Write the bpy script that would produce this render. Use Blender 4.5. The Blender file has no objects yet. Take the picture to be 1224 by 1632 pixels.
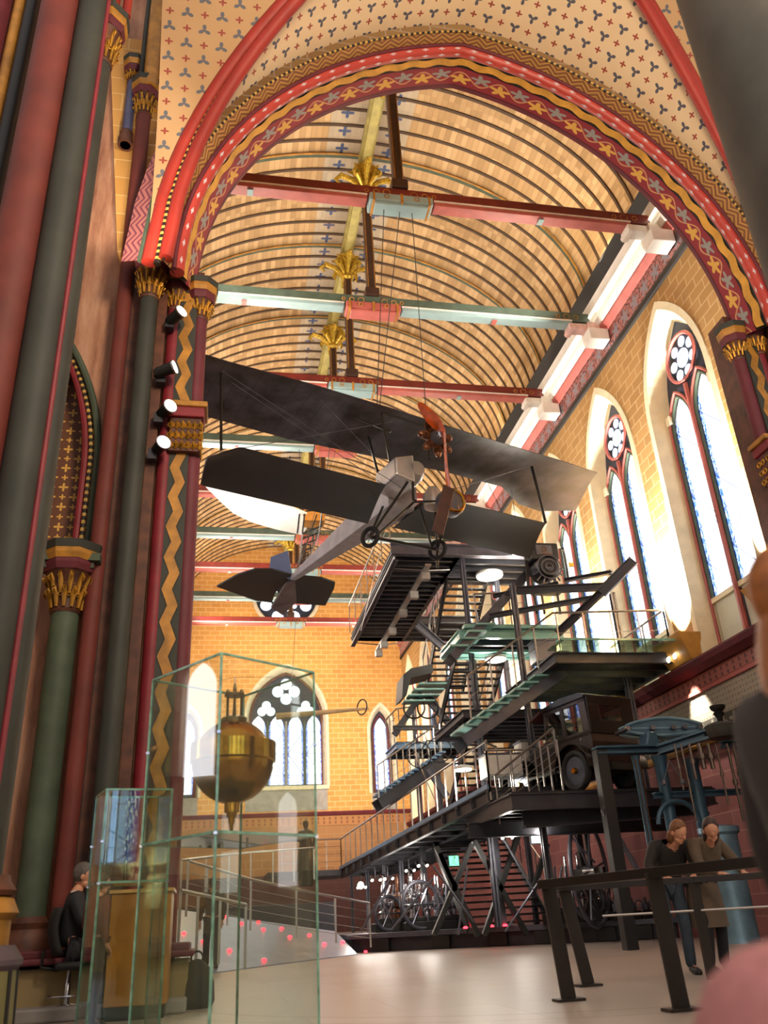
import bpy, bmesh, math, random
from math import sin, cos, pi, sqrt, atan2, radians
from mathutils import Vector, Matrix
from mathutils.geometry import tessellate_polygon
random.seed(7)
scene = bpy.context.scene
COL = scene.collection

# ------------------------------------------------------------------ camera
CAM_H = 0.65
YAW, PITCH, ROLL, FPX = 0.20728961, 0.45324642, -0.05734628, 1350.0
_f = Vector((sin(YAW) * cos(PITCH), cos(YAW) * cos(PITCH), sin(PITCH)))
_r0 = Vector((cos(YAW), -sin(YAW), 0)); _u0 = _r0.cross(_f)
_r = _r0 * cos(ROLL) + _u0 * sin(ROLL); _u = _u0 * cos(ROLL) - _r0 * sin(ROLL)
CAM = Vector((0, 0, CAM_H))
cam_data = bpy.data.cameras.new('camera'); cam = bpy.data.objects.new('camera', cam_data); COL.objects.link(cam)
cam.matrix_world = Matrix(((_r.x, _u.x, -_f.x, 0), (_r.y, _u.y, -_f.y, 0), (_r.z, _u.z, -_f.z, CAM_H), (0, 0, 0, 1)))
cam_data.sensor_fit = 'VERTICAL'; cam_data.sensor_height = 32.0; cam_data.lens = FPX / 1632.0 * 32.0
cam_data.clip_start = 0.05; cam_data.clip_end = 300
cam_data.dof.use_dof = True; cam_data.dof.focus_distance = 13.0; cam_data.dof.aperture_fstop = 1.6
scene.camera = cam
scene.cycles.transparent_max_bounces = 24

# ------------------------------------------------------------------ world, exposure, large lights
vs = scene.view_settings
vs.view_transform = 'Standard'; vs.look = 'None'; vs.exposure = 0.45; vs.gamma = 1.0; vs.use_curve_mapping = False
world = bpy.data.worlds.new('world'); scene.world = world; world.use_nodes = True
wbg = world.node_tree.nodes['Background']; wbg.inputs[0].default_value = (0.80, 0.74, 0.72, 1); wbg.inputs[1].default_value = 0.7

def light(name, kind, loc, target, power, color, size=0.2, size_y=None, spot=60, blend=0.5):
    d = bpy.data.lights.new(name, kind); d.energy = power; d.color = color
    if kind == 'AREA':
        d.shape = 'RECTANGLE' if size_y else 'SQUARE'; d.size = size
        if size_y: d.size_y = size_y
    else:
        d.shadow_soft_size = size
    if kind == 'SPOT': d.spot_size = radians(spot); d.spot_blend = blend
    o = bpy.data.objects.new(name, d); COL.objects.link(o); o.location = loc
    o.rotation_euler = (Vector(target) - Vector(loc)).to_track_quat('-Z', 'Y').to_euler()
    return o

XC, XR, XL, YE = 4.05, 11.24, -3.14, 50.8          # nave centre line, right wall, left wall, end wall
YA = 10.5                                            # inner plane of the chancel arch
WARM = (1.0, 0.88, 0.72); DAY = (0.80, 0.90, 1.0)
# uplights that lie on both cornices and wash the timber vault
for k, yy in enumerate((17.5, 27.5, 37.5, 46.5)):
    light('cornice_uplight', 'AREA', (XR - 0.75, yy, 17.75), (XC + 1.0, yy, 23.0), 520, WARM, 0.25, 9.0)
    light('cornice_uplight', 'AREA', (XL + 0.75, yy, 17.75), (XC - 1.0, yy, 23.0), 520, WARM, 0.25, 9.0)
# fill lights added to brighten the end wall, without fixtures
light('end_wall_fill', 'SPOT', (1.0, 40.0, 9.5), (3.0, 50.8, 11.0), 3000, (1.0, 0.86, 0.66), 0.3, spot=120, blend=0.9)
light('end_wall_fill', 'SPOT', (8.6, 42.0, 9.5), (8.0, 50.8, 10.0), 2400, (1.0, 0.86, 0.66), 0.3, spot=120, blend=0.9)
# ceiling lamps of the choir, behind and above the camera
light('choir_lamp', 'AREA', (2.5, 1.0, 9.0), (4.0, 12.0, 13.0), 620, (1.0, 0.78, 0.55), 2.0)
light('choir_lamp', 'AREA', (3.5, -2.0, 8.0), (2.5, 9.0, 0.5), 230, (1.0, 0.84, 0.68), 2.0)
# lamp glow of the nave interior between the tie beams
for yy in (22.0, 33.0, 43.0):
    light('nave_lamp', 'POINT', (XC - 3.0, yy, 13.5), (XC, yy, 0), 700, (1.0, 0.86, 0.70), 0.8)

# ------------------------------------------------------------------ helpers
def at(px, py, y):
    d = _f + _r * ((px - 612) / FPX) - _u * ((py - 816) / FPX)
    return CAM + d * (y / d.y)
def atz(px, py, z):
    d = _f + _r * ((px - 612) / FPX) - _u * ((py - 816) / FPX)
    return CAM + d * ((z - CAM_H) / d.z)
def atx(px, py, x):
    d = _f + _r * ((px - 612) / FPX) - _u * ((py - 816) / FPX)
    return CAM + d * (x / d.x)
def V(*a): return Vector(a if len(a) > 1 else a[0])
def lerp(a, b, t): return a + (b - a) * t

def origin_of(o):
    p = Vector((0, 0, 0))
    while o is not None:
        p += Vector(o.location); o = o.parent
    return p

class MB:
    def __init__(s): s.v = []; s.f = []; s.m = []; s.uv = []; s.has = False
    def add(s, vs_, fs, mi=0, uvs=None):
        n = len(s.v); s.v += [Vector(p) for p in vs_]
        for i, f in enumerate(fs):
            s.f.append([n + k for k in f]); s.m.append(mi)
            if uvs is not None: s.uv.append([uvs[k] for k in f]); s.has = True
            else: s.uv.append([(0, 0)] * len(f))
        return s
    def hexa(s, p, mi=0):      # p: four low corners then four high corners
        return s.add(p, [(0, 3, 2, 1), (4, 5, 6, 7), (0, 1, 5, 4), (1, 2, 6, 5), (2, 3, 7, 6), (3, 0, 4, 7)], mi)
    def box(s, c, d, rz=0.0, mi=0):
        c = Vector(c); hx, hy, hz = d[0] / 2, d[1] / 2, d[2] / 2; ca, sa = cos(rz), sin(rz)
        q = []
        for z in (-hz, hz):
            for x, y in ((-hx, -hy), (hx, -hy), (hx, hy), (-hx, hy)):
                q.append(c + Vector((x * ca - y * sa, x * sa + y * ca, z)))
        return s.hexa(q, mi)
    def bar(s, a, b, w, h, mi=0, up=(0, 0, 1)):
        a = Vector(a); b = Vector(b); d = (b - a).normalized(); up = Vector(up)
        if abs(d.dot(up)) > 0.98: up = Vector((0, 1, 0))
        x = d.cross(up).normalized() * (w / 2); y = x.cross(d).normalized() * (h / 2)
        return s.hexa([a - x - y, a + x - y, b + x - y, b - x - y, a - x + y, a + x + y, b + x + y, b - x + y], mi)
    def ibeam(s, a, b, w, h, t=0.03, mi=0, up=(0, 0, 1)):
        a = Vector(a); b = Vector(b); d = (b - a).normalized(); up = Vector(up)
        if abs(d.dot(up)) > 0.98: up = Vector((0, 1, 0))
        x = d.cross(up).normalized(); y = x.cross(d).normalized()
        s.bar(a, b, t, h, mi, up)
        for k in (-1, 1): s.bar(a + y * (k * (h - t) / 2), b + y * (k * (h - t) / 2), w, t, mi, up)
        return s
    def tube(s, pts, r, n=8, closed=False, mi=0, caps=True):
        pts = [Vector(p) for p in pts]; N = len(pts); rr = r if isinstance(r, (list, tuple)) else [r] * N
        base = len(s.v); prev = None; L = 0.0
        for i, p in enumerate(pts):
            if closed: t = pts[(i + 1) % N] - pts[i - 1]
            else: t = pts[min(i + 1, N - 1)] - pts[max(i - 1, 0)]
            t = t.normalized() if t.length > 1e-9 else Vector((0, 0, 1))
            if prev is None:
                a = Vector((0, 0, 1)) if abs(t.z) < 0.9 else Vector((1, 0, 0))
                x = t.cross(a).normalized()
            else:
                x = (prev - t * prev.dot(t)).normalized()
            prev = x; y = t.cross(x)
            for k in range(n):
                an = 2 * pi * k / n
                s.v.append(p + (x * cos(an) + y * sin(an)) * rr[i])
        Ls = [0.0]
        for i in range(1, N + 1): Ls.append(Ls[-1] + (pts[i % N] - pts[i - 1]).length)
        for i in range(N if closed else N - 1):
            j = (i + 1) % N
            for k in range(n):
                k2 = (k + 1) % n
                s.f.append([base + i * n + k, base + i * n + k2, base + j * n + k2, base + j * n + k]); s.m.append(mi)
                s.uv.append([(Ls[i], k / n), (Ls[i], (k + 1) / n), (Ls[i + 1], (k + 1) / n), (Ls[i + 1], k / n)])
        s.has = True
        if caps and not closed:
            s.f.append([base + k for k in range(n)][::-1]); s.m.append(mi); s.uv.append([(0, 0)] * n)
            s.f.append([base + (N - 1) * n + k for k in range(n)]); s.m.append(mi); s.uv.append([(0, 0)] * n)
        return s
    def lathe(s, prof, c, n=16, axis='z', mi=0, a0=0.0):
        c = Vector(c); P_ = []
        for r, z in prof:
            for k in range(n):
                an = a0 + 2 * pi * k / n; q = (r * cos(an), r * sin(an), z)
                if axis == 'x': q = (q[2], q[0], q[1])
                elif axis == 'y': q = (q[0], -q[2], q[1])
                elif isinstance(axis, Matrix): q = axis @ Vector(q)
                P_.append(c + Vector(q))
        F_ = []
        for i in range(len(prof) - 1):
            for k in range(n):
                k2 = (k + 1) % n; F_.append((i * n + k, i * n + k2, (i + 1) * n + k2, (i + 1) * n + k))
        F_.append(tuple(range(n))[::-1]); F_.append(tuple((len(prof) - 1) * n + k for k in range(n)))
        return s.add(P_, F_, mi)
    def ring(s, c, R, r, normal=(0, 0, 1), n=24, m=8, mi=0, a0=0, a1=2 * pi):
        q = Vector(normal).normalized().to_track_quat('Z', 'Y'); closed = abs(a1 - a0 - 2 * pi) < 1e-6
        cnt = n if closed else n + 1
        pts = [Vector(c) + q @ Vector((R * cos(a0 + (a1 - a0) * i / n), R * sin(a0 + (a1 - a0) * i / n), 0)) for i in range(cnt)]
        return s.tube(pts, r, m, closed, mi)
    def prism(s, poly, fn, d0, d1, mi=0, uv=None, mi_side=None):
        """poly: 2-D outline; fn(u, v, d) -> world point"""
        n = len(poly); tri = tessellate_polygon([[Vector((p[0], p[1], 0)) for p in poly]])
        for d, fl in ((d0, 0), (d1, 1)):
            s.add([fn(p[0], p[1], d) for p in poly], [tuple(t[::-1]) if fl else tuple(t) for t in tri], mi, [tuple(p) for p in poly])
        vv = [fn(p[0], p[1], d0) for p in poly] + [fn(p[0], p[1], d1) for p in poly]
        return s.add(vv, [(i, (i + 1) % n, n + (i + 1) % n, n + i) for i in range(n)], mi if mi_side is None else mi_side)
    def grid(s, fn, nu, nv, mi=0, uvfn=None):
        vv = []; uu = []
        for i in range(nu + 1):
            for j in range(nv + 1):
                vv.append(fn(i / nu, j / nv)); uu.append(uvfn(i / nu, j / nv) if uvfn else (i / nu, j / nv))
        w = nv + 1
        return s.add(vv, [(i * w + j, (i + 1) * w + j, (i + 1) * w + j + 1, i * w + j + 1) for i in range(nu) for j in range(nv)], mi, uu)
    def build(s, name, mats, parent=None, smooth=False, label=None, bevel=0.0, merge=False):
        me = bpy.data.meshes.new(name); off = origin_of(parent)
        me.from_pydata([p - off for p in s.v], [], s.f)
        mats = mats if isinstance(mats, (list, tuple)) else [mats]
        for m in mats: me.materials.append(m)
        for p, mi in zip(me.polygons, s.m): p.material_index = mi; p.use_smooth = smooth
        if s.has:
            ul = me.uv_layers.new(name='UVMap'); k = 0
            for loop in s.uv:
                for c in loop: ul.data[k].uv = c; k += 1
        me.update()
        bm = bmesh.new(); bm.from_mesh(me)
        if merge: bmesh.ops.remove_doubles(bm, verts=bm.verts, dist=1e-4)
        bmesh.ops.recalc_face_normals(bm, faces=bm.faces)
        bm.to_mesh(me); bm.free()
        if smooth:
            try: me.set_sharp_from_angle(angle=radians(40))
            except Exception: pass
        o = bpy.data.objects.new(name, me); COL.objects.link(o)
        if parent is not None: o.parent = parent
        if label: o['label'] = label
        if bevel:
            b = o.modifiers.new('bevel', 'BEVEL'); b.width = bevel; b.segments = 2; b.limit_method = 'ANGLE'
        return o

def tag(o, label=None, cat=None, group=None, kind=None):
    if label: o['label'] = label
    if cat: o['category'] = cat
    if group: o['group'] = group
    if kind: o['kind'] = kind
    return o
def thing(name, label, cat, loc, group=None):
    o = bpy.data.objects.new(name, None); COL.objects.link(o); o.location = loc; o.empty_display_size = 0.2
    return tag(o, label, cat, group)
def struct(o, label=None): return tag(o, label, kind='structure')
def copy_tree(o, parent=None):
    c = o.copy(); COL.objects.link(c); c.parent = parent
    for ch in list(o.children): copy_tree(ch, c)
    return c

# ------------------------------------------------------------------ materials
def lin(h):
    h = h.lstrip('#'); o = []
    for i in (0, 2, 4):
        c = int(h[i:i + 2], 16) / 255; o.append(c / 12.92 if c <= 0.04045 else ((c + 0.055) / 1.055) ** 2.4)
    return (*o, 1)
class NT:
    def __init__(s, name):
        s.mat = bpy.data.materials.new(name); s.mat.use_nodes = True; s.t = s.mat.node_tree; s.n = s.t.nodes; s.l = s.t.links
        s.b = s.n['Principled BSDF']; s.out = s.n['Material Output']
    def node(s, k, **kw):
        q = s.n.new(k)
        for a, b in kw.items(): setattr(q, a, b)
        return q
    def put(s, sock, v):
        if isinstance(v, bpy.types.NodeSocket): s.l.new(v, sock)
        else: sock.default_value = v
    def m(s, op, a, b=0.0, c=0.0):
        q = s.node('ShaderNodeMath', operation=op); s.put(q.inputs[0], a); s.put(q.inputs[1], b)
        if op in ('MULTIPLY_ADD', 'SMOOTH_MIN', 'WRAP', 'COMPARE'): s.put(q.inputs[2], c)
        return q.outputs[0]
    def mix(s, f, a, b):
        q = s.node('ShaderNodeMix', data_type='RGBA'); s.put(q.inputs[0], f); s.put(q.inputs[6], a); s.put(q.inputs[7], b); return q.outputs[2]
    def co(s, kind='Object'):
        return s.node('ShaderNodeTexCoord').outputs[kind]
    def pos(s): return s.node('ShaderNodeNewGeometry').outputs['Position']
    def xyz(s, v):
        q = s.node('ShaderNodeSeparateXYZ'); s.l.new(v, q.inputs[0]); return q.outputs
    def comb(s, x, y, z=0.0):
        q = s.node('ShaderNodeCombineXYZ'); s.put(q.inputs[0], x); s.put(q.inputs[1], y); s.put(q.inputs[2], z); return q.outputs[0]
    def noise(s, v, scale, detail=3, rough=0.55):
        q = s.node('ShaderNodeTexNoise'); s.l.new(v, q.inputs['Vector']); q.inputs['Scale'].default_value = scale; q.inputs['Detail'].default_value = detail
        q.inputs['Roughness'].default_value = rough; return q.outputs[0]
    def ramp(s, f, stops):
        q = s.node('ShaderNodeValToRGB'); s.put(q.inputs[0], f); e = q.color_ramp.elements
        while len(e) < len(stops): e.new(0.5)
        for i, (p, c) in enumerate(stops): e[i].position = p; e[i].color = c
        return q.outputs[0]
    def lt(s, a, b): return s.m('LESS_THAN', a, b)
    def gt(s, a, b): return s.m('GREATER_THAN', a, b)
    def inside(s, v, a, b): return s.m('MULTIPLY', s.gt(v, a), s.lt(v, b))
    def bump(s, h, strength=0.3, dist=0.02):
        q = s.node('ShaderNodeBump'); q.inputs['Strength'].default_value = strength; q.inputs['Distance'].default_value = dist
        s.l.new(h, q.inputs['Height']); s.l.new(q.outputs[0], s.b.inputs['Normal'])
    def base(s, c, rough=0.6, metal=0.0):
        s.put(s.b.inputs['Base Color'], c); s.put(s.b.inputs['Roughness'], rough); s.b.inputs['Metallic'].default_value = metal; return s.mat
    def petals(s, u, v, cx, cy, n, ph, r0, r1):
        du = s.m('SUBTRACT', u, cx); dv = s.m('SUBTRACT', v, cy)
        r = s.m('SQRT', s.m('ADD', s.m('MULTIPLY', du, du), s.m('MULTIPLY', dv, dv))); th = s.m('ARCTAN2', du, dv)
        lim = s.m('MULTIPLY_ADD', s.m('COSINE', s.m('MULTIPLY_ADD', th, float(n), ph)), r1, r0)
        return s.lt(r, lim)

_cache = {}
def paint(name, hexa, rough=0.55, metal=0.0, var=0.12, scale=3.0, spec=None, bump=0.0):
    """plain painted or metal surface with a little wear"""
    if name in _cache: return _cache[name]
    t = NT(name); c = lin(hexa); n = t.noise(t.pos(), scale, 4)
    d = tuple(max(0, x * (1 - 2.2 * var)) for x in c[:3]) + (1,); l = tuple(min(1, x * (1 + 1.4 * var)) for x in c[:3]) + (1,)
    t.base(t.ramp(n, [(0.3, d), (0.7, l)]), rough, metal)
    if bump: t.bump(t.noise(t.pos(), scale * 8, 3), bump, 0.01)
    if spec is not None: t.b.inputs['Specular IOR Level'].default_value = spec
    _cache[name] = t.mat; return t.mat
def emit(name, hexa, strength):
    if name in _cache: return _cache[name]
    t = NT(name); t.b.inputs['Base Color'].default_value = (0, 0, 0, 1); t.b.inputs['Emission Color'].default_value = lin(hexa)
    t.b.inputs['Emission Strength'].default_value = strength; _cache[name] = t.mat; return t.mat

def ashlar(name, c1, c2, mortar, bw, bh, axis, msize=0.02, rough=0.8, var=0.5):
    """dressed stone courses; axis 'x' = wall across the nave, 'y' = wall along it"""
    t = NT(name); p = t.xyz(t.pos()); u = p[0] if axis == 'x' else p[1]
    vec = t.comb(u, p[2]); q = t.node('ShaderNodeTexBrick'); t.l.new(vec, q.inputs['Vector'])
    q.inputs['Color1'].default_value = lin(c1); q.inputs['Color2'].default_value = lin(c2); q.inputs['Mortar'].default_value = lin(mortar)
    q.inputs['Scale'].default_value = 1.0; q.inputs['Brick Width'].default_value = bw; q.inputs['Row Height'].default_value = bh
    q.inputs['Mortar Size'].default_value = msize; q.inputs['Mortar Smooth'].default_value = 0.3; q.inputs['Bias'].default_value = 0.0
    n = t.noise(t.pos(), 1.6, 5); c = t.mix(t.m('MULTIPLY', n, var), q.outputs['Color'], lin(c2))
    t.base(c, rough); t.bump(q.outputs['Fac'], -0.15, 0.02); return t.mat

M = {}
M['brick_end'] = ashlar('ashlar_yellow', '#c8944c', '#b88240', '#dcb888', 0.62, 0.30, 'x')
M['brick_right'] = ashlar('ashlar_ochre', '#b88e54', '#a37a44', '#d8bc8c', 0.62, 0.30, 'y', 0.016)
M['brick_low'] = ashlar('ashlar_pink', '#8e5450', '#7c4644', '#a47068', 0.9, 0.42, 'y', 0.014)
M['brick_low_end'] = ashlar('ashlar_pink_end', '#9c7048', '#8c623c', '#b08c60', 0.9, 0.42, 'x', 0.014)
M['stone'] = paint('pale_stone', '#cbbfa6', 0.75, var=0.08, bump=0.1)
M['cream'] = paint('cream_stone', '#e9dcb8', 0.7, var=0.05)
M['grey_stone'] = paint('grey_stone', '#8f8a86', 0.8, var=0.1, bump=0.1)
M['wine'] = paint('wine_red_paint', '#62202a', 0.65, var=0.12)
M['crimson'] = paint('crimson_paint', '#7c1c26', 0.6, var=0.12)
M['brick_red'] = paint('brick_red_paint', '#6a2a20', 0.68, var=0.15, scale=1.6)
M['vermilion'] = paint('vermilion_paint', '#98281a', 0.55, var=0.08)
M['dark_green'] = paint('dark_green_paint', '#32332b', 0.66, var=0.14, scale=1.5)
M['mid_green'] = paint('grey_green_paint', '#465240', 0.66, var=0.12)
M['gold'] = paint('gilt_ornament', '#c58f30', 0.38, 0.55, var=0.25, scale=9, bump=0.3)
M['gold_paint'] = paint('ochre_gold_paint', '#b07a2a', 0.5, 0.1, var=0.2, scale=4)
M['black_line'] = paint('black_line_paint', '#1c1714', 0.6)
M['brown_panel'] = paint('brown_panel', '#5b3220', 0.6, var=0.25, scale=5)
M['steel'] = paint('dark_painted_steel', '#37363c', 0.45, 0.35, var=0.12)
M['steel_light'] = paint('grey_painted_steel', '#5a5a64', 0.45, 0.4, var=0.12)
M['chrome'] = paint('polished_steel', '#b8b8be', 0.22, 0.95, var=0.05)
M['rail'] = paint('stainless_rail', '#a9a29c', 0.3, 0.85, var=0.05)
M['brass'] = paint('polished_brass', '#b07a26', 0.22, 1.0, var=0.12, scale=5)
M['blue_iron'] = paint('blue_green_cast_iron', '#2e4f62', 0.45, 0.2, var=0.15)
M['blue_light'] = paint('light_blue_iron', '#6d8fa2', 0.4, 0.3, var=0.12)
M['black'] = paint('black_paint', '#14120f', 0.5, var=0.15)
M['rubber'] = paint('black_rubber', '#1b1b1c', 0.75)
M['pink'] = paint('salmon_paint', '#b05c54', 0.5, var=0.08)
M['red_beam'] = paint('dark_red_beam_paint', '#6f241e', 0.5, var=0.12)
M['green_beam'] = paint('grey_green_beam_paint', '#4a5a50', 0.5, var=0.12)
M['pale_blue'] = paint('pale_blue_paint', '#8ca6a8', 0.5, var=0.05)
M['white'] = paint('white_paint', '#e6e2da', 0.5, var=0.04)
M['tread'] = paint('sea_green_glass_tread', '#86b4ac', 0.2, 0.0, var=0.08)
M['blue_tread'] = paint('blue_grey_tread', '#6c90b0', 0.3, 0.1, var=0.1)
M['wood'] = paint('orange_brown_wood', '#b0762c', 0.4, var=0.12, scale=4)
M['prop_wood'] = paint('varnished_propeller_wood', '#a8440e', 0.25, var=0.18, scale=6)
M['fabric_dark'] = paint('dark_doped_fabric', '#1a1210', 0.6, var=0.2, scale=2)
M['aluminium'] = paint('dull_aluminium_skin', '#3f3d40', 0.38, 0.6, var=0.22, scale=1.2)
M['bright_alu'] = paint('bright_aluminium_sheet', '#b9b4ae', 0.35, 0.6, var=0.1)
M['copper'] = paint('rusty_copper_engine', '#7a5038', 0.4, 0.7, var=0.3, scale=12)
M['lamp_white'] = emit('lamp_white', '#fff6e0', 6.0)
M['tube_white'] = emit('cornice_tube_light', '#fff4d8', 3.0)
M['red_light'] = emit('red_floor_light', '#ff2430', 9.0)
M['green_light'] = emit('green_exit_sign', '#7dffb0', 1.6)

def m_planks():
    t = NT('vault_planks'); uv = t.xyz(t.co('UV')); s, y = uv[0], uv[1]
    wn = t.node('ShaderNodeTexWhiteNoise', noise_dimensions='2D')
    t.l.new(t.comb(t.m('FLOOR', t.m('MULTIPLY', s, 5.5)), t.m('FLOOR', t.m('MULTIPLY', y, 1.5))), wn.inputs['Vector'])
    c = t.ramp(wn.outputs[0], [(0.0, lin('#a48254')), (0.5, lin('#b89464')), (1.0, lin('#caa87a'))])
    line = t.lt(t.m('FRACT', t.m('MULTIPLY', s, 5.5)), 0.10)
    c = t.mix(t.m('MULTIPLY', line, 0.45), c, lin('#7c5a2c'))
    # blue crosses on a grey band either side of the ridge
    a = t.m('ABSOLUTE', s); band = t.lt(a, 1.25); c = t.mix(t.m('MULTIPLY', band, 0.55), c, lin('#a9a79c'))
    fy = t.m('SUBTRACT', t.m('FRACT', t.m('MULTIPLY', y, 1.5)), 0.5); fs = t.m('DIVIDE', t.m('SUBTRACT', a, 0.75), 0.7)
    pet = t.petals(fy, fs, 0.0, 0.0, 4, 0.0, 0.20, 0.10)
    c = t.mix(t.m('MULTIPLY', pet, band), c, lin('#3c4c72'))
    n = t.noise(t.pos(), 0.5, 4); c = t.mix(t.m('MULTIPLY', t.gt(n, 0.56), 0.12), c, lin('#8a6034'))
    return t.base(c, 0.55)
M['planks'] = m_planks()

def m_lattice(name, bg, c_fl, c_ro, scale, rough=0.7, bg2=None, dots=True, mottle=0.25, fl=(3, 0.19, 0.13), ro=(4, 0.10, 0.05)):
    """painted field with alternating fleurons and rosettes (UV in metres)"""
    t = NT(name); uv = t.xyz(t.co('UV')); u = t.m('MULTIPLY', uv[0], scale); v = t.m('MULTIPLY', uv[1], scale)
    fu = t.m('FRACT', u); fv = t.m('FRACT', v)
    a = t.petals(fu, fv, 0.25, 0.28, fl[0], 0.0, fl[1] * 0.6, fl[2] * 0.6); a2 = t.petals(fu, fv, 0.75, 0.78, fl[0], 0.0, fl[1] * 0.6, fl[2] * 0.6)
    b = t.petals(fu, fv, 0.75, 0.28, ro[0], 0.0, ro[1] * 0.8, ro[2] * 0.8); b2 = t.petals(fu, fv, 0.25, 0.78, ro[0], 0.0, ro[1] * 0.8, ro[2] * 0.8)
    n = t.noise(t.pos(), 1.3, 4); c = t.mix(t.m('MULTIPLY', n, mottle * 2), lin(bg), lin(bg2 or bg))
    c = t.mix(t.m('MAXIMUM', a, a2), c, lin(c_fl)); c = t.mix(t.m('MAXIMUM', b, b2), c, lin(c_ro))
    return t.base(c, rough)
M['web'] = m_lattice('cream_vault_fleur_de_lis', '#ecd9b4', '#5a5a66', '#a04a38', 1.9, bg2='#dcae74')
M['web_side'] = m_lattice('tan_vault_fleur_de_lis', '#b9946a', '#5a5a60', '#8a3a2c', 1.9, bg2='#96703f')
M['diaper'] = m_lattice('grey_diaper_painting', '#a69a88', '#6a6660', '#8a5a4c', 4.2, bg2='#8e8472', fl=(4, 0.17, 0.14))
M['gold_diaper'] = m_lattice('gold_quatrefoil_panel', '#6a3c1c', '#d8a648', '#d8a648', 3.2, bg2='#4c2614', fl=(4, 0.22, 0.14), ro=(4, 0.12, 0.06), rough=0.5)

def m_vine():
    t = NT('wine_band_with_vine'); uv = t.xyz(t.co('UV')); u, v = uv[0], uv[1]     # u metres along, v 0..1 across
    f = t.m('FRACT', t.m('MULTIPLY', u, 1.25)); w = t.m('MULTIPLY_ADD', t.m('SINE', t.m('MULTIPLY', u, 2 * pi * 1.25)), 0.24, 0.5)
    stem = t.lt(t.m('ABSOLUTE', t.m('SUBTRACT', v, w)), 0.035)
    a = t.petals(f, v, 0.25, 0.40, 5, 0.0, 0.19, 0.08); b = t.petals(f, v, 0.75, 0.60, 5, 1.0, 0.18, 0.08)
    c = t.mix(stem, lin('#862a33'), lin('#c08a60')); c = t.mix(a, c, lin('#cfa04a')); c = t.mix(b, c, lin('#8c8a84'))
    edge = t.m('MAXIMUM', t.lt(v, 0.05), t.gt(v, 0.95)); return t.base(t.mix(edge, c, lin('#4c141a')), 0.55)
M['vine'] = m_vine()
def m_dots():
    t = NT('red_roll_with_dots'); uv = t.xyz(t.co('UV')); f = t.m('FRACT', t.m('MULTIPLY', uv[0], 3.0)); v = t.m('FRACT', t.m('MULTIPLY', uv[1], 6.0))
    a = t.petals(f, v, 0.5, 0.5, 4, 0.0, 0.17, 0.04); n = t.noise(t.pos(), 3, 3)
    c = t.mix(n, lin('#a43026'), lin('#bb4436')); return t.base(t.mix(a, c, lin('#c3b4b8')), 0.45)
M['dots'] = m_dots()
def m_zigzag(name, a, b, per=3.0):
    t = NT(name); uv = t.xyz(t.co('UV')); tri = t.m('PINGPONG', t.m('MULTIPLY', uv[0], per), 0.5)
    k = t.m('FRACT', t.m('MULTIPLY', t.m('MULTIPLY_ADD', tri, 0.9, uv[1]), 3.0)); return t.base(t.mix(t.gt(k, 0.6), lin(a), lin(b)), 0.6)
M['zigzag'] = m_zigzag('brown_zigzag_band', '#7c5030', '#b88a48')
M['zigzag_red'] = m_zigzag('lilac_red_zigzag_band', '#a06058', '#6a3040')
def m_beads():
    t = NT('black_and_gold_beading'); uv = t.xyz(t.co('UV')); f = t.m('FRACT', t.m('MULTIPLY', uv[0], 9.0))
    return t.base(t.mix(t.gt(f, 0.55), lin('#231a12'), lin('#c9a050')), 0.5)
M['beads'] = m_beads()
def m_scroll():
    t = NT('scroll_frieze'); uv = t.xyz(t.co('UV')); u, v = uv[0], uv[1]
    f = t.m('FRACT', t.m('MULTIPLY', u, 1.6)); a = t.petals(f, v, 0.5, 0.5, 5, 0.0, 0.26, 0.12); n = t.noise(t.co('UV'), 9, 4)
    c = t.mix(t.gt(n, 0.52), lin('#b0706a'), lin('#5c3a3c')); c = t.mix(a, c, lin('#8a8690')); return t.base(t.mix(t.lt(v, 0.12), c, lin('#3c2a22')), 0.6)
M['scroll'] = m_scroll()
def m_letters():
    t = NT('letter_frieze'); uv = t.xyz(t.co('UV')); u, v = uv[0], uv[1]
    f = t.m('FRACT', t.m('MULTIPLY', u, 4.0)); a = t.petals(f, v, 0.5, 0.5, 2, 0.0, 0.24, 0.12); b = t.petals(f, v, 0.5, 0.5, 3, 0.6, 0.12, 0.04)
    k = t.m('SUBTRACT', a, b); c = t.mix(k, lin('#9c5a4e'), lin('#5c3036')); e = t.m('MAXIMUM', t.lt(v, 0.14), t.gt(v, 0.86))
    return t.base(t.mix(e, c, lin('#8a4034')), 0.6)
M['letters'] = m_letters()
def m_letters_end():
    t = NT('brown_letter_frieze'); uv = t.xyz(t.co('UV')); u, v = uv[0], uv[1]; f = t.m('FRACT', t.m('MULTIPLY', u, 3.0))
    a = t.petals(f, v, 0.5, 0.5, 2, 0.0, 0.22, 0.12); b = t.petals(f, v, 0.5, 0.5, 3, 0.6, 0.10, 0.04); k = t.m('SUBTRACT', a, b)
    return t.base(t.mix(k, lin('#9c6a3c'), lin('#6c3c28')), 0.7)
M['letters_end'] = m_letters_end()
def m_chevron_frieze():
    t = NT('dark_leaf_frieze'); uv = t.xyz(t.co('UV')); u, v = uv[0], uv[1]
    f = t.m('FRACT', t.m('MULTIPLY', u, 2.2)); a = t.petals(f, v, 0.5, 0.5, 4, 0.8, 0.3, 0.14)
    return t.base(t.mix(a, lin('#4c463e'), lin('#8f8678')), 0.7)
M['leaf_frieze'] = m_chevron_frieze()
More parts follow.
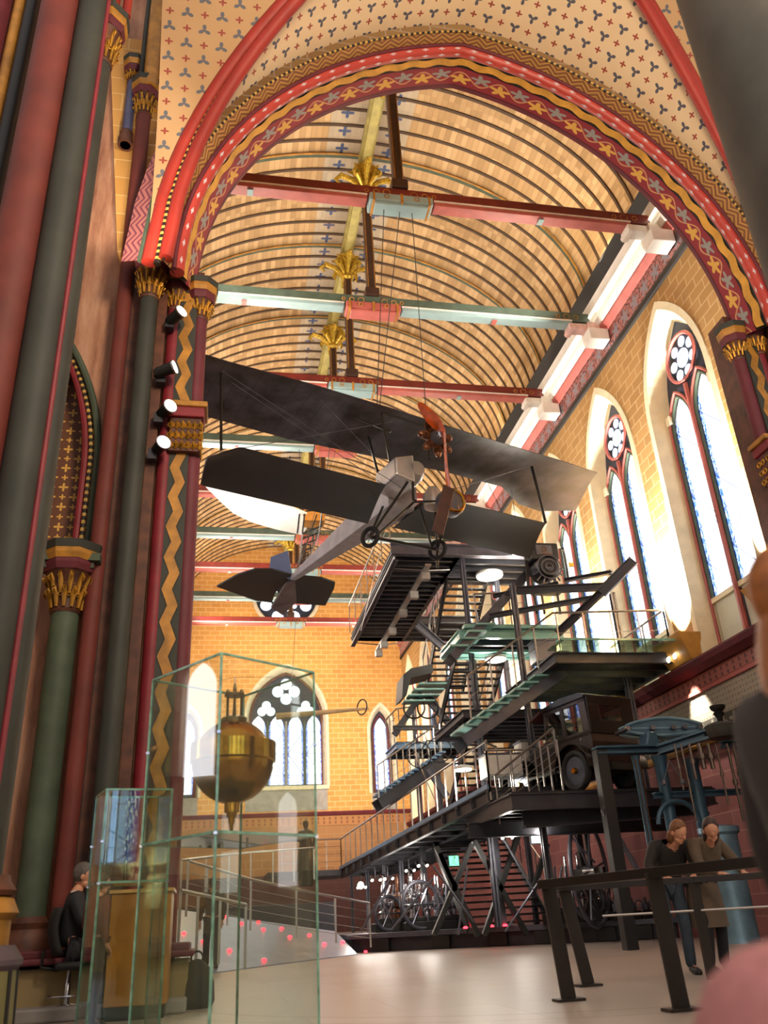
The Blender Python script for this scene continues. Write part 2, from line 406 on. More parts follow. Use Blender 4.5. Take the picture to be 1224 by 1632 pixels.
def m_marble():
    t = NT('pink_streaked_wall'); p = t.xyz(t.pos()); vec = t.comb(p[0], t.m('MULTIPLY', p[1], 1.0), t.m('MULTIPLY', p[2], 0.18))
    n = t.noise(vec, 5.0, 5, 0.65); return t.base(t.ramp(n, [(0.3, lin('#7c4c38')), (0.5, lin('#a8785c')), (0.7, lin('#bf967a'))]), 0.6)
M['marble'] = m_marble()
def m_floor():
    t = NT('polished_stone_floor'); p = t.xyz(t.pos()); q = t.node('ShaderNodeTexBrick'); t.l.new(t.comb(p[0], p[1]), q.inputs['Vector'])
    q.inputs['Color1'].default_value = lin('#a2948a'); q.inputs['Color2'].default_value = lin('#978a7e'); q.inputs['Mortar'].default_value = lin('#8e7c6c')
    q.inputs['Scale'].default_value = 1.0; q.inputs['Brick Width'].default_value = 1.6; q.inputs['Row Height'].default_value = 1.6; q.inputs['Mortar Size'].default_value = 0.008
    n = t.noise(t.pos(), 0.9, 3); c = t.mix(t.m('MULTIPLY', n, 0.3), q.outputs['Color'], lin('#b4a498'))
    # inlaid circular line of the pendulum hall
    dx = t.m('SUBTRACT', p[0], 4.0); dy = t.m('SUBTRACT', p[1], 11.0); r = t.m('SQRT', t.m('ADD', t.m('MULTIPLY', dx, dx), t.m('MULTIPLY', dy, dy)))
    ring = t.m('MAXIMUM', t.lt(t.m('ABSOLUTE', t.m('SUBTRACT', r, 4.3)), 0.03), t.lt(t.m('ABSOLUTE', t.m('SUBTRACT', r, 4.7)), 0.02))
    return t.base(t.mix(t.m('MULTIPLY', ring, 0.6), c, lin('#7c6858')), t.m('MULTIPLY_ADD', n, 0.10, 0.34))
M['floor'] = m_floor()

def m_glass(name, tint, refl=1.0):
    t = NT(name); g_ = t.node('ShaderNodeNewGeometry'); dt = t.node('ShaderNodeVectorMath', operation='DOT_PRODUCT'); t.l.new(g_.outputs['Incoming'], dt.inputs[0]); t.l.new(g_.outputs['Normal'], dt.inputs[1])
    cs = t.m('SUBTRACT', 1.0, t.m('ABSOLUTE', dt.outputs['Value'])); fr_ = t.m('MULTIPLY_ADD', t.m('POWER', cs, 5.0), 0.96, 0.045)
    tr = t.node('ShaderNodeBsdfTransparent'); tr.inputs[0].default_value = lin(tint); gl = t.node('ShaderNodeBsdfGlossy'); gl.inputs['Roughness'].default_value = 0.01
    mx = t.node('ShaderNodeMixShader'); t.put(mx.inputs[0], t.m('MINIMUM', t.m('MULTIPLY', fr_, refl), 1.0)); t.l.new(tr.outputs[0], mx.inputs[1]); t.l.new(gl.outputs[0], mx.inputs[2])
    t.l.new(mx.outputs[0], t.out.inputs[0]); return t.mat
M['glass'] = m_glass('showcase_glass', '#f7fbf7', 1.3)
M['glass_dark'] = m_glass('platform_glass', '#c4d4ca', 1.2)
M['glass_edge'] = paint('green_glass_edge', '#7fae96', 0.15, 0.0, var=0.2, scale=14)

def m_pane(name, centre, border, strength, bw=0.72, lead=2.2):
    """lit leaded window: pale quarries, blue border, dark lead lines; UV u -1..1, v metres"""
    t = NT(name); uv = t.xyz(t.co('UV')); u, v = uv[0], uv[1]; a = t.m('ABSOLUTE', u)
    bd = t.gt(a, bw); n = t.noise(t.comb(t.m('MULTIPLY', u, 2.0), v), 7.0, 3, 0.8)
    cb = t.mix(t.gt(n, 0.54), lin(border), lin('#dfeaff')); c = t.mix(bd, lin(centre), cb)
    tri = t.m('PINGPONG', t.m('MULTIPLY', v, lead * 0.5), 1.0); d1 = t.m('ABSOLUTE', t.m('SUBTRACT', t.m('MULTIPLY_ADD', tri, 2.0, -1.0), u))
    hz = t.lt(t.m('FRACT', t.m('MULTIPLY', v, lead * 0.5)), 0.03)
    ld = t.m('MAXIMUM', t.lt(d1, 0.06), hz); c = t.mix(t.m('MULTIPLY', ld, 0.75), c, lin('#2a3a60'))
    t.put(t.b.inputs['Base Color'], (0.02, 0.02, 0.03, 1)); t.put(t.b.inputs['Emission Color'], c); t.b.inputs['Emission Strength'].default_value = strength
    t.b.inputs['Roughness'].default_value = 0.3; return t.mat
M['pane'] = m_pane('lit_leaded_glass', '#f2f6ff', '#2c62c8', 2.2)
M['pane_end'] = m_pane('lit_leaded_glass_end', '#eef0ff', '#3a5cc8', 2.0, 0.78, 1.6)
M['pane_disc'] = emit('lit_rosette_glass', '#e8f2ff', 2.2)
M['navy'] = paint('dark_blue_tracery', '#1a2236', 0.6)
def m_plates():
    t = NT('riveted_wing_skin'); uv = t.xyz(t.co('UV')); f = t.m('FRACT', t.m('MULTIPLY', uv[0], 2.6)); g = t.m('FRACT', t.m('MULTIPLY', uv[1], 14.0))
    n = t.noise(t.co('UV'), 1.6, 4); c = t.ramp(n, [(0.35, lin('#2a2321')), (0.7, lin('#57525a'))])
    seam = t.m('MAXIMUM', t.lt(f, 0.03), t.m('MULTIPLY', t.inside(f, 0.05, 0.09), t.lt(g, 0.35))); c = t.mix(t.m('MULTIPLY', seam, 0.6), c, lin('#1a1614'))
    return t.base(c, 0.4, 0.6)
M['wing_skin'] = m_plates()
# ------------------------------------------------------------------ nave shell
def arch_c(hw, rise): return (rise * rise - hw * hw) / (2 * hw)
def arch_pts(hw, zs, za, n=12, cx=0.0):
    rise = za - zs; c = arch_c(hw, rise); R = hw + c; amax = math.asin(min(1, rise / R)); out = []
    for i in range(n + 1):
        a = amax * i / n; out.append((cx - (R * cos(a) - c), zs + R * sin(a)))
    for i in range(n - 1, -1, -1):
        a = amax * i / n; out.append((cx + (R * cos(a) - c), zs + R * sin(a)))
    return out
def arch_outline(hw, z0, zs, za, n=12, cx=0.0): return [(cx - hw, z0)] + arch_pts(hw, zs, za, n, cx) + [(cx + hw, z0)]
def circle(cx, cz, r, n=20): return [(cx + r * cos(2 * pi * i / n), cz + r * sin(2 * pi * i / n)) for i in range(n)]

m = MB(); m.add([(-14, -12, 0), (XR + 3, -12, 0), (XR + 3, YE + 1, 0), (-14, YE + 1, 0), (-14, -12, -0.3), (XR + 3, -12, -0.3), (XR + 3, YE + 1, -0.3), (-14, YE + 1, -0.3)],
               [(0, 1, 2, 3), (7, 6, 5, 4), (0, 4, 5, 1), (1, 5, 6, 2), (2, 6, 7, 3), (3, 7, 4, 0)])
floor = struct(m.build('floor', M['floor']))

# frames for walls: fn(u, v, d): u along the wall, v height, d depth out of the room
fR = lambda u, v, d: Vector((XR + d, u, v))
fL = lambda u, v, d: Vector((XL - d, u, v))
fE = lambda u, v, d: Vector((u, YE + d, v))
SILL, ZSP, ZAP, HW = 7.25, 12.45, 14.75, 1.14
win_y = [16.3 + 4.06 * k for k in range(9)]
big = dict(cx=4.05, hw=2.35, z0=8.1, zs=12.0, za=15.1)
lanc = [dict(cx=9.75, hw=0.72, z0=7.6, zs=11.2, za=12.7), dict(cx=-1.65, hw=0.72, z0=7.6, zs=11.2, za=12.7)]
rose = (4.05, 19.75, 1.95)

def wall_with_holes(name, outer, holes, fn, mats, t=0.6):
    """front face with openings, their reveals, and a back face"""
    w = MB(); allp = [outer] + holes
    tri = tessellate_polygon([[Vector((p[0], p[1], 0)) for p in q] for q in allp]); flat = [p for q in allp for p in q]
    w.add([fn(p[0], p[1], 0) for p in flat], [tuple(x) for x in tri], 0)
    w.add([fn(p[0], p[1], t) for p in flat], [tuple(x)[::-1] for x in tri], 0)
    for q in allp:
        n = len(q); vv = [fn(p[0], p[1], 0) for p in q] + [fn(p[0], p[1], t) for p in q]
        w.add(vv, [(i, (i + 1) % n, n + (i + 1) % n, n + i) for i in range(n)], 1)
    return struct(w.build(name, mats))
yo = 9.7
wall_with_holes('wall_right', [(yo, 5.4), (YE, 5.4), (YE, 18.0), (yo, 18.0)], [arch_outline(HW + 0.25, SILL - 1.35, ZSP, ZAP + 0.35, 12, y) for y in win_y], fR, [M['brick_right'], M['cream']])
wall_with_holes('wall_left', [(yo, 0), (YE, 0), (YE, 18.0), (yo, 18.0)], [arch_outline(HW + 0.25, SILL - 1.35, ZSP, ZAP + 0.35, 12, y) for y in win_y], fL, [M['brick_right'], M['cream']])
w = MB(); w.box((XR + 0.3, (yo + YE) / 2, 4.72), (0.6, YE - yo, 1.36)); struct(w.build('wall_right', M['diaper']), 'grey diaper painted band of the right wall below the windows')
# UV for the diaper band
def planar_uv(o, ax_u, ax_v, s=1.0):
    me = o.data; ul = me.uv_layers.new(name='UVMap') if not me.uv_layers else me.uv_layers[0]
    for lp in me.loops:
        c = me.vertices[lp.vertex_index].co; ul.data[lp.index].uv = (c[ax_u] * s, c[ax_v] * s)
    return o
planar_uv(bpy.data.objects['wall_right.001'], 1, 2)
w = MB(); w.box((XR + 0.3, (yo + YE) / 2, 2.02), (0.6, YE - yo, 4.04)); struct(w.build('wall_right', M['brick_low']), 'pink stone lower part of the right wall')
wall_with_holes('wall_end', [(XL - 0.6, 6.0), (XR + 0.6, 6.0), (XR + 0.6, 23.6), (XL - 0.6, 23.6)],
                [arch_outline(big['hw'], big['z0'], big['zs'], big['za'], 14, big['cx'])] + [arch_outline(l['hw'], l['z0'], l['zs'], l['za'], 10, l['cx']) for l in lanc] + [circle(rose[0], rose[1], rose[2], 28)],
                fE, [M['brick_end'], M['cream']])
w = MB(); w.box((XC, YE + 0.3, 4.7), (XR - XL + 1.2, 0.6, 2.6)); struct(w.build('wall_end', M['brick_low_end']), 'brownish band of stone under the end wall frieze')
w = MB(); w.box((XC, YE + 0.3, 1.7), (XR - XL + 1.2, 0.6, 3.4)); struct(w.build('wall_end', ashlar('ashlar_dark_end', '#4c2c2a', '#402422', '#5c3c38', 0.9, 0.42, 'x', 0.014)), 'dark red stone foot of the end wall')

def strip(name, fn, mats, u0, u1, v0, v1, th=0.08, seg=1, label=None, parent=None):
    """projecting band on a wall with UV in metres along and 0..1 across"""
    w = MB(); w.grid(lambda a, b: fn(lerp(u0, u1, a), lerp(v0, v1, b), -th), seg, 1, 0, lambda a, b: (lerp(u0, u1, a), b))
    w.add([fn(u0, v0, -th), fn(u1, v0, -th), fn(u1, v0, 0), fn(u0, v0, 0)], [(0, 1, 2, 3)]); w.add([fn(u0, v1, -th), fn(u1, v1, -th), fn(u1, v1, 0), fn(u0, v1, 0)], [(0, 3, 2, 1)])
    return w.build(name, mats, parent)
def mould(name, fn, mat, u0, u1, prof, label=None):
    """moulding: prof = [(v, projection)] swept along the wall"""
    w = MB(); n = len(prof)
    vv = [fn(u0, v, -p) for v, p in prof] + [fn(u1, v, -p) for v, p in prof]
    w.add(vv, [(i, i + 1, n + i + 1, n + i) for i in range(n - 1)]); w.add(vv, [tuple(range(n)), tuple(range(n, 2 * n))[::-1]])
    return struct(w.build(name, mat), label)
for fn, side in ((fR, 'right'), (fL, 'left')):
    struct(strip('trim_1', fn, M['scroll'], yo, YE, 15.75, 16.45, 0.06), 'painted scroll frieze under the %s cornice' % side)
    mould('trim_2', fn, M['black_line'], yo, YE, [(15.60, 0), (15.60, 0.09), (15.74, 0.09), (15.74, 0)], 'dark toothed edge line of the %s frieze' % side)
    mould('trim_3', fn, M['pink'], yo, YE, [(16.45, 0), (16.45, 0.10), (16.62, 0.22), (16.70, 0.22), (16.70, 0)], 'pink lower moulding of the %s cornice' % side)
    mould('trim_4', fn, M['white'], yo, YE, [(16.70, 0), (16.70, 0.26), (16.86, 0.34), (16.98, 0.34), (16.98, 0.30), (17.12, 0.46), (17.40, 0.52), (17.40, 0)], 'white main moulding of the %s cornice' % side)
    tt = MB(); tt.tube([fn(yo, 17.05, -0.46), fn(YE, 17.05, -0.46)], 0.035, 6); tag(tt.build('cornice_tube_light', M['tube_white']), 'long white tube light running along the %s cornice' % side, 'light')
    mould('trim_5', fn, M['black'], yo, YE, [(17.40, 0), (17.40, 0.30), (17.95, 0.62), (17.95, 0)], 'dark wooden wall plate above the %s cornice' % side)
mould('trim_6', fR, M['wine'], yo, YE, [(5.62, 0), (5.62, 0.10), (5.74, 0.26), (5.86, 0.30), (5.90, 0.30), (5.90, 0)], 'wine red sill moulding of the right wall')
struct(strip('trim_7', fR, M['letters'], yo, YE, 5.28, 5.60, 0.03), 'pink frieze of painted letters on the right wall')
mould('trim_8', fR, M['pink'], yo, YE, [(5.20, 0), (5.20, 0.06), (5.28, 0.06), (5.28, 0)], 'salmon line under the lettered frieze')
struct(strip('trim_9', fR, M['leaf_frieze'], yo, YE, 4.20, 4.55, 0.03), 'dark leaf frieze of the right wall')
mould('trim_10', fR, M['gold_paint'], yo, YE, [(4.02, 0), (4.02, 0.06), (4.08, 0.10), (4.18, 0.10), (4.18, 0)], 'ochre string course under the leaf frieze')
struct(strip('trim_11', fE, M['letters_end'], XL, XR, 5.9, 6.45, 0.04), 'painted letter frieze across the end wall')
mould('trim_12', fE, M['wine'], XL, XR, [(6.45, 0), (6.45, 0.12), (6.62, 0.2), (6.66, 0.2), (6.66, 0)], 'dark red moulding over the end wall frieze')

# windows ------------------------------------------------------------
wcount = [0]
def quatre(w, fn, cx, cz, R, r, n, d, a0=0.0):
    for k in range(n):
        an = a0 + 2 * pi * k / n; w.prism(circle(cx + R * cos(an), cz + R * sin(an), r, 14), fn, d, d + 0.02)
def window(fn, cx, hw, z0, zs, za, style, root_loc):
    wcount[0] += 1
    root = thing('window_%d' % wcount[0], None, None, root_loc); struct(root)
    D = 0.42
    # pale splayed surround: ring between the outline and a smaller one set back in the wall
    out = arch_outline(hw + 0.25, z0 - 1.35 if style == 'twin' else z0, zs, za + 0.35, 12, cx) if style == 'twin' else arch_outline(hw, z0, zs, za, 12, cx)
    f2 = 0.25 if style == 'twin' else 0.16
    inn = arch_outline(hw, z0 - 1.35, zs, za, 12, cx) if style == 'twin' else arch_outline(hw - f2, z0, zs, za - f2 * 1.3, 12, cx)
    w = MB(); n = len(out)
    w.add([fn(p[0], p[1], -0.04) for p in out] + [fn(p[0], p[1], D) for p in inn], [(i, i + 1, n + i + 1, n + i) for i in range(n - 1)])
    o2 = arch_outline(hw + 0.43, z0 - 1.35, zs, za + 0.62, 12, cx) if style == 'twin' else arch_outline(hw + 0.16, z0, zs, za + 0.22, 12, cx)
    w.add([fn(p[0], p[1], -0.04) for p in o2] + [fn(p[0], p[1], -0.04) for p in out], [(i, i + 1, n + i + 1, n + i) for i in range(n - 1)])
    w.add([fn(p[0], p[1], -0.04) for p in o2] + [fn(p[0], p[1], 0.0) for p in o2], [(i, i + 1, n + i + 1, n + i) for i in range(n - 1)])
    w.build('window_frame', M['cream'] if style == 'twin' else M['stone'], root)
    ihw = hw if style == 'twin' else hw - f2; iza = za if style == 'twin' else za - f2 * 1.3
    w = MB(); w.prism(arch_outline(ihw, z0 - (1.35 if style == 'twin' else 0), zs, iza, 12, cx), fn, D, D + 0.06); w.build('backing', M['navy'], root)
    dp = D - 0.03
    def pane(pc, phw, pz0, pzs, pza, mat):
        ol = arch_outline(phw, pz0, pzs, pza, 8, pc); w = MB(); tri = tessellate_polygon([[Vector((p[0], p[1], 0)) for p in ol]])
        w.add([fn(p[0], p[1], dp) for p in ol], [tuple(t) for t in tri], 0, [((p[0] - pc) / phw, p[1]) for p in ol])
        w.add([fn(p[0], p[1], dp + 0.015) for p in ol], [tuple(t)[::-1] for t in tri], 0, [((p[0] - pc) / phw, p[1]) for p in ol]); w.build('pane', mat, root)
    def line(pts, r, name, mat, d=0.0): MB().tube([fn(p[0], p[1], dp - 0.05 - d) for p in pts], r, 6).build(name, mat, root, True)
    if style == 'twin':
        q = ihw / 2
        for s in (-1, 1):
            pc = cx + s * q; lz = zs - 0.15
            pane(pc, q - 0.13, z0, lz - 0.55, lz + 0.35, M['pane'])
            line(arch_outline(q - 0.09, z0, lz - 0.55, lz + 0.43, 8, pc), 0.045, 'green_moulding', M['mid_green'])
            line(arch_outline(q - 0.01, z0 - 1.3, lz - 0.55, lz + 0.56, 8, pc), 0.04, 'red_moulding', M['pink'], 0.04)
            w = MB(); w.prism([(pc - q + 0.1, z0 - 1.3), (pc + q - 0.1, z0 - 1.3), (pc + q - 0.1, z0 - 0.06), (pc - q + 0.1, z0 - 0.06)], fn, D - 0.06, D); w.build('apron_panel', M['pale_panel'], root)
        cz = zs + 1.12; R = 0.66
        MB().ring(fn(cx, cz, dp - 0.06), R, 0.05, fn(0, 0, 1) - fn(0, 0, 0), 28, 6).build('rosette_ring', M['pink'], root, True)
        w = MB(); quatre(w, fn, cx, cz, 0.46, 0.145, 7, dp - 0.01); w.prism(circle(cx, cz, 0.26, 18), fn, dp - 0.01, dp + 0.01); w.build('pane', M['pane_disc'], root)
        line([(cx, z0 - 1.3), (cx, zs + 0.3)], 0.07, 'mullion', M['pink'], 0.05)
        for s in (-1, 1): w = MB(); w.box(fn(cx + s * (ihw - 0.08), zs - 0.2, dp - 0.06), (0.2, 0.2, 0.26)); w.build('capital', M['cream'], root)
        w = MB(); w.prism([(cx - ihw, z0 - 0.10), (cx + ihw, z0 - 0.10), (cx + ihw, z0 + 0.02), (cx - ihw, z0 + 0.02)], fn, D - 0.12, D); w.build('sill_bar', M['cream'], root)
    elif style == 'lancet':
        pane(cx, ihw - 0.16, z0 + 0.25, zs - 0.1, iza - 0.45, M['pane_end'])
        line(arch_outline(ihw - 0.10, z0 + 0.1, zs, iza - 0.25, 8, cx), 0.05, 'red_moulding', M['wine'])
        for s in (-1, 1): line([(cx + s * (ihw - 0.02), z0), (cx + s * (ihw - 0.02), zs)], 0.06, 'colonnette', M['brown_panel'], 0.1)
        w = MB(); w.prism([(cx - hw, z0 - 1.0), (cx + hw, z0 - 1.0), (cx + hw, z0), (cx - hw, z0)], fn, -0.03, 0.02); w.build('apron_panel', M['grey_stone'], root)
    elif style == 'big':
        q = ihw / 4
        for k in range(4):
            pane(cx - ihw + q * (2 * k + 1), q - 0.09, z0 + 0.15, zs - 0.6, zs + 0.25, M['pane_end'])
        for k in range(5): line([(cx - ihw + 2 * q * k, z0), (cx - ihw + 2 * q * k, zs - 0.1)], 0.07, 'mullion', M['mid_green'] if k % 2 else M['grey_stone'])
        w = MB()
        for dx, dz in ((0, 0.55), (0, -0.35), (-0.5, 0.1), (0.5, 0.1)): w.prism(circle(cx + dx, zs + 1.6 + dz, 0.34, 14), fn, dp - 0.02, dp + 0.01)
        for s in (-1, 1):
            for dx, dz in ((0, 0.28), (-0.26, -0.08), (0.26, -0.08)): w.prism(circle(cx + s * 1.18 + dx, zs + 0.58 + dz, 0.27, 12), fn, dp - 0.02, dp + 0.01)
        w.build('pane', M['pane_disc'], root)
        line(arch_outline(ihw - 0.06, z0, zs, iza - 0.1, 12, cx), 0.07, 'brown_moulding', M['brown_panel'])
        w = MB(); w.prism([(cx - hw, z0 - 1.35), (cx + hw, z0 - 1.35), (cx + hw, z0 - 0.2), (cx - hw, z0 - 0.2)], fn, -0.03, 0.02); w.build('apron_panel', M['grey_stone'], root)
        w = MB(); w.prism([(cx - hw - 0.1, z0 - 0.2), (cx + hw + 0.1, z0 - 0.2), (cx + hw + 0.1, z0 + 0.02), (cx - hw - 0.1, z0 + 0.02)], fn, -0.12, 0.3); w.build('sill', M['stone'], root)
    return root
t_ = NT('pale_green_panel'); M['pale_panel'] = t_.base(lin('#c9c8b0'), 0.6)
for y in win_y: window(fR, y, HW, SILL, ZSP, ZAP, 'twin', (XR, y, 5.9))
for y in win_y[:6]: window(fL, y, HW, SILL, ZSP, ZAP, 'twin', (XL, y, 5.9))
window(fE, big['cx'], big['hw'], big['z0'], big['zs'], big['za'], 'big', (big['cx'], YE, big['z0']))
for l in lanc: window(fE, l['cx'], l['hw'], l['z0'], l['zs'], l['za'], 'lancet', (l['cx'], YE, l['z0']))
r_ = struct(thing('window_%d' % (wcount[0] + 1), None, None, (rose[0], YE, rose[1])))
w = MB(); w.prism(circle(rose[0], rose[1], rose[2], 28), fE, 0.40, 0.46); w.build('backing', M['navy'], r_)
w = MB(); quatre(w, fE, rose[0], rose[1], 1.36, 0.36, 8, 0.36, 0.39); quatre(w, fE, rose[0], rose[1], 0.72, 0.2, 8, 0.36); w.prism(circle(rose[0], rose[1], 0.4, 18), fE, 0.36, 0.39); w.build('pane', M['pane_disc'], r_)
MB().ring((rose[0], YE - 0.02, rose[1]), rose[2] + 0.12, 0.12, (0, 1, 0), 32, 8).build('rosette_ring', M['stone'], r_, True)

# timber vault --------------------------------------------------------
VH, VZ0, VZ1 = 6.95, 17.75, 23.1
def vprof(a):           # a in -1..1 -> (x, z)
    an = (1 - abs(a)) * pi / 2
    # slightly pointed barrel
    x = VH * cos(an); z = VZ0 + (VZ1 - VZ0) * sin(an) ** 0.96
    return XC + (x if a > 0 else -x), z
NS = 40; prof = [vprof(-1 + 2 * i / NS) for i in range(NS + 1)]
arc = [0.0]
for i in range(1, NS + 1): arc.append(arc[-1] + math.hypot(prof[i][0] - prof[i - 1][0], prof[i][1] - prof[i - 1][1]))
arc = [a - arc[NS // 2] for a in arc]
w = MB(); y0, y1 = YA + 0.3, YE + 0.2
vv = []; uu = []
for i in range(NS + 1):
    for y in (y0, y1): vv.append((prof[i][0], y, prof[i][1])); uu.append((arc[i], y))
w.add(vv, [(2 * i, 2 * i + 1, 2 * i + 3, 2 * i + 2) for i in range(NS)], 0, uu)
vv2 = [(p[0], p[1], p[2] + 0.15) for p in vv]; w.add(vv2, [(2 * i, 2 * i + 2, 2 * i + 3, 2 * i + 1) for i in range(NS)], 0, uu)
ceil = struct(w.build('ceiling', M['planks'], smooth=True, merge=False))
BEAM_Y = [15.2 + 4.06 * k for k in range(9)]
def rib_mesh(r, mat, off):
    w = MB(); P_ = []
    for i in range(NS + 1):
        x, z = prof[i]; cx, cz = XC, VZ0; d = Vector((cx - x, 0, cz - z + 1.0)).normalized(); P_.append((Vector((x, 0, z)) + d * off, d))
    for i in range(NS):
        (a, da), (b, db) = P_[i], P_[i + 1]; h = Vector((0, r, 0))
        w.hexa([a - h, a + h, b + h, b - h, a - h + da * r, a + h + da * r, b + h + db * r, b - h + db * r])
    return w.build('ceiling_rib', mat, ceil)
thin = rib_mesh(0.045, M['brown_rib'] if 'brown_rib' in M else paint('brown_rib', '#4a3420', 0.6), 0.0)
boldr = rib_mesh(0.07, M['mid_green'], 0.0); boldr['label'] = 'thicker grey green ceiling rib over a tie beam'
gold1 = rib_mesh(0.03, M['gold_paint'], 0.10)
first = True; ypos = []
y = BEAM_Y[0] - 4.06
while y < YE - 0.2:
    for k in range(7):
        yy = y + 4.06 * k / 7
        if yy < y0 + 0.1 or yy > YE - 0.1: continue
        ypos.append((yy, k))
    y += 4.06
used = {'t': False, 'b': False}
for yy, k in ypos:
    if k == 0:
        for src, dy in ((boldr, 0), (gold1, -0.13)):
            o = src if not used['b'] else src.copy()
            if used['b']: COL.objects.link(o)
            o.location = (0, yy + dy, 0)
        used['b'] = True
    else:
        o = thin if not used['t'] else thin.copy()
        if used['t']: COL.objects.link(o)
        used['t'] = True; o.location = (0, yy, 0)
w = MB(); w.box((XC, (y0 + YE) / 2, 22.62), (0.26, YE - y0, 0.30)); w.box((XC - 0.17, (y0 + YE) / 2, 22.70), (0.08, YE - y0, 0.2)); w.box((XC + 0.17, (y0 + YE) / 2, 22.70), (0.08, YE - y0, 0.2))
w.build('ridge_beam', M['gold_ridge'] if 'gold_ridge' in M else paint('pale_gold_ridge', '#a89c5c', 0.5, 0.1), ceil)

# tie beams -----------------------------------------------------------
def tie_beam(i, y):
    red = i % 2 == 0; mb, ms = (M['red_beam'], M['pink']) if red else (M['green_beam'], M['pale_blue'])
    ords = ['nearest', 'second', 'third', 'fourth', 'fifth', 'sixth', 'seventh', 'eighth', 'farthest']
    root = thing('tie_beam', '%s painted timber tie beam with king post, %s one from the chancel arch' % ('dark red' if red else 'grey green', ords[i]), 'beam', (XC, y, 17.0), 'painted tie beams across the nave')
    zb = 17.0
    w = MB(); w.box((XC, y, zb + 0.04), (2 * 6.75, 0.30, 0.34)); w.build('beam', mb, root, bevel=0.03)
    w = MB()
    for s in (-1, 1):
        w.box((XC + s * 3.50, y, zb - 0.19), (5.3, 0.32, 0.12))
    w.build('lower_moulding', ms, root, bevel=0.02)
    w = MB()
    for s in (-1, 1): w.box((XC + s * 3.50, y - 0.165, zb - 0.12), (5.3, 0.03, 0.04)); w.box((XC + s * 3.50, y + 0.165, zb - 0.12), (5.3, 0.03, 0.04))
    w.build('pale_line', M['white'], root)
    w = MB(); w.box((XC, y, zb - 0.22), (1.6, 0.5, 0.24)); w.box((XC, y, zb - 0.37), (1.35, 0.42, 0.08)); w.build('centre_block', M['pale_blue'] if red else M['pink'], root, bevel=0.03)
    w = MB(); w.box((XC, y, zb - 0.24), (0.06, 0.54, 0.30))
    for s in (-1, 1): w.box((XC + s * 0.7, y, zb - 0.24), (0.05, 0.54, 0.30)); w.ring((XC + s * 0.38, y - 0.26, zb - 0.22), 0.06, 0.015, (0, 1, 0), 10, 4)
    w.build('block_strapwork', M['gold_paint'], root)
    # scroll ornament painted on the beam beside the post
    w = MB()
    for s in (-1, 1):
        for (cx, R) in ((0.35, 0.09), (0.62, 0.07), (0.86, 0.05), (6.0, 0.10), (6.3, 0.07), (5.72, 0.06)):
            w.ring((XC + s * cx, y - 0.155, zb + 0.03), R, 0.012, (0, 1, 0), 12, 4)
    w.build('scroll_ornament', M['gold_paint'], root)
    w = MB()
    for s in (-1, 1): w.box((XC + s * 3.7, y, zb - 0.285), (0.14, 0.2, 0.03))
    w.build('boss', M['pink'] if not red else M['pale_blue'], root)
    w = MB(); w.box((XC, y, zb + 2.85), (0.26, 0.26, 5.3)); w.box((XC, y, zb + 0.36), (0.42, 0.42, 0.3)); w.build('king_post', paint('king_post_brown', '#3a241c', 0.5), root, bevel=0.03)
    w = MB()
    for dx in (-0.1, 0.1): w.box((XC + dx, y - 0.135, zb + 2.8), (0.02, 0.01, 4.6))
    w.build('gold_line', M['gold_paint'], root)
    w = MB(); w.lathe([(0.14, 21.45), (0.22, 21.55), (0.17, 21.65), (0.20, 21.9), (0.38, 22.25), (0.42, 22.4), (0.2, 22.45)], (XC, y, 0), 10)
    for k in range(8):      # leaves curling out of the capital
        an = 2 * pi * k / 8; d = Vector((cos(an), sin(an), 0)); c = Vector((XC, y, 0))
        L = 0.95 if k % 2 == 0 else 0.6
        w.tube([c + d * 0.15 + V(0, 0, 21.7), c + d * 0.4 + V(0, 0, 22.0), c + d * L * 0.8 + V(0, 0, 22.15), c + d * L + V(0, 0, 21.95), c + d * L * 0.85 + V(0, 0, 21.8)], [0.05, 0.09, 0.1, 0.06, 0.03], 6)
        w.tube([c + d * 0.15 + V(0, 0, 21.95), c + d * 0.35 + V(0, 0, 22.35), c + d * 0.55 + V(0, 0, 22.3)], [0.05, 0.08, 0.03], 6)
    w.build('gilt_capital', M['gilt_bright'] if 'gilt_bright' in M else paint('bright_gilt', '#c9a83c', 0.35, 0.5, var=0.3, scale=14), root, True)
    w = MB()
    for s in (-1, 1):
        xe = XC + s * 6.55; w.box((xe, y, zb - 0.30), (0.9, 0.34, 0.2)); w.box((XC + s * 6.1, y, zb - 0.36), (0.16, 0.42, 0.24)); w.box((XC + s * 6.85, y, zb - 0.42), (0.5, 0.5, 0.5))
        w.tube([(XC + s * 6.1, y - 0.24, zb - 0.38), (XC + s * 6.1, y + 0.24, zb - 0.38)], 0.1, 10)
    w.build('bracket', M['white'] if red else paint('pale_rose', '#d9b4ac', 0.5), root, bevel=0.02)
    w = MB(); w.box((XC + 6.78, y - 0.25, 16.2), (0.62, 0.5, 0.42)); w.box((XC - 6.78, y - 0.25, 16.2), (0.62, 0.5, 0.42)); w.build('corbel', M['white'], root, bevel=0.03)
for i, y in enumerate(BEAM_Y): tie_beam(i, y)

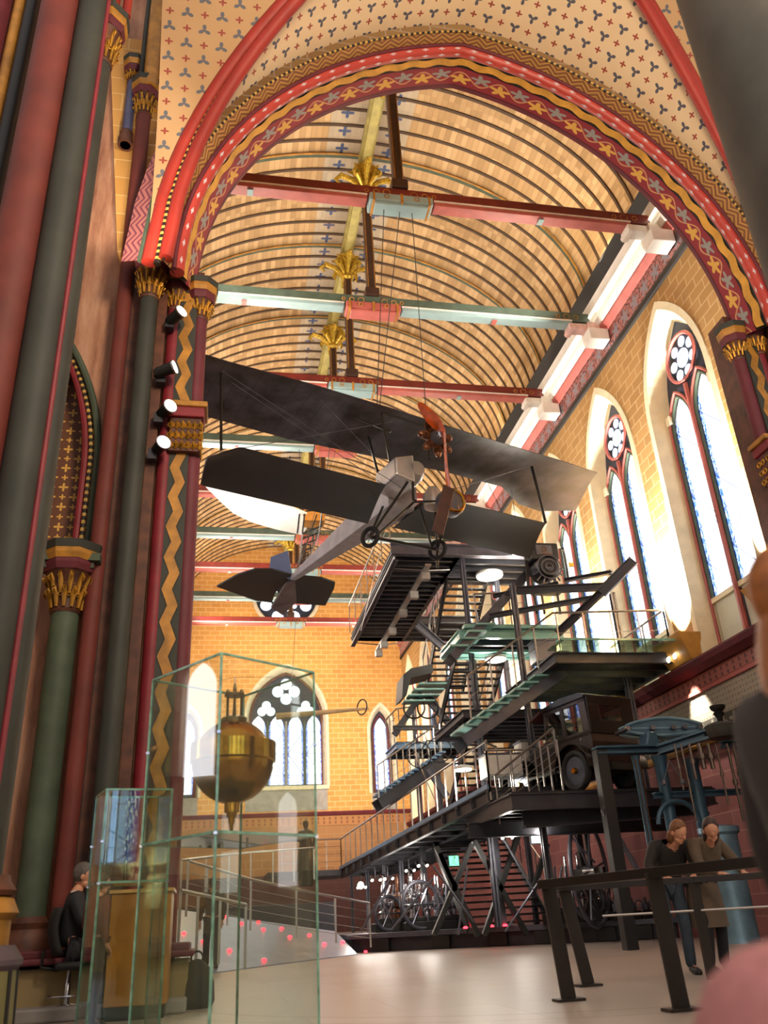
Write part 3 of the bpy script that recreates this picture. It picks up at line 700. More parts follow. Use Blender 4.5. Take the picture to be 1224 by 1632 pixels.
# ------------------------------------------------------------------ chancel arch and vault
M['gold_bright'] = paint('ochre_gold_band', '#c8943c', 0.5, 0.0, var=0.12, scale=4)
A_C = arch_c(4.6, 15.15 - 9.5); A_R = 4.6 + A_C; AZS = 9.5
def apt(t, s):          # t -1..1 from left springer over the apex to the right one; s 0 inner .. 1 outer (nearer the camera)
    off = 0.42 * s; zs = AZS - 0.25 * s; R = A_R + off
    c = A_C; amax = math.acos(c / R); a = amax * (1 - abs(t)); x = R * cos(a) - c
    return Vector((XC + (x if t > 0 else -x), YA - 0.95 * s, zs + R * sin(a)))
NA = 64
alen = [0.0]
for i in range(1, NA + 1): alen.append(alen[-1] + (apt(-1 + 2 * i / NA, 0.3) - apt(-1 + 2 * (i - 1) / NA, 0.3)).length)
arch_root = struct(thing('wall_arch', None, None, (XC, YA, 0)), 'painted pointed chancel arch')
def aband(name, s0, s1, mat, wave=0.0, lift=0.0, per=28):
    w = MB()
    def fn(a, b):
        t = -1 + 2 * a; s = lerp(s0, s1, b) + (wave * sin(a * per * 2 * pi) if wave else 0); p = apt(t, s)
        if lift:
            q = Vector((XC + 0.0, p.y, 10.5)) - p; q.y = -0.6 * q.length; p = p + q.normalized() * lift
        return p
    w.grid(fn, NA * (3 if wave else 1), 3, 0, lambda a, b: (alen[min(NA, int(a * NA))] if False else a * alen[-1], b)); return w.build(name, mat, arch_root, True)
def aroll(name, s, r, mat, lift=0.0):
    w = MB(); pts = []
    for i in range(NA + 1):
        p = apt(-1 + 2 * i / NA, s); q = Vector((XC, p.y, 10.5)) - p; q.y = -0.6 * q.length; pts.append(p + q.normalized() * lift)
    w.tube(pts, r, 10, False); return w.build(name, mat, arch_root, True)
aband('vine_band', -0.02, 0.35, M['vine'])
aband('green_hollow', 0.34, 0.54, M['dark_green'])
aband('gold_wavy_band', 0.37, 0.50, M['gold_bright'], 0.022, 0.06, 30)
aband('gold_wavy_edge', 0.357, 0.513, M['black_line'], 0.022, 0.04, 30)
aroll('dotted_roll', 0.645, 0.11, M['dots'], 0.03)
aband('dark_hollow', 0.52, 0.77, M['black_line'], 0, -0.02)
aroll('dark_fillet', 0.545, 0.03, M['black'], 0.04); aroll('wine_fillet', 0.755, 0.035, M['wine'], 0.04)
aband('zigzag_band', 0.77, 1.0, M['zigzag'])
aroll('dotted_edge_line', 1.0, 0.02, M['beads'], 0.0)
# wall above the arch towards the nave
w = MB(); outl = [(-1.66, 0), (-1.66, 23.6), (9.76, 23.6), (9.76, 0), (8.95, 0)] + [(apt(1 - 2 * i / NA, 0).x + 0.0, apt(1 - 2 * i / NA, 0).z) for i in range(NA + 1)] + [(-0.45, 0)]
outl[4] = (XC + 4.6, 0); outl[-1] = (XC - 4.6, 0)
w.prism(outl, lambda u, v, d: Vector((u, YA + d, v)), 0.0, 0.10, mi_side=1); struct(w.build('wall_arch', [M['brick_end'], M['wine']]), 'wall over the chancel arch')

# chancel rib vault
VA, VS, VT, KY = 5.1, 9.4, 15.6, 0.66
V_C = arch_c(VA, VT - VS); V_R = VA + V_C
def cz(dx):
    v = V_R * V_R - (abs(dx) + V_C) ** 2; return VS + sqrt(max(0, v))
yf = YA - 0.95 + 0.05; yk = yf - KY * VA
def dxy(y): return VA - (yf - y) / KY
w = MB()
def webf(a, b):
    y = lerp(yk + 0.02, yf, a ** 0.7); d = dxy(y); dx = (2 * b - 1) * d; return Vector((XC + dx, y, cz(dx)))
# UV: arc length across, y along
def webuv(a, b):
    y = lerp(yk + 0.02, yf, a ** 0.7); d = dxy(y); dx = (2 * b - 1) * d; an = atan2(cz(dx) - VS, abs(dx) + V_C); L = V_R * (math.acos(V_C / V_R) - an)
    return ((L if dx > 0 else -L), y)
w.grid(webf, 24, 48, 0, webuv); struct(w.build('ceiling_vault', M['web'], smooth=True), 'cream vault cell painted with fleurs-de-lis in front of the arch')
SIDE = 5.25
for s in (-1, 1):
    w = MB()
    def sidef(a, b, s=s):
        y = lerp(yk + 0.02, yf, a ** 0.7); d = dxy(y); dx = lerp(d, SIDE, b); return Vector((XC + s * dx, y, cz(d)))
    def sideuv(a, b, s=s):
        y = lerp(yk + 0.02, yf, a ** 0.7); d = dxy(y); an = atan2(cz(d) - VS, d + V_C); return (lerp(d, SIDE, b), V_R * an)
    w.grid(sidef, 30, 8, 0, sideuv); struct(w.build('ceiling_vault', M['web_side'], smooth=True), 'side vault cell %s of the cream one' % ('left' if s < 0 else 'right'))
    # diagonal rib: two red rolls and a beaded strip between
    root = struct(thing('ceiling_rib', None, None, (XC + s * VA, yf, VS)), '%s diagonal rib of the chancel vault, two red rolls with a beaded strip' % ('left' if s < 0 else 'right'))
    def path(o, dn):
        pts = []
        for i in range(40):
            dx = lerp(VA + 0.02, 0.4, (i / 39) ** 1.0); y = yf - KY * (VA - dx); pts.append(Vector((XC + s * (dx + o), y + o * 0.5, cz(min(dx, VA)) - dn)))
        return pts
    MB().tube(path(0.11, 0.10), 0.11, 10).build('red_roll', M['vermilion'], root, True)
    MB().tube(path(-0.13, 0.10), 0.10, 10).build('red_roll', M['vermilion'], root, True)
    MB().tube(path(-0.01, 0.17), 0.05, 8).build('beaded_strip', M['beads'], root, True)
    MB().tube(path(0.24, 0.03), 0.045, 6).build('green_fillet', M['mid_green'], root, True)
    w = MB(); p1 = path(0.27, 0.0); p2 = path(0.52, -0.06)
    n = len(p1); Ls = [0]
    for i in range(1, n): Ls.append(Ls[-1] + (p1[i] - p1[i - 1]).length)
    w.add(p1 + p2, [(i, i + 1, n + i + 1, n + i) for i in range(n - 1)], 0, [(Ls[i], 0) for i in range(n)] + [(Ls[i], 1) for i in range(n)]); w.build('zigzag_border', M['zigzag_red'], root, True)
# ------------------------------------------------------------------ columns of the chancel
def capital(w, wl, c, r, z, h, R=None):
    """leafy capital: bell, two rows of curled leaves; wl collects leaves"""
    R = R or r * 1.7
    w.lathe([(r * 1.05, z), (r * 1.15, z + 0.03), (r * 1.0, z + 0.05), (r * 1.05, z + h * 0.4), (R * 0.9, z + h * 0.95), (R, z + h)], c, 20)
    for row, (zz, k, L) in enumerate(((z + 0.06, 12, 0.45), (z + h * 0.42, 12, 0.5))):
        for i in range(k):
            an = 2 * pi * (i + 0.5 * row) / k; d = Vector((cos(an), sin(an), 0)); b = Vector(c) + d * (r * 1.08 + (0.02 if row else 0)); sz = h * L
            wl.tube([b + V(0, 0, zz), b + d * r * 0.12 + V(0, 0, zz + sz * 0.6), b + d * r * 0.45 + V(0, 0, zz + sz), b + d * r * 0.6 + V(0, 0, zz + sz * 0.78), b + d * r * 0.45 + V(0, 0, zz + sz * 0.62)], [r * 0.12, r * 0.2, r * 0.15, r * 0.12, r * 0.05], 6)
        for i in range(k):
            an = 2 * pi * (i + 0.5 * row + 0.5) / k; d = Vector((cos(an), sin(an), 0)); b = Vector(c) + d * (r * 1.25) + V(0, 0, zz + h * 0.3)
            wl.ring(b, r * 0.16, r * 0.05, d, 8, 4)
def column(label, x, y, r, z0, z1, mat, cap=None, caph=0.6, abacus=True, name='column', n=28, base=True, ring_mat=None, capmat=None):
    root = thing(name, label, 'column', (x, y, z0))
    MB().lathe([(r, z0), (r, z1)], (x, y, 0), n).build('shaft', mat, root, True)
    if base:
        MB().lathe([(r * 1.5, z0 - 0.0), (r * 1.5, z0 + 0.10), (r * 1.35, z0 + 0.16), (r * 1.2, z0 + 0.2), (r * 1.3, z0 + 0.26), (r * 1.02, z0 + 0.32)], (x, y, 0), n).build('base', M['brown_panel'], root, True)
    if cap is not None:
        w = MB(); wl = MB(); capital(w, wl, (x, y, 0), r, cap, caph); w.build('capital', M['brown_panel'], root, True); wl.build('gilt_leaves', capmat or M['gold'], root, True)
        if abacus:
            R = r * 1.95; w = MB(); w.lathe([(R * 0.95, cap + caph), (R * 1.05, cap + caph + 0.08), (R * 1.05, cap + caph + 0.13)], (x, y, 0), 8, a0=pi / 8); w.build('abacus', M['wine'], root)
            w = MB(); w.lathe([(R * 1.07, cap + caph + 0.13), (R * 1.16, cap + caph + 0.2), (R * 1.16, cap + caph + 0.26)], (x, y, 0), 8, a0=pi / 8); w.build('abacus_edge', M['gold_paint'], root)
            w = MB(); w.lathe([(R * 1.18, cap + caph + 0.26), (R * 1.25, cap + caph + 0.36), (R * 1.1, cap + caph + 0.38)], (x, y, 0), 8, a0=pi / 8); w.build('abacus_top', M['dark_green'], root)
    return root

# left pier, from the arch opening outwards
def pier(s, near_labels):
    X = lambda x: x if s < 0 else 2 * XC - x          # mirror for the right pier
    L = near_labels
    column(L[0], X(-0.47), YA + 0.02, 0.115, 0, 9.35, M['wine'], 8.98, 0.34)
    # wavy gold strip on its dark green board
    root = thing('pilaster', L[1], 'pilaster', (X(-0.66), YA, 0))
    w = MB(); w.box((X(-0.66), YA - 0.02, 4.75), (0.30, 0.20, 9.5)); w.build('board', M['dark_green'], root)
    w = MB(); N = 171; pl = []; pr = []
    for i in range(N + 1):
        z = 9.4 * i / N; tri = abs(((z / 0.44) % 1) - 0.5) * 2 - 0.5; o = 0.085 * tri
        pl.append((-0.645 - 0.065 + o, z)); pr.append((-0.645 + 0.065 + o, z))
    for lst, (dd, mt, nm) in ((0, (0.125, M['gold_paint'], 'wavy_gold_strip')), (0.018, (0.12, M['black_line'], 'wavy_outline'))):
        w = MB(); a = [(X(p[0] - lst), YA - dd, p[1]) for p in pl]; b = [(X(p[0] + lst), YA - dd, p[1]) for p in pr]
        w.add(a + b + [(p[0], YA - 0.11, p[2]) for p in a] + [(p[0], YA - 0.11, p[2]) for p in b], [(i, i + 1, N + 2 + i, N + 1 + i) for i in range(N)] + [(i, i + 1, 2 * N + 3 + i, 2 * N + 2 + i) for i in range(N)] + [(N + 1 + i, N + 2 + i, 3 * N + 4 + i, 3 * N + 3 + i) for i in range(N)], 0); w.build(nm, mt, root)
    # carved band half way up, wrapping strip and column
    root = thing('capital_band', L[2], 'capital', (X(-0.56), YA, 6.6))
    w = MB(); wl = MB(); w.box((X(-0.57), YA - 0.04, 6.86), (0.42, 0.34, 0.52)); w.build('bell', M['brown_panel'], root)
    for i in range(6):
        for j in range(3):
            c = Vector((X(-0.77 + i * 0.08), YA - 0.22, 6.68 + j * 0.16)); wl.ring(c, 0.035, 0.014, (0, 1, 0), 8, 4); wl.tube([c + V(0, 0, -0.06), c + V(0.02, -0.04, 0.0), c + V(0, -0.02, 0.06)], [0.01, 0.025, 0.01], 5)
    for j in range(3):
        for yy in (YA - 0.14, YA, YA + 0.1):
            wl.ring((X(-0.35), yy, 6.68 + j * 0.16), 0.04, 0.016, (1, 0, 0), 8, 4)
    wl.build('gilt_rosettes', M['gold'], root, True)
    w = MB(); w.box((X(-0.57), YA - 0.05, 7.21), (0.50, 0.42, 0.16)); w.build('red_fascia', M['crimson'], root, bevel=0.02)
    w = MB(); w.box((X(-0.57), YA - 0.05, 7.33), (0.58, 0.48, 0.09)); w.build('gold_edge', M['gold_paint'], root, bevel=0.02)
    column(L[3], X(-0.83), YA - 0.04, 0.10, 0, 9.3, M['crimson'], 9.08, 0.36)
    column(L[4], X(-1.19), YA - 0.30, 0.125, 0, 9.7, M['dark_green'], 9.05, 0.55)
    column(L[5], X(-1.575), YA - 0.02, 0.115, 0, 13.5, M['brick_red'], 13.2, 0.45)
left_labels = ['wine red jamb column under the left end of the arch', 'wavy gold strip on dark green board beside the left jamb column',
    'gilt carved band with red fascia, half way up the left jamb', 'thin crimson shaft behind the four spotlights', 'dark green shaft carrying the large gilt capital of the left rib', 'brick red shaft left of the dark green shaft, rising past it to a small gilt capital']
right_labels = ['wine red jamb column under the right end of the arch', 'wavy gold strip beside the right jamb column', 'carved band on the right jamb at the edge of the photo',
    'crimson shaft right of the right jamb column', 'dark green shaft carrying the right rib', 'brick red shaft outermost on the right pier']
pier(-1, left_labels); pier(1, right_labels)
# pier bodies behind the shafts
for s in (-1, 1):
    X = lambda x: x if s < 0 else 2 * XC - x
    w = MB(); w.box((X(-1.05), YA + 0.32, 5.0), (1.24, 0.5, 10.0)); w.box((X(-1.4), YA + 0.1, 5.0), (0.16, 0.3, 10.0)); w.box((X(-1.01), YA + 0.0, 5.0), (0.13, 0.3, 10.0)); struct(w.build('wall_pier', M['brown_panel']), '%s pier of the chancel arch, painted brown between the shafts' % ('left' if s < 0 else 'right'))
    w = MB()
    for xx in (-1.33, -1.47, -0.95, -1.07): w.box((X(xx), YA - 0.06, 5.0), (0.012, 0.02, 10.0))
    struct(w.build('trim_13', M['black_line']), 'dark painted lines on the %s pier' % ('left' if s < 0 else 'right'))

# left chancel wall with its blind arch
wy = YA + 0.35
w = MB(); ba = dict(cx=-2.42, hw=0.62, zs=6.6, za=8.75); hole = arch_outline(ba['hw'], 4.9, ba['zs'], ba['za'], 10, ba['cx'])
fC = lambda u, v, d: Vector((u, wy + d, v))
wall_with_holes('wall_chancel', [(-9, 0), (-1.6, 0), (-1.6, 20), (-9, 20)], [hole], fC, [M['marble'], M['mid_green']])
w = MB(); w.box((ba['cx'], wy + 0.5, 6.9), (1.4, 0.1, 4.2)); planar_uv(struct(w.build('wall_chancel', M['gold_diaper']), 'gold quatrefoil panel inside the blind arch'), 0, 2)
ar = thing('blind_arch', 'tall pointed blind arch moulding in red, black rope and green on the left wall', 'arch', (ba['cx'], wy, 4.9))
for off, r, mt, nm, yy in ((0.03, 0.05, M['mid_green'], 'green_roll', -0.03), (-0.07, 0.03, M['beads'], 'rope_moulding', 0.02), (-0.15, 0.05, M['crimson'], 'red_roll', 0.06)):
    MB().tube([(p[0], wy + yy, p[1]) for p in arch_outline(ba['hw'] + off, 4.9, ba['zs'], ba['za'] + off * 1.3, 12, ba['cx'])], r, 8).build(nm, mt, ar, True)
column('grey green half column with gilt palmette capital under the blind arch', -1.885, YA - 0.05, 0.165, 0.6, 4.3, M['mid_green'], 4.28, 0.52, capmat=paint('antique_gold', '#a87824', 0.4, 0.4, var=0.2))
w = MB(); w.box((-1.885, YA - 0.02, 4.98), (0.75, 0.5, 0.10)); w.box((-1.885, YA - 0.02, 4.9), (0.6, 0.4, 0.10)); struct(w.build('trim_14', M['mid_green']), 'flat green ledge over the palmette capital')
# pale stone window bay high on the left wall with a small blue shaft
w = MB(); p0 = at(182, 120, YA); p1 = at(215, 560, YA)
w.hexa([(-1.80, wy - 0.15, 10.4), (-1.74, wy - 0.15, 10.2), (-1.74, wy, 10.2), (-1.80, wy, 10.4), (-2.35, wy - 0.15, 15.5), (-1.72, wy - 0.15, 15.5), (-1.72, wy, 15.5), (-2.35, wy, 15.5)])
struct(w.build('wall_bay', ashlar('ashlar_bay', '#d8a45c', '#c8924a', '#e8c88c', 0.8, 0.4, 'x', 0.012)), 'pale orange stone bay high on the left wall')
light('bay_fill', 'SPOT', (-1.2, 8.2, 7.5), (-1.95, 10.6, 13.0), 900, WARM, 0.1, spot=40)  # spot added to brighten the stone bay, no fixture
pb = at(212, 130, YA + 0.1)
column('short blue shaft high up in the orange stone bay', pb.x, wy - 0.28, 0.085, 12.6, 14.15, paint('slate_blue_paint', '#4a4c6a', 0.5), 14.12, 0.22, base=True)
# plinth along the foot of the left wall
w = MB(); w.box((-2.9, YA - 0.1, 0.22), (5.4, 1.1, 0.44)); struct(w.build('baseboard_left', ashlar('ashlar_plinth', '#96825c', '#82704c', '#5a4c42', 0.8, 0.5, 'x', 0.02), bevel=0.02), 'low stone plinth along the foot of the left wall')
w = MB(); w.box((-2.9, YA - 0.18, 0.50), (5.5, 1.2, 0.06)); w.box((-2.9, YA - 0.1, 0.56), (5.4, 1.0, 0.08)); struct(w.build('trim_15', M['wine'], bevel=0.02), 'wine red moulding on top of the left plinth')
w = MB(); w.box((-2.9, YA - 0.75, 0.06), (5.4, 0.6, 0.12)); struct(w.build('trim_16', M['grey_stone'], bevel=0.02), 'low grey stone step in front of the plinth')

# nearer columns at the left edge
def near_col(label, pxl, pxr, py, y, z1, mat, cap=None, caph=0.4, z0=0.0, fillet=False, base=True):
    a = at(pxl, py, y); b = at(pxr, py, y); r = (b.x - a.x) / 2 * 0.96; x = (a.x + b.x) / 2
    c = column(label, x, y, r, z0, z1, mat, cap, caph, base=base)
    if fillet:
        MB().lathe([(r * 0.16, z0), (r * 0.16, z1)], (x + r * 1.06, y - 0.02, 0), 8).build('red_fillet', M['crimson'], c, True)
    return x, r
near_col('small dark shaft with gilt capital between the big dark column and the orange bay', 76, 119, 540, 8.0, 12.4, M['dark_green'], 11.1, 0.62)
near_col('big dark green column at the left, beside the big red one', 33, 95, 550, 7.0, 14.0, M['dark_green'], fillet=True)
near_col('big brick red column at the left edge of the photo', 66, 128, 0, 6.95, 14.0, M['brick_red'])
near_col('dark narrow shaft left of the big brick red column', 42, 66, 0, 7.35, 14.0, M['black'])
near_col('ochre gold narrow shaft in the upper left corner', 24, 44, 0, 7.40, 14.0, M['gold_paint'])
near_col('plum red column cut by the upper left corner', -40, 24, 0, 7.45, 14.0, M['wine'])
# red rolls above the small shaft capital
root = thing('arch_springer', 'two vermilion rolls springing from the small gilt capital in the upper left', 'arch moulding', (-1.75, 8.0, 12.4))
for k, (x0, r) in enumerate(((-1.78, 0.10), (-1.58, 0.06))):
    MB().tube([(x0, 8.0, 12.2), (x0, 8.0, 13.0), (x0 + 0.05, 7.95, 14.0), (x0 + 0.25, 7.7, 15.2), (x0 + 0.8, 7.3, 16.4)], r, 10).build('roll', M['vermilion'], root, True)
# gold wall rib above the brick red shaft
root = thing('wall_rib', 'ochre wall rib rising from the small gilt capital of the brick red shaft', 'rib', (-1.55, YA, 13.8))
MB().tube([(-1.5, YA - 0.15, 13.8), (-1.5, YA - 0.2, 15.5), (-1.45, YA - 0.5, 17.2), (-1.4, YA - 1.2, 18.8)], 0.13, 10).build('rib', M['gold_paint'], root, True)
MB().tube([(-1.68, YA - 0.05, 13.8), (-1.68, YA - 0.1, 15.5), (-1.62, YA - 0.4, 17.2), (-1.56, YA - 1.1, 18.8)], 0.05, 8).build('fillet', M['dark_green'], root, True)
# octagonal pedestal in the lower left corner
root = thing('pedestal', 'stepped octagonal column pedestal with greenish panels in the lower left corner', 'pedestal', (-1.28, 6.2, 0))
pc = (-1.42, 6.2, 0)
MB().lathe([(0.36, 0), (0.36, 0.08), (0.32, 0.14)], pc, 8, a0=pi / 8).build('foot', M['wine'], root)
MB().lathe([(0.285, 0.14), (0.27, 0.52)], pc, 8, a0=pi / 8).build('drum', M['panel_green'] if 'panel_green' in M else paint('olive_panel', '#7c7446', 0.6), root)
w = MB()
for k in range(8):
    a = pi / 8 + 2 * pi * k / 8; w.tube([(pc[0] + 0.283 * cos(a), pc[1] + 0.283 * sin(a), 0.14), (pc[0] + 0.27 * cos(a), pc[1] + 0.27 * sin(a), 0.52)], 0.014, 6)
w.build('dark_edges', M['black_line'], root)
MB().lathe([(0.27, 0.52), (0.30, 0.55), (0.30, 0.58), (0.24, 0.66)], pc, 8, a0=pi / 8).build('slate_moulding', paint('slate_purple', '#5c4c52', 0.6), root)
MB().lathe([(0.20, 0.66), (0.20, 0.80), (0.24, 0.84), (0.20, 0.92), (0.16, 0.94)], pc, 12).build('upper_ring', M['gold_paint'], root, True)
MB().lathe([(0.19, 0.94), (0.21, 0.97), (0.17, 1.02), (0.16, 1.06)], pc, 16).build('torus', M['brown_panel'], root, True)

# big blurred grey column close at the upper right
a = at(1089, 0, 3.0); b = at(1224, 388, 3.0)
xl = a.x
MB_ = column('large dark grey column very close to the camera at the upper right', xl + 0.66, 3.0, 0.53, 0.0, 9.0, paint('grey_green_near', '#4a463c', 0.6), None, base=False)

# spotlights clamped to the thin crimson shaft
sp = [(285, 500, 'uppermost of the four white spotlights on the left jamb', (0.75, -0.75, 0.3)), (272, 587, 'second spotlight from the top on the left jamb, turned sideways', (1, -0.35, 0.25)),
      (268, 650, 'third spotlight from the top on the left jamb', (0.6, -0.9, 0.1)), (258, 708, 'lowest of the four spotlights on the left jamb', (0.5, -1, 0.1))]
for px, py, lab, d in sp:
    c = at(px, py, YA - 0.42); d = Vector(d).normalized(); root = thing('spotlight', lab, 'spotlight', c, 'spotlights on the left jamb')
    R = d.to_track_quat('Z', 'Y').to_matrix()
    MB().lathe([(0.05, -0.24), (0.075, -0.20), (0.085, 0.0), (0.10, 0.04)], c, 16, R).build('housing', M['black'], root, True)
    MB().lathe([(0.10, 0.035), (0.105, 0.06), (0.09, 0.062)], c, 16, R).build('ring', M['chrome'], root, True)
    MB().lathe([(0.09, 0.063), (0.088, 0.072)], c, 16, R).build('lens', M['lamp_white'], root)
    w = MB(); w.tube([c - d * 0.12, c - d * 0.12 + V(-0.12, 0.1, -0.02), V(c.x - 0.14, YA - 0.16, c.z - 0.06)], 0.015, 6); w.box((c.x - 0.13, YA - 0.25, c.z - 0.08), (0.12, 0.12, 0.16)); w.build('bracket', M['steel'], root)
    light('spotlight_beam', 'SPOT', c + d * 0.12, c + d * 2, 160, (1, 0.92, 0.8), 0.05, spot=55)

# apse windows, lit pilasters and arches behind the camera
w = MB(); w.box((3, -9.2, 7), (24, 0.4, 14)); struct(w.build('wall_apse', M['cream']), 'pale apse wall behind the camera')
def lit_window(fn, cx, hw, z0, zs, za, loc, mat, bars=False):
    wcount[0] += 1; root = struct(thing('window_%d' % (wcount[0] + 1), None, None, loc))
    w = MB(); ol = arch_outline(hw, z0, zs, za, 8, cx); tri = tessellate_polygon([[Vector((p[0], p[1], 0)) for p in ol]])
    w.add([fn(p[0], p[1], 0) for p in ol], [tuple(t) for t in tri], 0, [((p[0] - cx) / hw, p[1]) for p in ol]); w.build('pane', mat, root)
    MB().tube([fn(p[0], p[1], 0.05) for p in arch_outline(hw + 0.1, z0, zs, za + 0.12, 10, cx)], 0.14, 8).build('window_frame', M['stone'], root, True)
    if bars: MB().tube([fn(cx, z0, 0.05), fn(cx, zs + 0.2, 0.05)], 0.05, 6).build('mullion', M['stone'], root, True)
M['pane_blue'] = m_pane('lit_blue_leaded_glass', '#7ea2e0', '#2c4ca0', 7.0, 0.6)
for cx in (-3.0, 0.2, 3.4, 6.6): lit_window(lambda u, v, d: Vector((u, -9.0 + d, v)), cx, 0.8, 2.4, 5.0, 6.2, (cx, -9, 2.4), M['pane_blue'], True)
for cx in (-1.4, 1.8, 4.6):
    column('pale half column of the apse behind the camera, at x %s' % ('left' if cx < 0 else 'middle' if cx < 3 else 'right'), cx, -8.75, 0.22, 0, 5.2, M['cream'], 4.9, 0.5)
    light('apse_uplight', 'SPOT', (cx, -7.9, 0.8), (cx, -8.9, 5.0), 1300, WARM, 0.1, spot=70)
# left aisle window beside the camera, seen only mirrored in the showcase
M['pane_bright'] = m_pane('lit_bright_leaded_glass', '#fff6e4', '#c8d4ff', 17.0, 2.0, 0.01)
M['column_glow'] = m_pane('cream_column_glow', '#fff0d4', '#e8dcc0', 9.0, 2.0, 0.01)
lit_window(lambda u, v, d: Vector((-6.6 + d, u, v)), 7.98, 0.26, 2.65, 3.9, 4.3, (-6.6, 7.98, 2.65), M['pane_bright'])
lit_window(lambda u, v, d: Vector((9.6 - d, u, v)), 3.35, 0.2, 1.3, 2.5, 2.8, (9.6, 3.35, 1.3), M['column_glow'])  # glowing panel added on the right, mirrors as a lit cream column
w = MB(); w.box((-6.85, 6.0, 5), (0.4, 8, 10)); struct(w.build('wall_aisle', M['stone']), 'left aisle wall'); w = MB(); w.box((9.85, 2.0, 5), (0.4, 7, 10)); struct(w.build('wall_aisle', M['stone']), 'right aisle wall beside the camera')
# ------------------------------------------------------------------ large biplane hanging in the nave
PO = Vector((4.3, 15.0, 0)); PR = Vector((.956, .294, 0)); PB = Vector((-.294, .956, 0))
def pl(r, b, z): return PO + PR * r + PB * b + Vector((0, 0, z))
root = thing('biplane', 'large dark vintage biplane with wooden propeller hanging under the tie beams', 'aeroplane', pl(-0.3, -0.4, 9.4))
def wing(outline_le, outline_te, z, th, camber, name, mat, parent, dih=0.0):
    """LE and TE polylines (r, b) with the same number of stations"""
    w = MB(); n = len(outline_le); K = 8; top = []; bot = []; uv = []
    for (r0, b0), (r1, b1) in zip(outline_le, outline_te):
        for k in range(K + 1):
            f = k / K; r = lerp(r0, r1, f); b = lerp(b0, b1, f); c = camber * sin(pi * min(1, f * 1.1) ** 0.7) - 0.02 * f
            h = th * (sin(pi * f ** 0.6) * 0.9 + 0.12); zz = z + c + dih * abs(r + 0.3)
            top.append(pl(r, b, zz + h / 2)); bot.append(pl(r, b, zz - h / 2)); uv.append((r, b))
    W = K + 1; q = [(i * W + k, (i + 1) * W + k, (i + 1) * W + k + 1, i * W + k + 1) for i in range(n - 1) for k in range(K)]
    w.add(bot, q, 0, uv); w.add(top, [f[::-1] for f in q], 0, uv); N = n * W
    edge = [(i * W, (i + 1) * W, N + (i + 1) * W, N + i * W) for i in range(n - 1)] + [(i * W + K, (i + 1) * W + K, N + (i + 1) * W + K, N + i * W + K) for i in range(n - 1)]
    edge += [(k, k + 1, N + k + 1, N + k) for k in range(K)] + [((n - 1) * W + k, (n - 1) * W + k + 1, N + (n - 1) * W + k + 1, N + (n - 1) * W + k) for k in range(K)]
    w.add(bot + top, edge, 0, uv + uv)
    return w.build(name, mat, parent, True)
def seg(pts, n):
    """resample polyline by r"""
    out = []
    for i in range(len(pts) - 1):
        for k in range(n): out.append((lerp(pts[i][0], pts[i + 1][0], k / n), lerp(pts[i][1], pts[i + 1][1], k / n)))
    return out + [pts[-1]]
le = [(-6.6, -0.35), (-4.6, -0.18), (-2.8, -0.12), (-1.1, 0.02), (1.4, 0.26), (3.4, 0.42), (5.15, 0.6)]
te = [(-6.6, 1.75), (-4.6, 1.80), (-2.2, 2.0), (-0.8, 1.95), (1.4, 2.0), (3.7, 2.25), (5.95, 2.55)]
te2 = [(-6.6, 1.7), (-4.5, 1.8), (-2.5, 2.0), (-0.9, 1.98), (1.6, 1.98), (3.3, 2.1), (4.3, 2.75), (5.1, 2.9), (6.0, 2.5)]
le2 = [(-6.6, -0.35), (-4.6, -0.18), (-2.8, -0.12), (-1.1, 0.02), (1.4, 0.26), (3.1, 0.40), (3.9, 0.46), (4.5, 0.53), (5.15, 0.6)]
wing(seg(le2, 3), seg(te2, 3), 10.45, 0.10, 0.10, 'upper_wing', M['wing_skin'], root)
wing(seg([(-4.75, 0.35), (-4.3, -0.3), (-1.2, 0.0)], 4), seg([(-4.6, 1.3), (-4.5, 1.35), (-0.75, 1.72)], 4), 8.55, 0.10, 0.10, 'lower_left_wing', M['fabric_dark'], root)
wing(seg([(0.05, 0.1), (1.5, 0.18), (3.0, 0.28)], 4), seg([(-0.13, 1.7), (1.8, 1.85), (3.85, 2.05)], 4), 8.55, 0.10, 0.10, 'lower_right_wing', M['fabric_dark'], root)
# fuselage boom, square tapering
def boom(b0, b1, w0, w1, z0, z1, name, mat):
    w = MB(); p = []
    for b, hw, z in ((b0, w0, z0), (b1, w1, z1)): p += [pl(-0.3 - hw, b, z - hw), pl(-0.3 + hw, b, z - hw), pl(-0.3 + hw, b, z + hw), pl(-0.3 - hw, b, z + hw)]
    w.hexa([p[0], p[1], p[5], p[4], p[3], p[2], p[6], p[7]]); return w.build(name, mat, root, bevel=0.02)
boom(0.9, 7.15, 0.36, 0.07, 8.95, 9.35, 'fuselage', paint('silver_fuselage_fabric', '#8f8c92', 0.5, 0.1, var=0.1))
R1 = Matrix((PR, PB, Vector((0, 0, 1)))).transposed()
ax = Matrix((PR, Vector((0, 0, 1)), -PB)).transposed()      # lathe axis pointing forward (-b)
MB().lathe([(0.10, -1.2), (0.24, -1.1), (0.26, -0.6), (0.25, -0.25), (0.16, -0.05)], pl(-0.42, -0.05, 9.1), 20, ax).build('cowling', M['bright_alu'], root, True)
w = MB(); w.hexa([pl(-0.95, 0.0, 8.85), pl(-0.5, 0.0, 8.75), pl(-0.45, 0.9, 8.75), pl(-0.95, 0.9, 8.85), pl(-0.95, 0.0, 9.25), pl(-0.5, 0.0, 9.4), pl(-0.5, 0.9, 9.4), pl(-0.95, 0.9, 9.3)]); w.build('side_panel', M['bright_alu'], root, bevel=0.04)
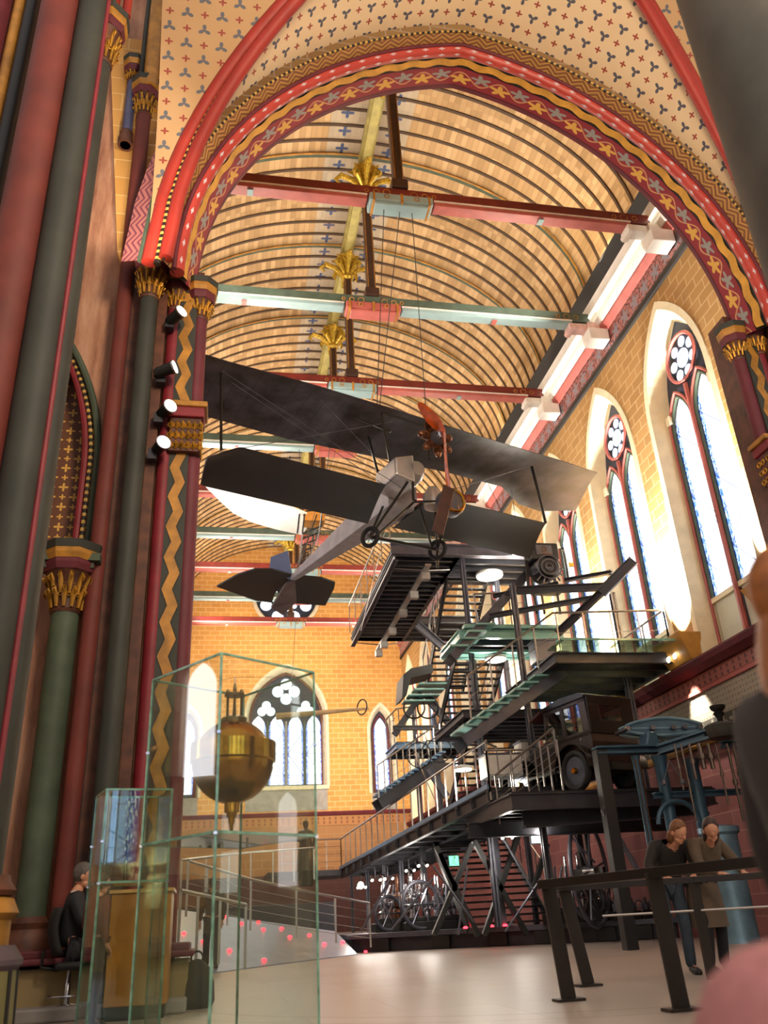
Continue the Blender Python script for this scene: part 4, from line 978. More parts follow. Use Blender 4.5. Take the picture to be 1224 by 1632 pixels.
w = MB(); w.lathe([(0.02, -0.3), (0.2, -0.2), (0.22, 0.05), (0.10, 0.25)], pl(-0.05, 0.1, 8.5), 14).build('oil_tank', M['bright_alu'], root, True)
hub = pl(-0.18, -0.62, 9.62)
w = MB(); w.lathe([(0.16, -0.35), (0.17, -0.15), (0.10, -0.05), (0.05, 0.06)], hub, 16, ax); w.build('crankcase', M['steel_light'], root, True)
for k in range(7):      # radial cylinders
    a = 2 * pi * k / 7 + 0.3; d = PR * cos(a) + Vector((0, 0, sin(a))); c = hub + PB * 0.22
    q = d.to_track_quat('Z', 'Y').to_matrix(); pr = [(0.075, 0.12)]
    for j in range(6): pr += [(0.095, 0.15 + j * 0.035), (0.072, 0.165 + j * 0.035)]
    w = MB(); w.lathe(pr + [(0.065, 0.38), (0.03, 0.42)], c, 10, q); w.tube([c + d * 0.40 + PB * 0.05, c + d * 0.30 + PB * 0.14, c + PB * 0.2], 0.014, 5); w.build('cylinder', M['copper'], root, True)
# propeller: three visible blades
def blade(tip, cw, name):
    w = MB(); a = hub - PB * 0.08; tip = Vector(tip); d = tip - a; L = d.length; d.normalize(); x = d.cross(PB).normalized(); P_ = []
    N = 14
    for i in range(N + 1):
        f = i / N; c = a + d * L * f; wd = cw * (0.35 + 0.9 * sin(pi * min(1, f * 0.78 + 0.12)) ** 1.2) * (1 if f < 0.93 else 0.72); tw = radians(62 - 42 * f)
        u = x * cos(tw) + PB * sin(tw); v = d.cross(u) * (0.028 * (1.5 - f))
        P_ += [c + u * wd + v * 0.1, c + v, c - u * wd - v * 0.1, c - v]
    w.add(P_, [(4 * i + k, 4 * i + (k + 1) % 4, 4 * i + 4 + (k + 1) % 4, 4 * i + 4 + k) for i in range(N) for k in range(4)] + [(0, 1, 2, 3), (4 * N + 3, 4 * N + 2, 4 * N + 1, 4 * N)]); return w.build(name, M['prop_wood'], root, True)
blade(at(668, 642, hub.y), 0.105, 'propeller_blade'); blade(at(716, 790, hub.y), 0.095, 'propeller_blade')
MB().lathe([(0.10, -0.02), (0.10, 0.03), (0.04, 0.05)], hub, 12, ax).build('hub_plate', M['chrome'], root, True)
# lower drum, second short blade and undercarriage
dc = pl(0.05, -0.35, 8.2)
w = MB(); w.lathe([(0.26, -0.12), (0.30, -0.06), (0.30, 0.10), (0.22, 0.16), (0.05, 0.18)], dc, 18, ax); w.build('drum', M['steel_light'], root, True)
MB().ring(dc - PB * 0.15, 0.24, 0.035, PB, 20, 6).build('drum_rim', M['brass'], root, True)
w = MB()
for k in range(6): a = 2 * pi * k / 6; w.tube([dc - PB * 0.16, dc - PB * 0.16 + (PR * cos(a) + V(0, 0, sin(a))) * 0.24], 0.015, 5)
w.build('drum_spokes', M['copper'], root)
c2 = at(716, 776, dc.y - 0.4); c3 = at(697, 850, dc.y - 0.4)
w = MB(); w.bar(c2, c3, 0.26, 0.03, 0, PB); w.build('paddle', paint('dark_paddle_wood', '#4a2c20', 0.4, var=0.2), root, bevel=0.02)
wl_ = at(590, 856, 14.9); wr_ = at(697, 876, 15.5)
for c, lab in ((wl_, None), (wr_, None)):
    wh = MB(); wh.ring(c, 0.185, 0.045, PR + PB * 0.5, 22, 8); o = wh.build('wheel', M['rubber'], root, True)
    w = MB(); n_ = (PR + PB * 0.5).normalized(); q = n_.to_track_quat('Z', 'Y')
    for k in range(6): a = 2 * pi * k / 6; w.tube([c, c + q @ Vector((cos(a), sin(a), 0)) * 0.17], 0.008, 4)
    w.tube([c - n_ * 0.07, c + n_ * 0.07], 0.03, 8); w.build('hub', M['steel_light'], o)
w = MB(); w.tube([wl_, wr_], 0.035, 6); w.build('axle', M['black'], root)
for a, b, r in ((wl_, pl(-0.55, 0.1, 8.9), 0.03), (wl_ + V(0.1, 0, 0), pl(-0.35, 0.3, 8.5), 0.028), (wr_, pl(0.0, 0.1, 8.6), 0.03), (wr_, dc, 0.028), (wr_ + V(-.1, 0, 0), pl(-0.1, 0.6, 8.6), 0.025), (wl_ + V(0, 0, 0.02), pl(-0.75, 1.0, 8.6), 0.028),
                (pl(-0.6, -0.05, 8.25), pl(0.1, -0.3, 8.3), 0.022), (pl(-0.62, -0.05, 8.3), pl(-0.5, 0.1, 9.0), 0.03), (wr_, at(697, 905, 15.6), 0.03)):
    MB().tube([a, b], r, 6).build('undercarriage_strut', M['black'], root)
# cabane and interplane struts
for a, b, r in ((pl(-4.6, 0.2, 10.42), pl(-4.6, 0.0, 8.6), 0.03), (pl(3.4, 0.95, 10.42), pl(3.05, 0.35, 8.6), 0.035), (pl(-1.1, 0.2, 10.4), pl(-0.9, 0.3, 9.3), 0.03), (pl(-0.9, 1.2, 10.4), pl(-0.8, 1.0, 9.3), 0.03),
                (pl(-1.15, 0.1, 10.35), pl(0.1, 0.2, 10.3), 0.025), (pl(0.2, 0.4, 10.4), pl(0.0, 0.2, 9.5), 0.03), (pl(-1.5, 0.6, 10.4), pl(-0.95, 0.1, 9.9), 0.02)):
    MB().tube([a, b], r, 6).build('wing_strut', M['black'], root)
w = MB()
for a, b in ((pl(-4.6, 0.1, 10.4), pl(-0.6, 0.3, 8.7)), (pl(-4.6, 0.1, 8.6), pl(-0.8, 0.3, 10.3)), (pl(3.3, 0.9, 10.4), pl(0.1, 0.3, 8.7)), (pl(-4.3, 0.4, 10.4), pl(-0.7, 0.6, 8.8)), (pl(-2.5, 0.2, 10.35), pl(-0.6, 0.5, 9.0)), (pl(3.6, 2.1, 10.4), pl(3.4, 1.8, 8.6)), (pl(2.7, 1.9, 10.4), pl(3.3, 1.7, 8.6))): w.tube([a, b], 0.008, 4)
w.build('bracing_wires', M['steel_light'], root)
# tail: tilted flat surfaces
def plate(pts, th, name, mat):
    w = MB(); P_ = [Vector(p) for p in pts]; n = (P_[1] - P_[0]).cross(P_[2] - P_[0]).normalized() * (th / 2); k = len(P_)
    w.add([p - n for p in P_] + [p + n for p in P_], [tuple(range(k))[::-1], tuple(range(k, 2 * k))] + [(i, (i + 1) % k, k + (i + 1) % k, k + i) for i in range(k)]); return w.build(name, mat, root)
tz = 9.42
plate([pl(-2.0, 8.6, tz), pl(-1.75, 7.6, tz), pl(-1.45, 7.05, tz), pl(-1.0, 6.9, tz), pl(-0.3, 7.1, tz), pl(-0.3, 8.5, tz), pl(-0.1, 9.3, tz), pl(-0.6, 9.3, tz)], 0.05, 'left_tailplane', M['fabric_dark'])
plate([pl(-0.28, 7.1, tz), pl(0.5, 7.0, tz), pl(1.0, 7.2, tz), pl(1.15, 7.6, tz), pl(1.5, 9.0, tz), pl(0.4, 9.15, tz), pl(-0.28, 8.4, tz)], 0.05, 'right_tailplane', M['fabric_dark'])
fb = 7.2
yt = pl(-0.3, fb, 0).y
P0 = at(462, 918, yt)
plate([at(467, 925, yt), at(459, 878, yt), at(432, 888, yt + 0.2), at(429, 912, yt + 0.3)], 0.05, 'fin', paint('slate_blue_fabric', '#5a6b92', 0.5, var=0.08))
plate([at(470, 926, yt), at(472, 958, yt + 0.9), at(450, 980, yt + 1.2), at(432, 968, yt + 1.2), at(455, 930, yt + 0.2)], 0.05, 'rudder', paint('grey_brown_fabric', '#5a4c4c', 0.5, var=0.1))
for a, b in ((pl(-1.0, 0.6, 10.5), V(XC - 0.4, 15.2, 16.8)), (pl(0.4, 0.8, 10.5), V(XC + 0.3, 15.2, 16.8)), (pl(-0.6, 1.4, 10.5), V(XC, 15.2, 16.7)), (pl(-0.3, 7.0, 9.5), V(XC, 27.4, 16.8)), (pl(-0.3, 5.5, 9.5), V(XC - 0.5, 23.3, 16.8))): MB().tube([a, b], 0.01, 4).build('suspension_cable', M['steel'], root)

# ------------------------------------------------------------------ second aeroplane, white, farther back
root = thing('monoplane', 'white winged aeroplane with open lattice fuselage hanging behind the biplane', 'aeroplane', (1.5, 27, 13))
def P3(px, py, y): return at(px, py, y)
zW = 13.4
pts = [atz(322, 770, zW + 0.2), atz(352, 800, zW), atz(372, 818, zW), atz(400, 832, zW), atz(440, 844, zW), atz(482, 853, zW), atz(500, 824, zW), atz(470, 812, zW), atz(420, 800, zW + 0.1), atz(345, 772, zW + 0.2)]
w = MB(); k = len(pts); w.add(pts + [p + V(0, 0, 0.08) for p in pts], [tuple(range(k)), tuple(range(k, 2 * k))[::-1]] + [(i, (i + 1) % k, k + (i + 1) % k, k + i) for i in range(k)]); w.build('wing', paint('white_wing_fabric', '#f4f0e4', 0.7, var=0.02), root)
w = MB(); A = [P3(486, 815, 26), P3(512, 812, 26), P3(512, 838, 26), P3(482, 850, 26)]; B = [P3(476, 905, 34), P3(484, 903, 34), P3(484, 912, 34), P3(476, 914, 34)]
for i in range(4):
    w.tube([A[i], B[i]], 0.03, 5); w.tube([A[i], A[(i + 1) % 4]], 0.03, 5)
for f in (0.12, 0.25, 0.4, 0.55, 0.7, 0.85):
    q = [A[i].lerp(B[i], f) for i in range(4)]
    for i in range(4): w.tube([q[i], q[(i + 1) % 4]], 0.025, 4)
w.build('lattice_fuselage', M['black'], root)
w = MB(); w.tube([P3(480, 795, 26), P3(474, 850, 26)], 0.03, 5); w.tube([P3(466, 930, 26), P3(505, 820, 26)], 0.025, 5); w.build('strut', M['black'], root)
w = MB(); w.box(P3(500, 825, 26.3), (0.7, 0.6, 0.5)); w.build('seat_box', M['wood'], root)
for px in (484, 510): MB().tube([P3(px, 822, 26), V(P3(px, 822, 26).x, 27.4, 16.8)], 0.01, 4).build('suspension_cable', M['steel'], root)

light('monoplane_fill', 'POINT', (0.6, 25.6, 11.6), (0, 0, 0), 260, (1, 0.97, 0.9), 0.3)  # point light added only to brighten the white wing
# slender boom with a ring, farther back
root = thing('ring_tipped_boom', 'slender pale boom ending in a thin dark ring, hanging before the end wall', 'boom', at(540, 1133, 40))
w = MB(); w.tube([at(440, 1142, 40), at(588, 1129, 40)], [0.16, 0.06], 8); w.build('boom', paint('pale_boom', '#b8a078', 0.5), root, True)
MB().ring(at(577, 1127, 40), 0.36, 0.035, (1, 0.6, 0), 20, 6).build('ring', M['black'], root, True)
w = MB(); w.tube([at(462, 1141, 40), V(XC, 43.6, 16.8)], 0.012, 4); w.build('wire', M['steel'], root)
# ------------------------------------------------------------------ plinth and steel gallery
base_poly = [(3.9, 26.3), (11.2, 21.4), (11.2, 44.0), (3.9, 44.0)]
root = thing('gallery_plinth', 'low dark steel plinth carrying the display gallery across the nave floor', 'plinth', (7.5, 30, 0))
w = MB(); w.prism(base_poly, lambda u, v, d: Vector((u, v, d)), 0.0, 0.34); w.build('body', M['steel'], root)
w = MB(); w.prism([(p[0] - 0.1 if p[0] < 5 else p[0], p[1] - (0.15 if p[1] < 30 else 0)) for p in base_poly], lambda u, v, d: Vector((u, v, d)), 0.34, 0.46); w.build('edge_plate', M['steel_light'], root)
for f in (0.1, 0.3, 0.48, 0.62, 0.8, 0.9): p = Vector((lerp(3.9, 11.2, f), lerp(26.3, 21.4, f), 0)); w = MB(); w.box((p.x, p.y - 0.12, 0.17), (0.5, 0.16, 0.3), atan2(-4.9, 7.3)); w.build('foot_block', M['black'], root)
for f in (0.235, 0.47, 0.555, 0.62):
    pass
GY = 20.0
g = thing('steel_gallery', 'tall dark steel gallery of decks and stairs standing right of centre in the nave', 'gallery', (7.56, 20, 0.46))
S = M['steel']; SL = M['steel_light']
def post(px, y, z0, z1, py=1000, name='post', wd=0.13, mat=None):
    x = at(px, py, y).x; w = MB(); w.ibeam((x, y, z0), (x, y, z1), wd, wd * 1.1, 0.025, 0, (0, 1, 0)); w.build(name, mat or SL, g); return x
post(834, 20.0, 0.46, 8.6, 1074); post(747, 22.4, 0.46, 10.6, 1000); post(657, 27.5, 2.9, 7.2, 1100); post(985, 20.0, 3.3, 8.4, 1000); post(1003, 20.3, 3.2, 5.9, 1110)
post(690, 28.0, 0.46, 7.0, 1120); post(800, 24.3, 0.46, 10.4, 1000); post(585, 33.0, 0.46, 3.0, 1400); post(640, 30.0, 0.46, 3.0, 1400); post(612, 31.0, 0.46, 3.0, 1400, wd=0.10)
post(676, 27.0, 0.46, 3.0, 1400, wd=0.16, mat=S); post(795, 23.0, 0.46, 3.1, 1400, wd=0.14); post(560, 36.0, 0.46, 2.6, 1400, wd=0.1)
def girder(a, b, h=0.26, wd=0.16, name='girder', mat=None, parent=None):
    w = MB(); w.ibeam(a, b, wd, h, 0.03); return w.build(name, mat or S, parent or g)
def deck(x0, x1, y0, y1, z, name, glassy=False, nj=6, th=0.22, rim=None):
    d = thing(name, None, None, (0, 0, 0)); d.parent = g; d.location = Vector((0, 0, 0)) - g.location
    for y in (y0, y1): w = MB(); w.ibeam((x0, y, z - th / 2), (x1, y, z - th / 2), 0.12, th, 0.025); w.build('edge_beam', rim or S, d)
    for x in (x0, x1): w = MB(); w.ibeam((x, y0, z - th / 2), (x, y1, z - th / 2), 0.12, th, 0.025); w.build('edge_beam', rim or S, d)
    for i in range(1, nj): y = lerp(y0, y1, i / nj); w = MB(); w.ibeam((x0, y, z - th / 2 - 0.02), (x1, y, z - th / 2 - 0.02), 0.09, th * 0.8, 0.02); w.build('joist', S, d)
    if glassy is None: return d
    w = MB(); w.box(((x0 + x1) / 2, (y0 + y1) / 2, z + 0.02), (x1 - x0, y1 - y0, 0.04)); w.build('floor_plate', M['glass_dark'] if glassy else M['grating'], d); return d
t_ = NT('dark_grating'); p_ = t_.xyz(t_.pos()); gx = t_.lt(t_.m('FRACT', t_.m('MULTIPLY', p_[0], 4.0)), 0.16)
tr_ = t_.node('ShaderNodeBsdfTransparent'); mx_ = t_.node('ShaderNodeMixShader'); t_.put(mx_.inputs[0], gx); t_.l.new(t_.b.outputs[0], mx_.inputs[1]); t_.l.new(tr_.outputs[0], mx_.inputs[2])
t_.base(lin('#2c2b2e'), 0.6, 0.3); M['grating_open'] = t_.mat
t_.l.new(mx_.outputs[0], t_.out.inputs[0]); M['grating'] = paint('dark_deck_plate', '#242326', 0.6, 0.3)
def flight(x0, x1, y0, z0, y1, z1, n, name, tread=None, parent=None, strw=0.05, th=0.03, along='y'):
    """stair flight: stringers and n treads; along y or x"""
    d = thing(name, None, None, (0, 0, 0)); d.parent = parent or g; d.location = -origin_of(d.parent)
    a = (x0, y0, z0), (x0, y1, z1); b = (x1, y0, z0), (x1, y1, z1)
    for p, q in (a, b): w = MB(); w.bar(p, q, strw, 0.26); w.build('stringer', M['black'], d)
    dy = (y1 - y0) / n
    for i in range(n):
        f = (i + 0.5) / n; w = MB(); w.box(((x0 + x1) / 2, lerp(y0, y1, f), lerp(z0, z1, f)), (x1 - x0, abs(dy) * 0.85, th)); w.build('tread', tread or M['black'], d)
    return d
def flight_x(p0, p1, y0, y1, n, name, tread, strh=0.28, strmat=None, glass_over=0.35):
    """flight in the plane of the picture: sloping girder with cantilevered treads"""
    d = thing(name, None, None, (0, 0, 0)); d.parent = g; d.location = -origin_of(g)
    for y in (y0, y1): w = MB(); w.ibeam((p0[0], y, p0[1]), (p1[0], y, p1[1]), 0.12, strh, 0.03); w.build('stringer', strmat or SL, d)
    for i in range(n):
        f = (i + 0.5) / n; x = lerp(p0[0], p1[0], f); z = lerp(p0[1], p1[1], f) + strh / 2 + 0.12
        w = MB(); w.box((x, (y0 + y1) / 2, z), (abs(p1[0] - p0[0]) / n * 1.35, y1 - y0 + glass_over, 0.05)); w.build('tread', tread, d)
    return d
def railing(pts, h=1.05, n=6, name='railing', mids=0, label=None, parent=None, tilt=(0, 0, 0), skip_first=False):
    d = thing(name, label, None, (0, 0, 0)); d.parent = parent or g; d.location = -origin_of(d.parent)
    P_ = [Vector(p) for p in pts]; up = Vector((tilt[0], tilt[1], h))
    w = MB(); w.tube([p + up for p in P_], 0.028, 6); w.build('handrail', M['rail'], d, True)
    L = sum((P_[i + 1] - P_[i]).length for i in range(len(P_) - 1))
    def walk(s):
        for i in range(len(P_) - 1):
            l = (P_[i + 1] - P_[i]).length
            if s <= l + 1e-6: return P_[i].lerp(P_[i + 1], s / l if l else 0)
            s -= l
        return P_[-1]
    for k in range(n + 1):
        p = walk(L * k / n); w = MB(); w.bar(p, p + up, 0.035, 0.02); w.build('baluster', M['rail'], d)
    for m_ in range(mids):
        q = up * ((m_ + 1) / (mids + 1)); w = MB(); w.tube([p + q for p in P_], 0.008, 4); w.build('wire', M['rail'], d)
    return d
# lower long walkway rising towards the car deck
wl0, wl1 = Vector((4.75, 34.0, 2.45)), Vector((6.2, 19.4, 3.18)); wr0, wr1 = Vector((7.2, 34.0, 2.45)), Vector((8.3, 19.4, 3.18))
wk = thing('walkway', None, None, (0, 0, 0)); wk.parent = g; wk.location = -origin_of(g)
girder(wl0, wl1, 0.30, 0.14, parent=wk); girder(wr0, wr1, 0.30, 0.14, parent=wk); girder(wl0.lerp(wr0, .5), wl1.lerp(wr1, .5), 0.24, 0.12, parent=wk)
for i in range(15):
    f = i / 14; w = MB(); w.ibeam(wl0.lerp(wl1, f) - V(0.1, 0, 0), wr0.lerp(wr1, f), 0.1, 0.2, 0.02); w.build('joist', S, wk)
w = MB(); u_ = V(0, 0, 0.18); w.hexa([wl0, wr0, wr1, wl1, wl0 + u_, wr0 + u_, wr1 + u_, wl1 + u_]); w.build('floor_plate', M['grating'], wk)
w = MB(); w.bar(wl0 + V(-0.06, 0, 0.2), wl1 + V(-0.06, 0, 0.2), 0.05, 0.10); w.build('edge_strip', M['blue_tread'], wk)
railing([wl0 + u_, wl1 + u_], 1.05, 20, 'railing', 0)
railing([wl0 + V(-2.2, 0.2, 0.18), wl0 + V(0, 0, 0.18)], 1.05, 4, 'railing', 3)
w = MB(); w.box((wl0.x - 1.3, wl0.y + 1.2, 2.5), (2.9, 2.6, 0.2)); w.build('landing', S, g)
# car deck
deck(6.2, 10.9, 18.0, 21.5, 3.02, 'car_deck', False, 5, 0.34)
w = MB(); w.ibeam((6.6, 18.6, 2.55), (11.0, 18.6, 2.70), 0.2, 0.34, 0.04); w.build('girder', S, g)
girder((5.9, 20.5, 2.55), (11.0, 20.5, 2.55), 0.34, 0.2)
railing([(6.15, 19.3, 3.07), (7.5, 19.3, 3.07), (7.5, 18.3, 3.07)], 1.1, 4, 'railing', 1)
railing([(6.15, 19.3, 3.25), (6.6, 19.9, 3.25)], 1.1, 1, 'railing')
railing([(6.3, 19.3, 2.55), (7.75, 19.0, 3.55)], 1.05, 4, 'railing', 5)
# X bracing between plinth and walkway
for a, b in (((695, 1350), (762, 1492)), ((752, 1345), (692, 1490)), ((828, 1325), (772, 1490)), ((755, 1340), (840, 1490)), ((700, 1360), (725, 1420)), ((872, 1345), (850, 1420))):
    A_, B_ = at(a[0], a[1], 22.6), at(b[0], b[1], 22.6); w = MB(); w.bar(A_, B_, 0.15, 0.12); w.build('brace', M['black'], g)
for a, b in (((690, 1380), (755, 1470)), ((625, 1480), (690, 1400)), ((575, 1485), (625, 1395)), ((805, 1485), (862, 1400)), ((798, 1330), (850, 1420)), ((870, 1290), (948, 1375)), ((730, 1490), (745, 1380))):
    A_, B_ = at(a[0], a[1], 21.8), at(b[0], b[1], 21.8); w = MB(); w.tube([A_, B_], 0.028, 5); w.build('tie_rod', SL, g)
# lower wide stairs
flight(6.5, 8.75, 23.4, 0.46, 27.0, 3.1, 15, 'stair_flight', M['black'], th=0.05)
railing([(8.75, 23.4, 0.9), (8.75, 27.0, 3.2)], 1.0, 6, 'railing', 5)
# glass deck above the car, with its sloping stair girder
deck(7.9, 11.1, 18.6, 22.4, 6.3, 'glass_deck', True, 6, 0.26)
sl_ = deck(6.2, 10.4, 21.0, 24.0, 5.5, 'slatted_deck', None, 6, 0.2)
for i_ in range(12): w = MB(); w.box((8.3, 21.15 + 0.25 * i_, 5.52), (4.2, 0.15, 0.04)); w.build('slat', S, sl_)
w = MB(); w.box((9.75, 18.35, 6.42), (3.9, 0.9, 0.04)); o = w.build('overhanging_glass', M['glass_dark'], g); 
w = MB(); w.box((9.75, 17.9, 6.42), (3.9, 0.02, 0.05)); w.build('glass_edge_strip', M['glass_edge'], g)
d1 = flight_x((5.75, 4.45), (8.5, 6.15), 19.6, 20.5, 10, 'stair_flight', M['tread'])
railing([(5.9, 19.4, 4.9), (8.15, 19.0, 6.4), (11.0, 18.7, 6.4)], 1.05, 8, 'railing', 1)
railing([(11.0, 18.7, 6.4), (11.0, 22.3, 6.4)], 1.05, 3, 'railing', 2)
# upper sloping girder and stairs to the crane arm
for y_ in (20.8, 21.5): w = MB(); w.ibeam((6.0, y_, 6.85), (8.75, y_, 9.65), 0.13, 0.24, 0.03); w.build('sloping_girder', SL, g)
for k_ in range(4): w = MB(); w.box((6.15 + 0.27 * k_, 21.2, 7.12 + 0.2 * k_), (0.5, 1.1, 0.05)); w.build('tread', M['tread'], g)
deck(6.35, 9.3, 21.2, 23.2, 7.7, 'landing_deck', False, 3, 0.22, M['tread'])
w = MB(); w.box((7.9, 21.15, 7.78), (2.9, 0.25, 0.10)); w.build('edge_strip', M['tread'], g)
w = MB(); w.box((7.9, 22.3, 7.45), (2.7, 0.2, 0.08)); w.build('edge_strip', M['tread'], g)
railing([(6.9, 21.3, 7.8), (7.6, 21.2, 7.8), (8.3, 21.0, 7.8)], 1.0, 3, 'railing', 2)
# cantilevered crane-like arm holding the engine
arm = thing('cantilever_arm', 'forked dark steel arm', None, (0, 0, 0)); arm.parent = g; arm.location = -origin_of(g)
for a, b, h in (((824, 941, 20), (970, 935, 19), 0.20), ((965, 938, 19), (888, 1010, 20), 0.18), ((958, 945, 19), (1010, 893, 18.6), 0.26), ((780, 982, 20.5), (945, 953, 19.4), 0.12), ((900, 925, 20), (975, 912, 19), 0.10), ((786, 950, 21), (890, 930, 20), 0.1)):
    w = MB(); w.ibeam(at(*a), at(*b), 0.14, h, 0.03); w.build('arm_beam', S, arm)
# steep zigzag flights in the middle of the gallery
flight(6.95, 8.25, 27.9, 7.75, 24.0, 10.35, 17, 'stair_flight'); flight(7.02, 8.55, 28.3, 5.3, 24.0, 7.9, 17, 'stair_flight'); flight(7.0, 8.4, 27.6, 2.9, 23.6, 5.3, 15, 'stair_flight')
railing([(6.95, 27.9, 7.9), (6.95, 24.0, 10.5)], 1.0, 6, 'railing', 1); railing([(8.55, 28.3, 5.4), (8.55, 24.0, 8.0)], 1.0, 6, 'railing', 1)
# rear left landings with sea green treads
deck(5.7, 8.0, 27.2, 29.0, 5.9, 'landing_deck', False, 3, 0.2, M['blue_tread']); railing([(5.7, 28.8, 6.0), (5.75, 27.2, 6.0), (6.3, 26.9, 6.0)], 1.0, 4, 'railing', 3)
for i in range(4): w = MB(); p = at(690 - 8 * i, 1092 + 9 * i, 26.5); w.box(p, (1.0, 0.5, 0.05)); w.build('tread', M['tread'], g)
w = MB(); w.ibeam(at(672, 1105, 26.6), at(628, 1172, 26.6), 0.12, 0.2); w.build('brace', S, g)
w = MB(); w.ibeam(at(680, 1112, 26.6), at(724, 1162, 26.6), 0.14, 0.22); w.build('brace', SL, g)
w = MB(); w.ibeam(at(665, 995, 24.6), at(705, 1030, 24.6), 0.14, 0.24); w.build('brace', SL, g)
w = MB(); w.ibeam(at(626, 1160, 26.6), at(700, 1160, 26.6), 0.12, 0.14); w.build('brace', S, g)
w = MB(); w.ibeam(at(683, 1225, 24.6), at(712, 1270, 24.6), 0.12, 0.2); w.build('brace', SL, g)
# lower left blue-grey stairs seen from below
d3 = flight_x((4.9, 3.95), (7.0, 5.15), 26.3, 27.3, 14, 'stair_flight', M['blue_tread'], 0.34, S)
railing([(4.85, 26.2, 4.1), (6.9, 26.2, 5.35)], 0.95, 10, 'railing', 2)
# top deck with its panel of joists and lamp rail
deck(4.95, 6.9, 22.4, 30.6, 10.65, 'top_deck', False, 20, 0.26)
deck(6.9, 9.6, 22.4, 24.6, 10.65, 'top_deck', False, 4, 0.26)
deck(5.0, 8.9, 28.6, 30.6, 10.65, 'top_deck', False, 4, 0.26)
w = MB(); w.ibeam((4.8, 22.2, 10.5), (9.6, 22.2, 10.5), 0.2, 0.36, 0.04); w.build('front_girder', SL, g)
w = MB(); w.ibeam((4.95, 22.3, 10.35), (4.95, 30.7, 10.35), 0.16, 0.34, 0.04); w.build('side_girder', SL, g)
railing([(4.85, 30.6, 10.7), (4.85, 22.4, 10.7)], 1.1, 6, 'railing', 2)
w = MB(); w.bar((5.95, 22.4, 10.12), (5.95, 30.8, 10.12), 0.18, 0.06); w.build('lamp_rail', M['rail'], g)
for y in (23.0, 24.6, 26.3, 28.2, 29.8, 30.9):
    w = MB(); w.box((5.98, y, 9.98), (0.26, 0.22, 0.22)); w.build('lamp_box', M['bright_alu'], g)
for y in (22.8, 30.2):
    for s in (-1, 1): w = MB(); w.tube([(5.95, y, 10.1), (5.95 + s * 0.9, y + 0.5, 10.35)], 0.02, 4); w.build('stay', M['rail'], g)
for a, b in (((606, 880), (575, 1005)), ((750, 930), (765, 1000)), ((700, 1290), (660, 1200))): MB().tube([at(*a, 24), at(*b, 24)], 0.012, 4).build('cable', M['rail'], g)

# glowing disc lamps under the decks
for px, py, y, r, lab in ((780, 917, 23.5, 0.42, 'bright disc lamp under the top deck'), (790, 1050, 22.6, 0.30, 'bright disc lamp under the landing in the middle of the gallery'), (738, 1225, 21.0, 0.22, 'bright disc lamp above the walkway railing'), (822, 880, 22.0, 0.12, 'small square white lamp beside the top deck disc lamp')):
    c = at(px, py, y); rt = thing('disc_lamp', lab, 'lamp', c, 'disc lamps under the gallery decks')
    MB().lathe([(r, -0.02), (r * 1.02, 0.05), (r * 0.4, 0.09)], c, 20).build('housing', M['white'], rt, True); MB().lathe([(r * 0.95, -0.05), (r * 0.97, -0.021)], c, 20).build('diffuser', M['lamp_white'], rt)
    light('disc_lamp_light', 'POINT', c - V(0, 0, 0.3), c, 130, (1, 0.94, 0.8), 0.15)
# small spot clusters under the walkway
k = 0
for px, py, y in ((852, 1310, 20.8), (598, 1400, 28.0), (652, 1385, 28.0), (575, 1412, 30.0), (618, 1398, 29.0), (806, 1332, 21.5), (672, 1377, 26.0)):
    c = at(px, py, y); rt = thing('track_spotlight', 'small white spotlight under the steel walkway, %s' % ('cluster beside the white exit sign', 'above the left steam engine', 'right of the row above the steam engines', 'leftmost of the row', 'in the middle of the row', 'over the wide stairs', 'left of the crossed braces')[k], 'spotlight', c, 'spotlights under the walkway'); k += 1
    for dx in (-0.12, 0.12):
        MB().lathe([(0.035, -0.10), (0.05, 0.0), (0.055, 0.08)], c + V(dx, 0, 0), 12, Vector((0.3 + dx, -1, -0.8)).to_track_quat('Z', 'Y').to_matrix()).build('housing', M['black'], rt, True)
        w = MB(); w.lathe([(0.045, 0.082), (0.045, 0.09)], c + V(dx, 0, 0), 10, Vector((0.3 + dx, -1, -0.8)).to_track_quat('Z', 'Y').to_matrix()); w.build('lens', M['lamp_white'], rt)
    w = MB(); w.tube([c, c + V(0, 0, 0.3)], 0.02, 5); w.build('stem', M['steel'], rt)
    light('track_spot_light', 'POINT', c + V(0, -0.4, -0.3), c, 42, (1, 0.92, 0.82), 0.08)
c = at(575, 1411, 24.5); rt = thing('bare_lamp', 'single round white lamp left of the steam engines', 'lamp', c)
MB().lathe([(0.02, -0.09), (0.07, -0.06), (0.09, 0), (0.06, 0.07), (0.02, 0.09)], c, 14).build('bulb', M['lamp_white'], rt, True); MB().tube([c + V(0, 0, 0.08), c + V(0, 0, 0.6)], 0.012, 5).build('cord', M['black'], rt)

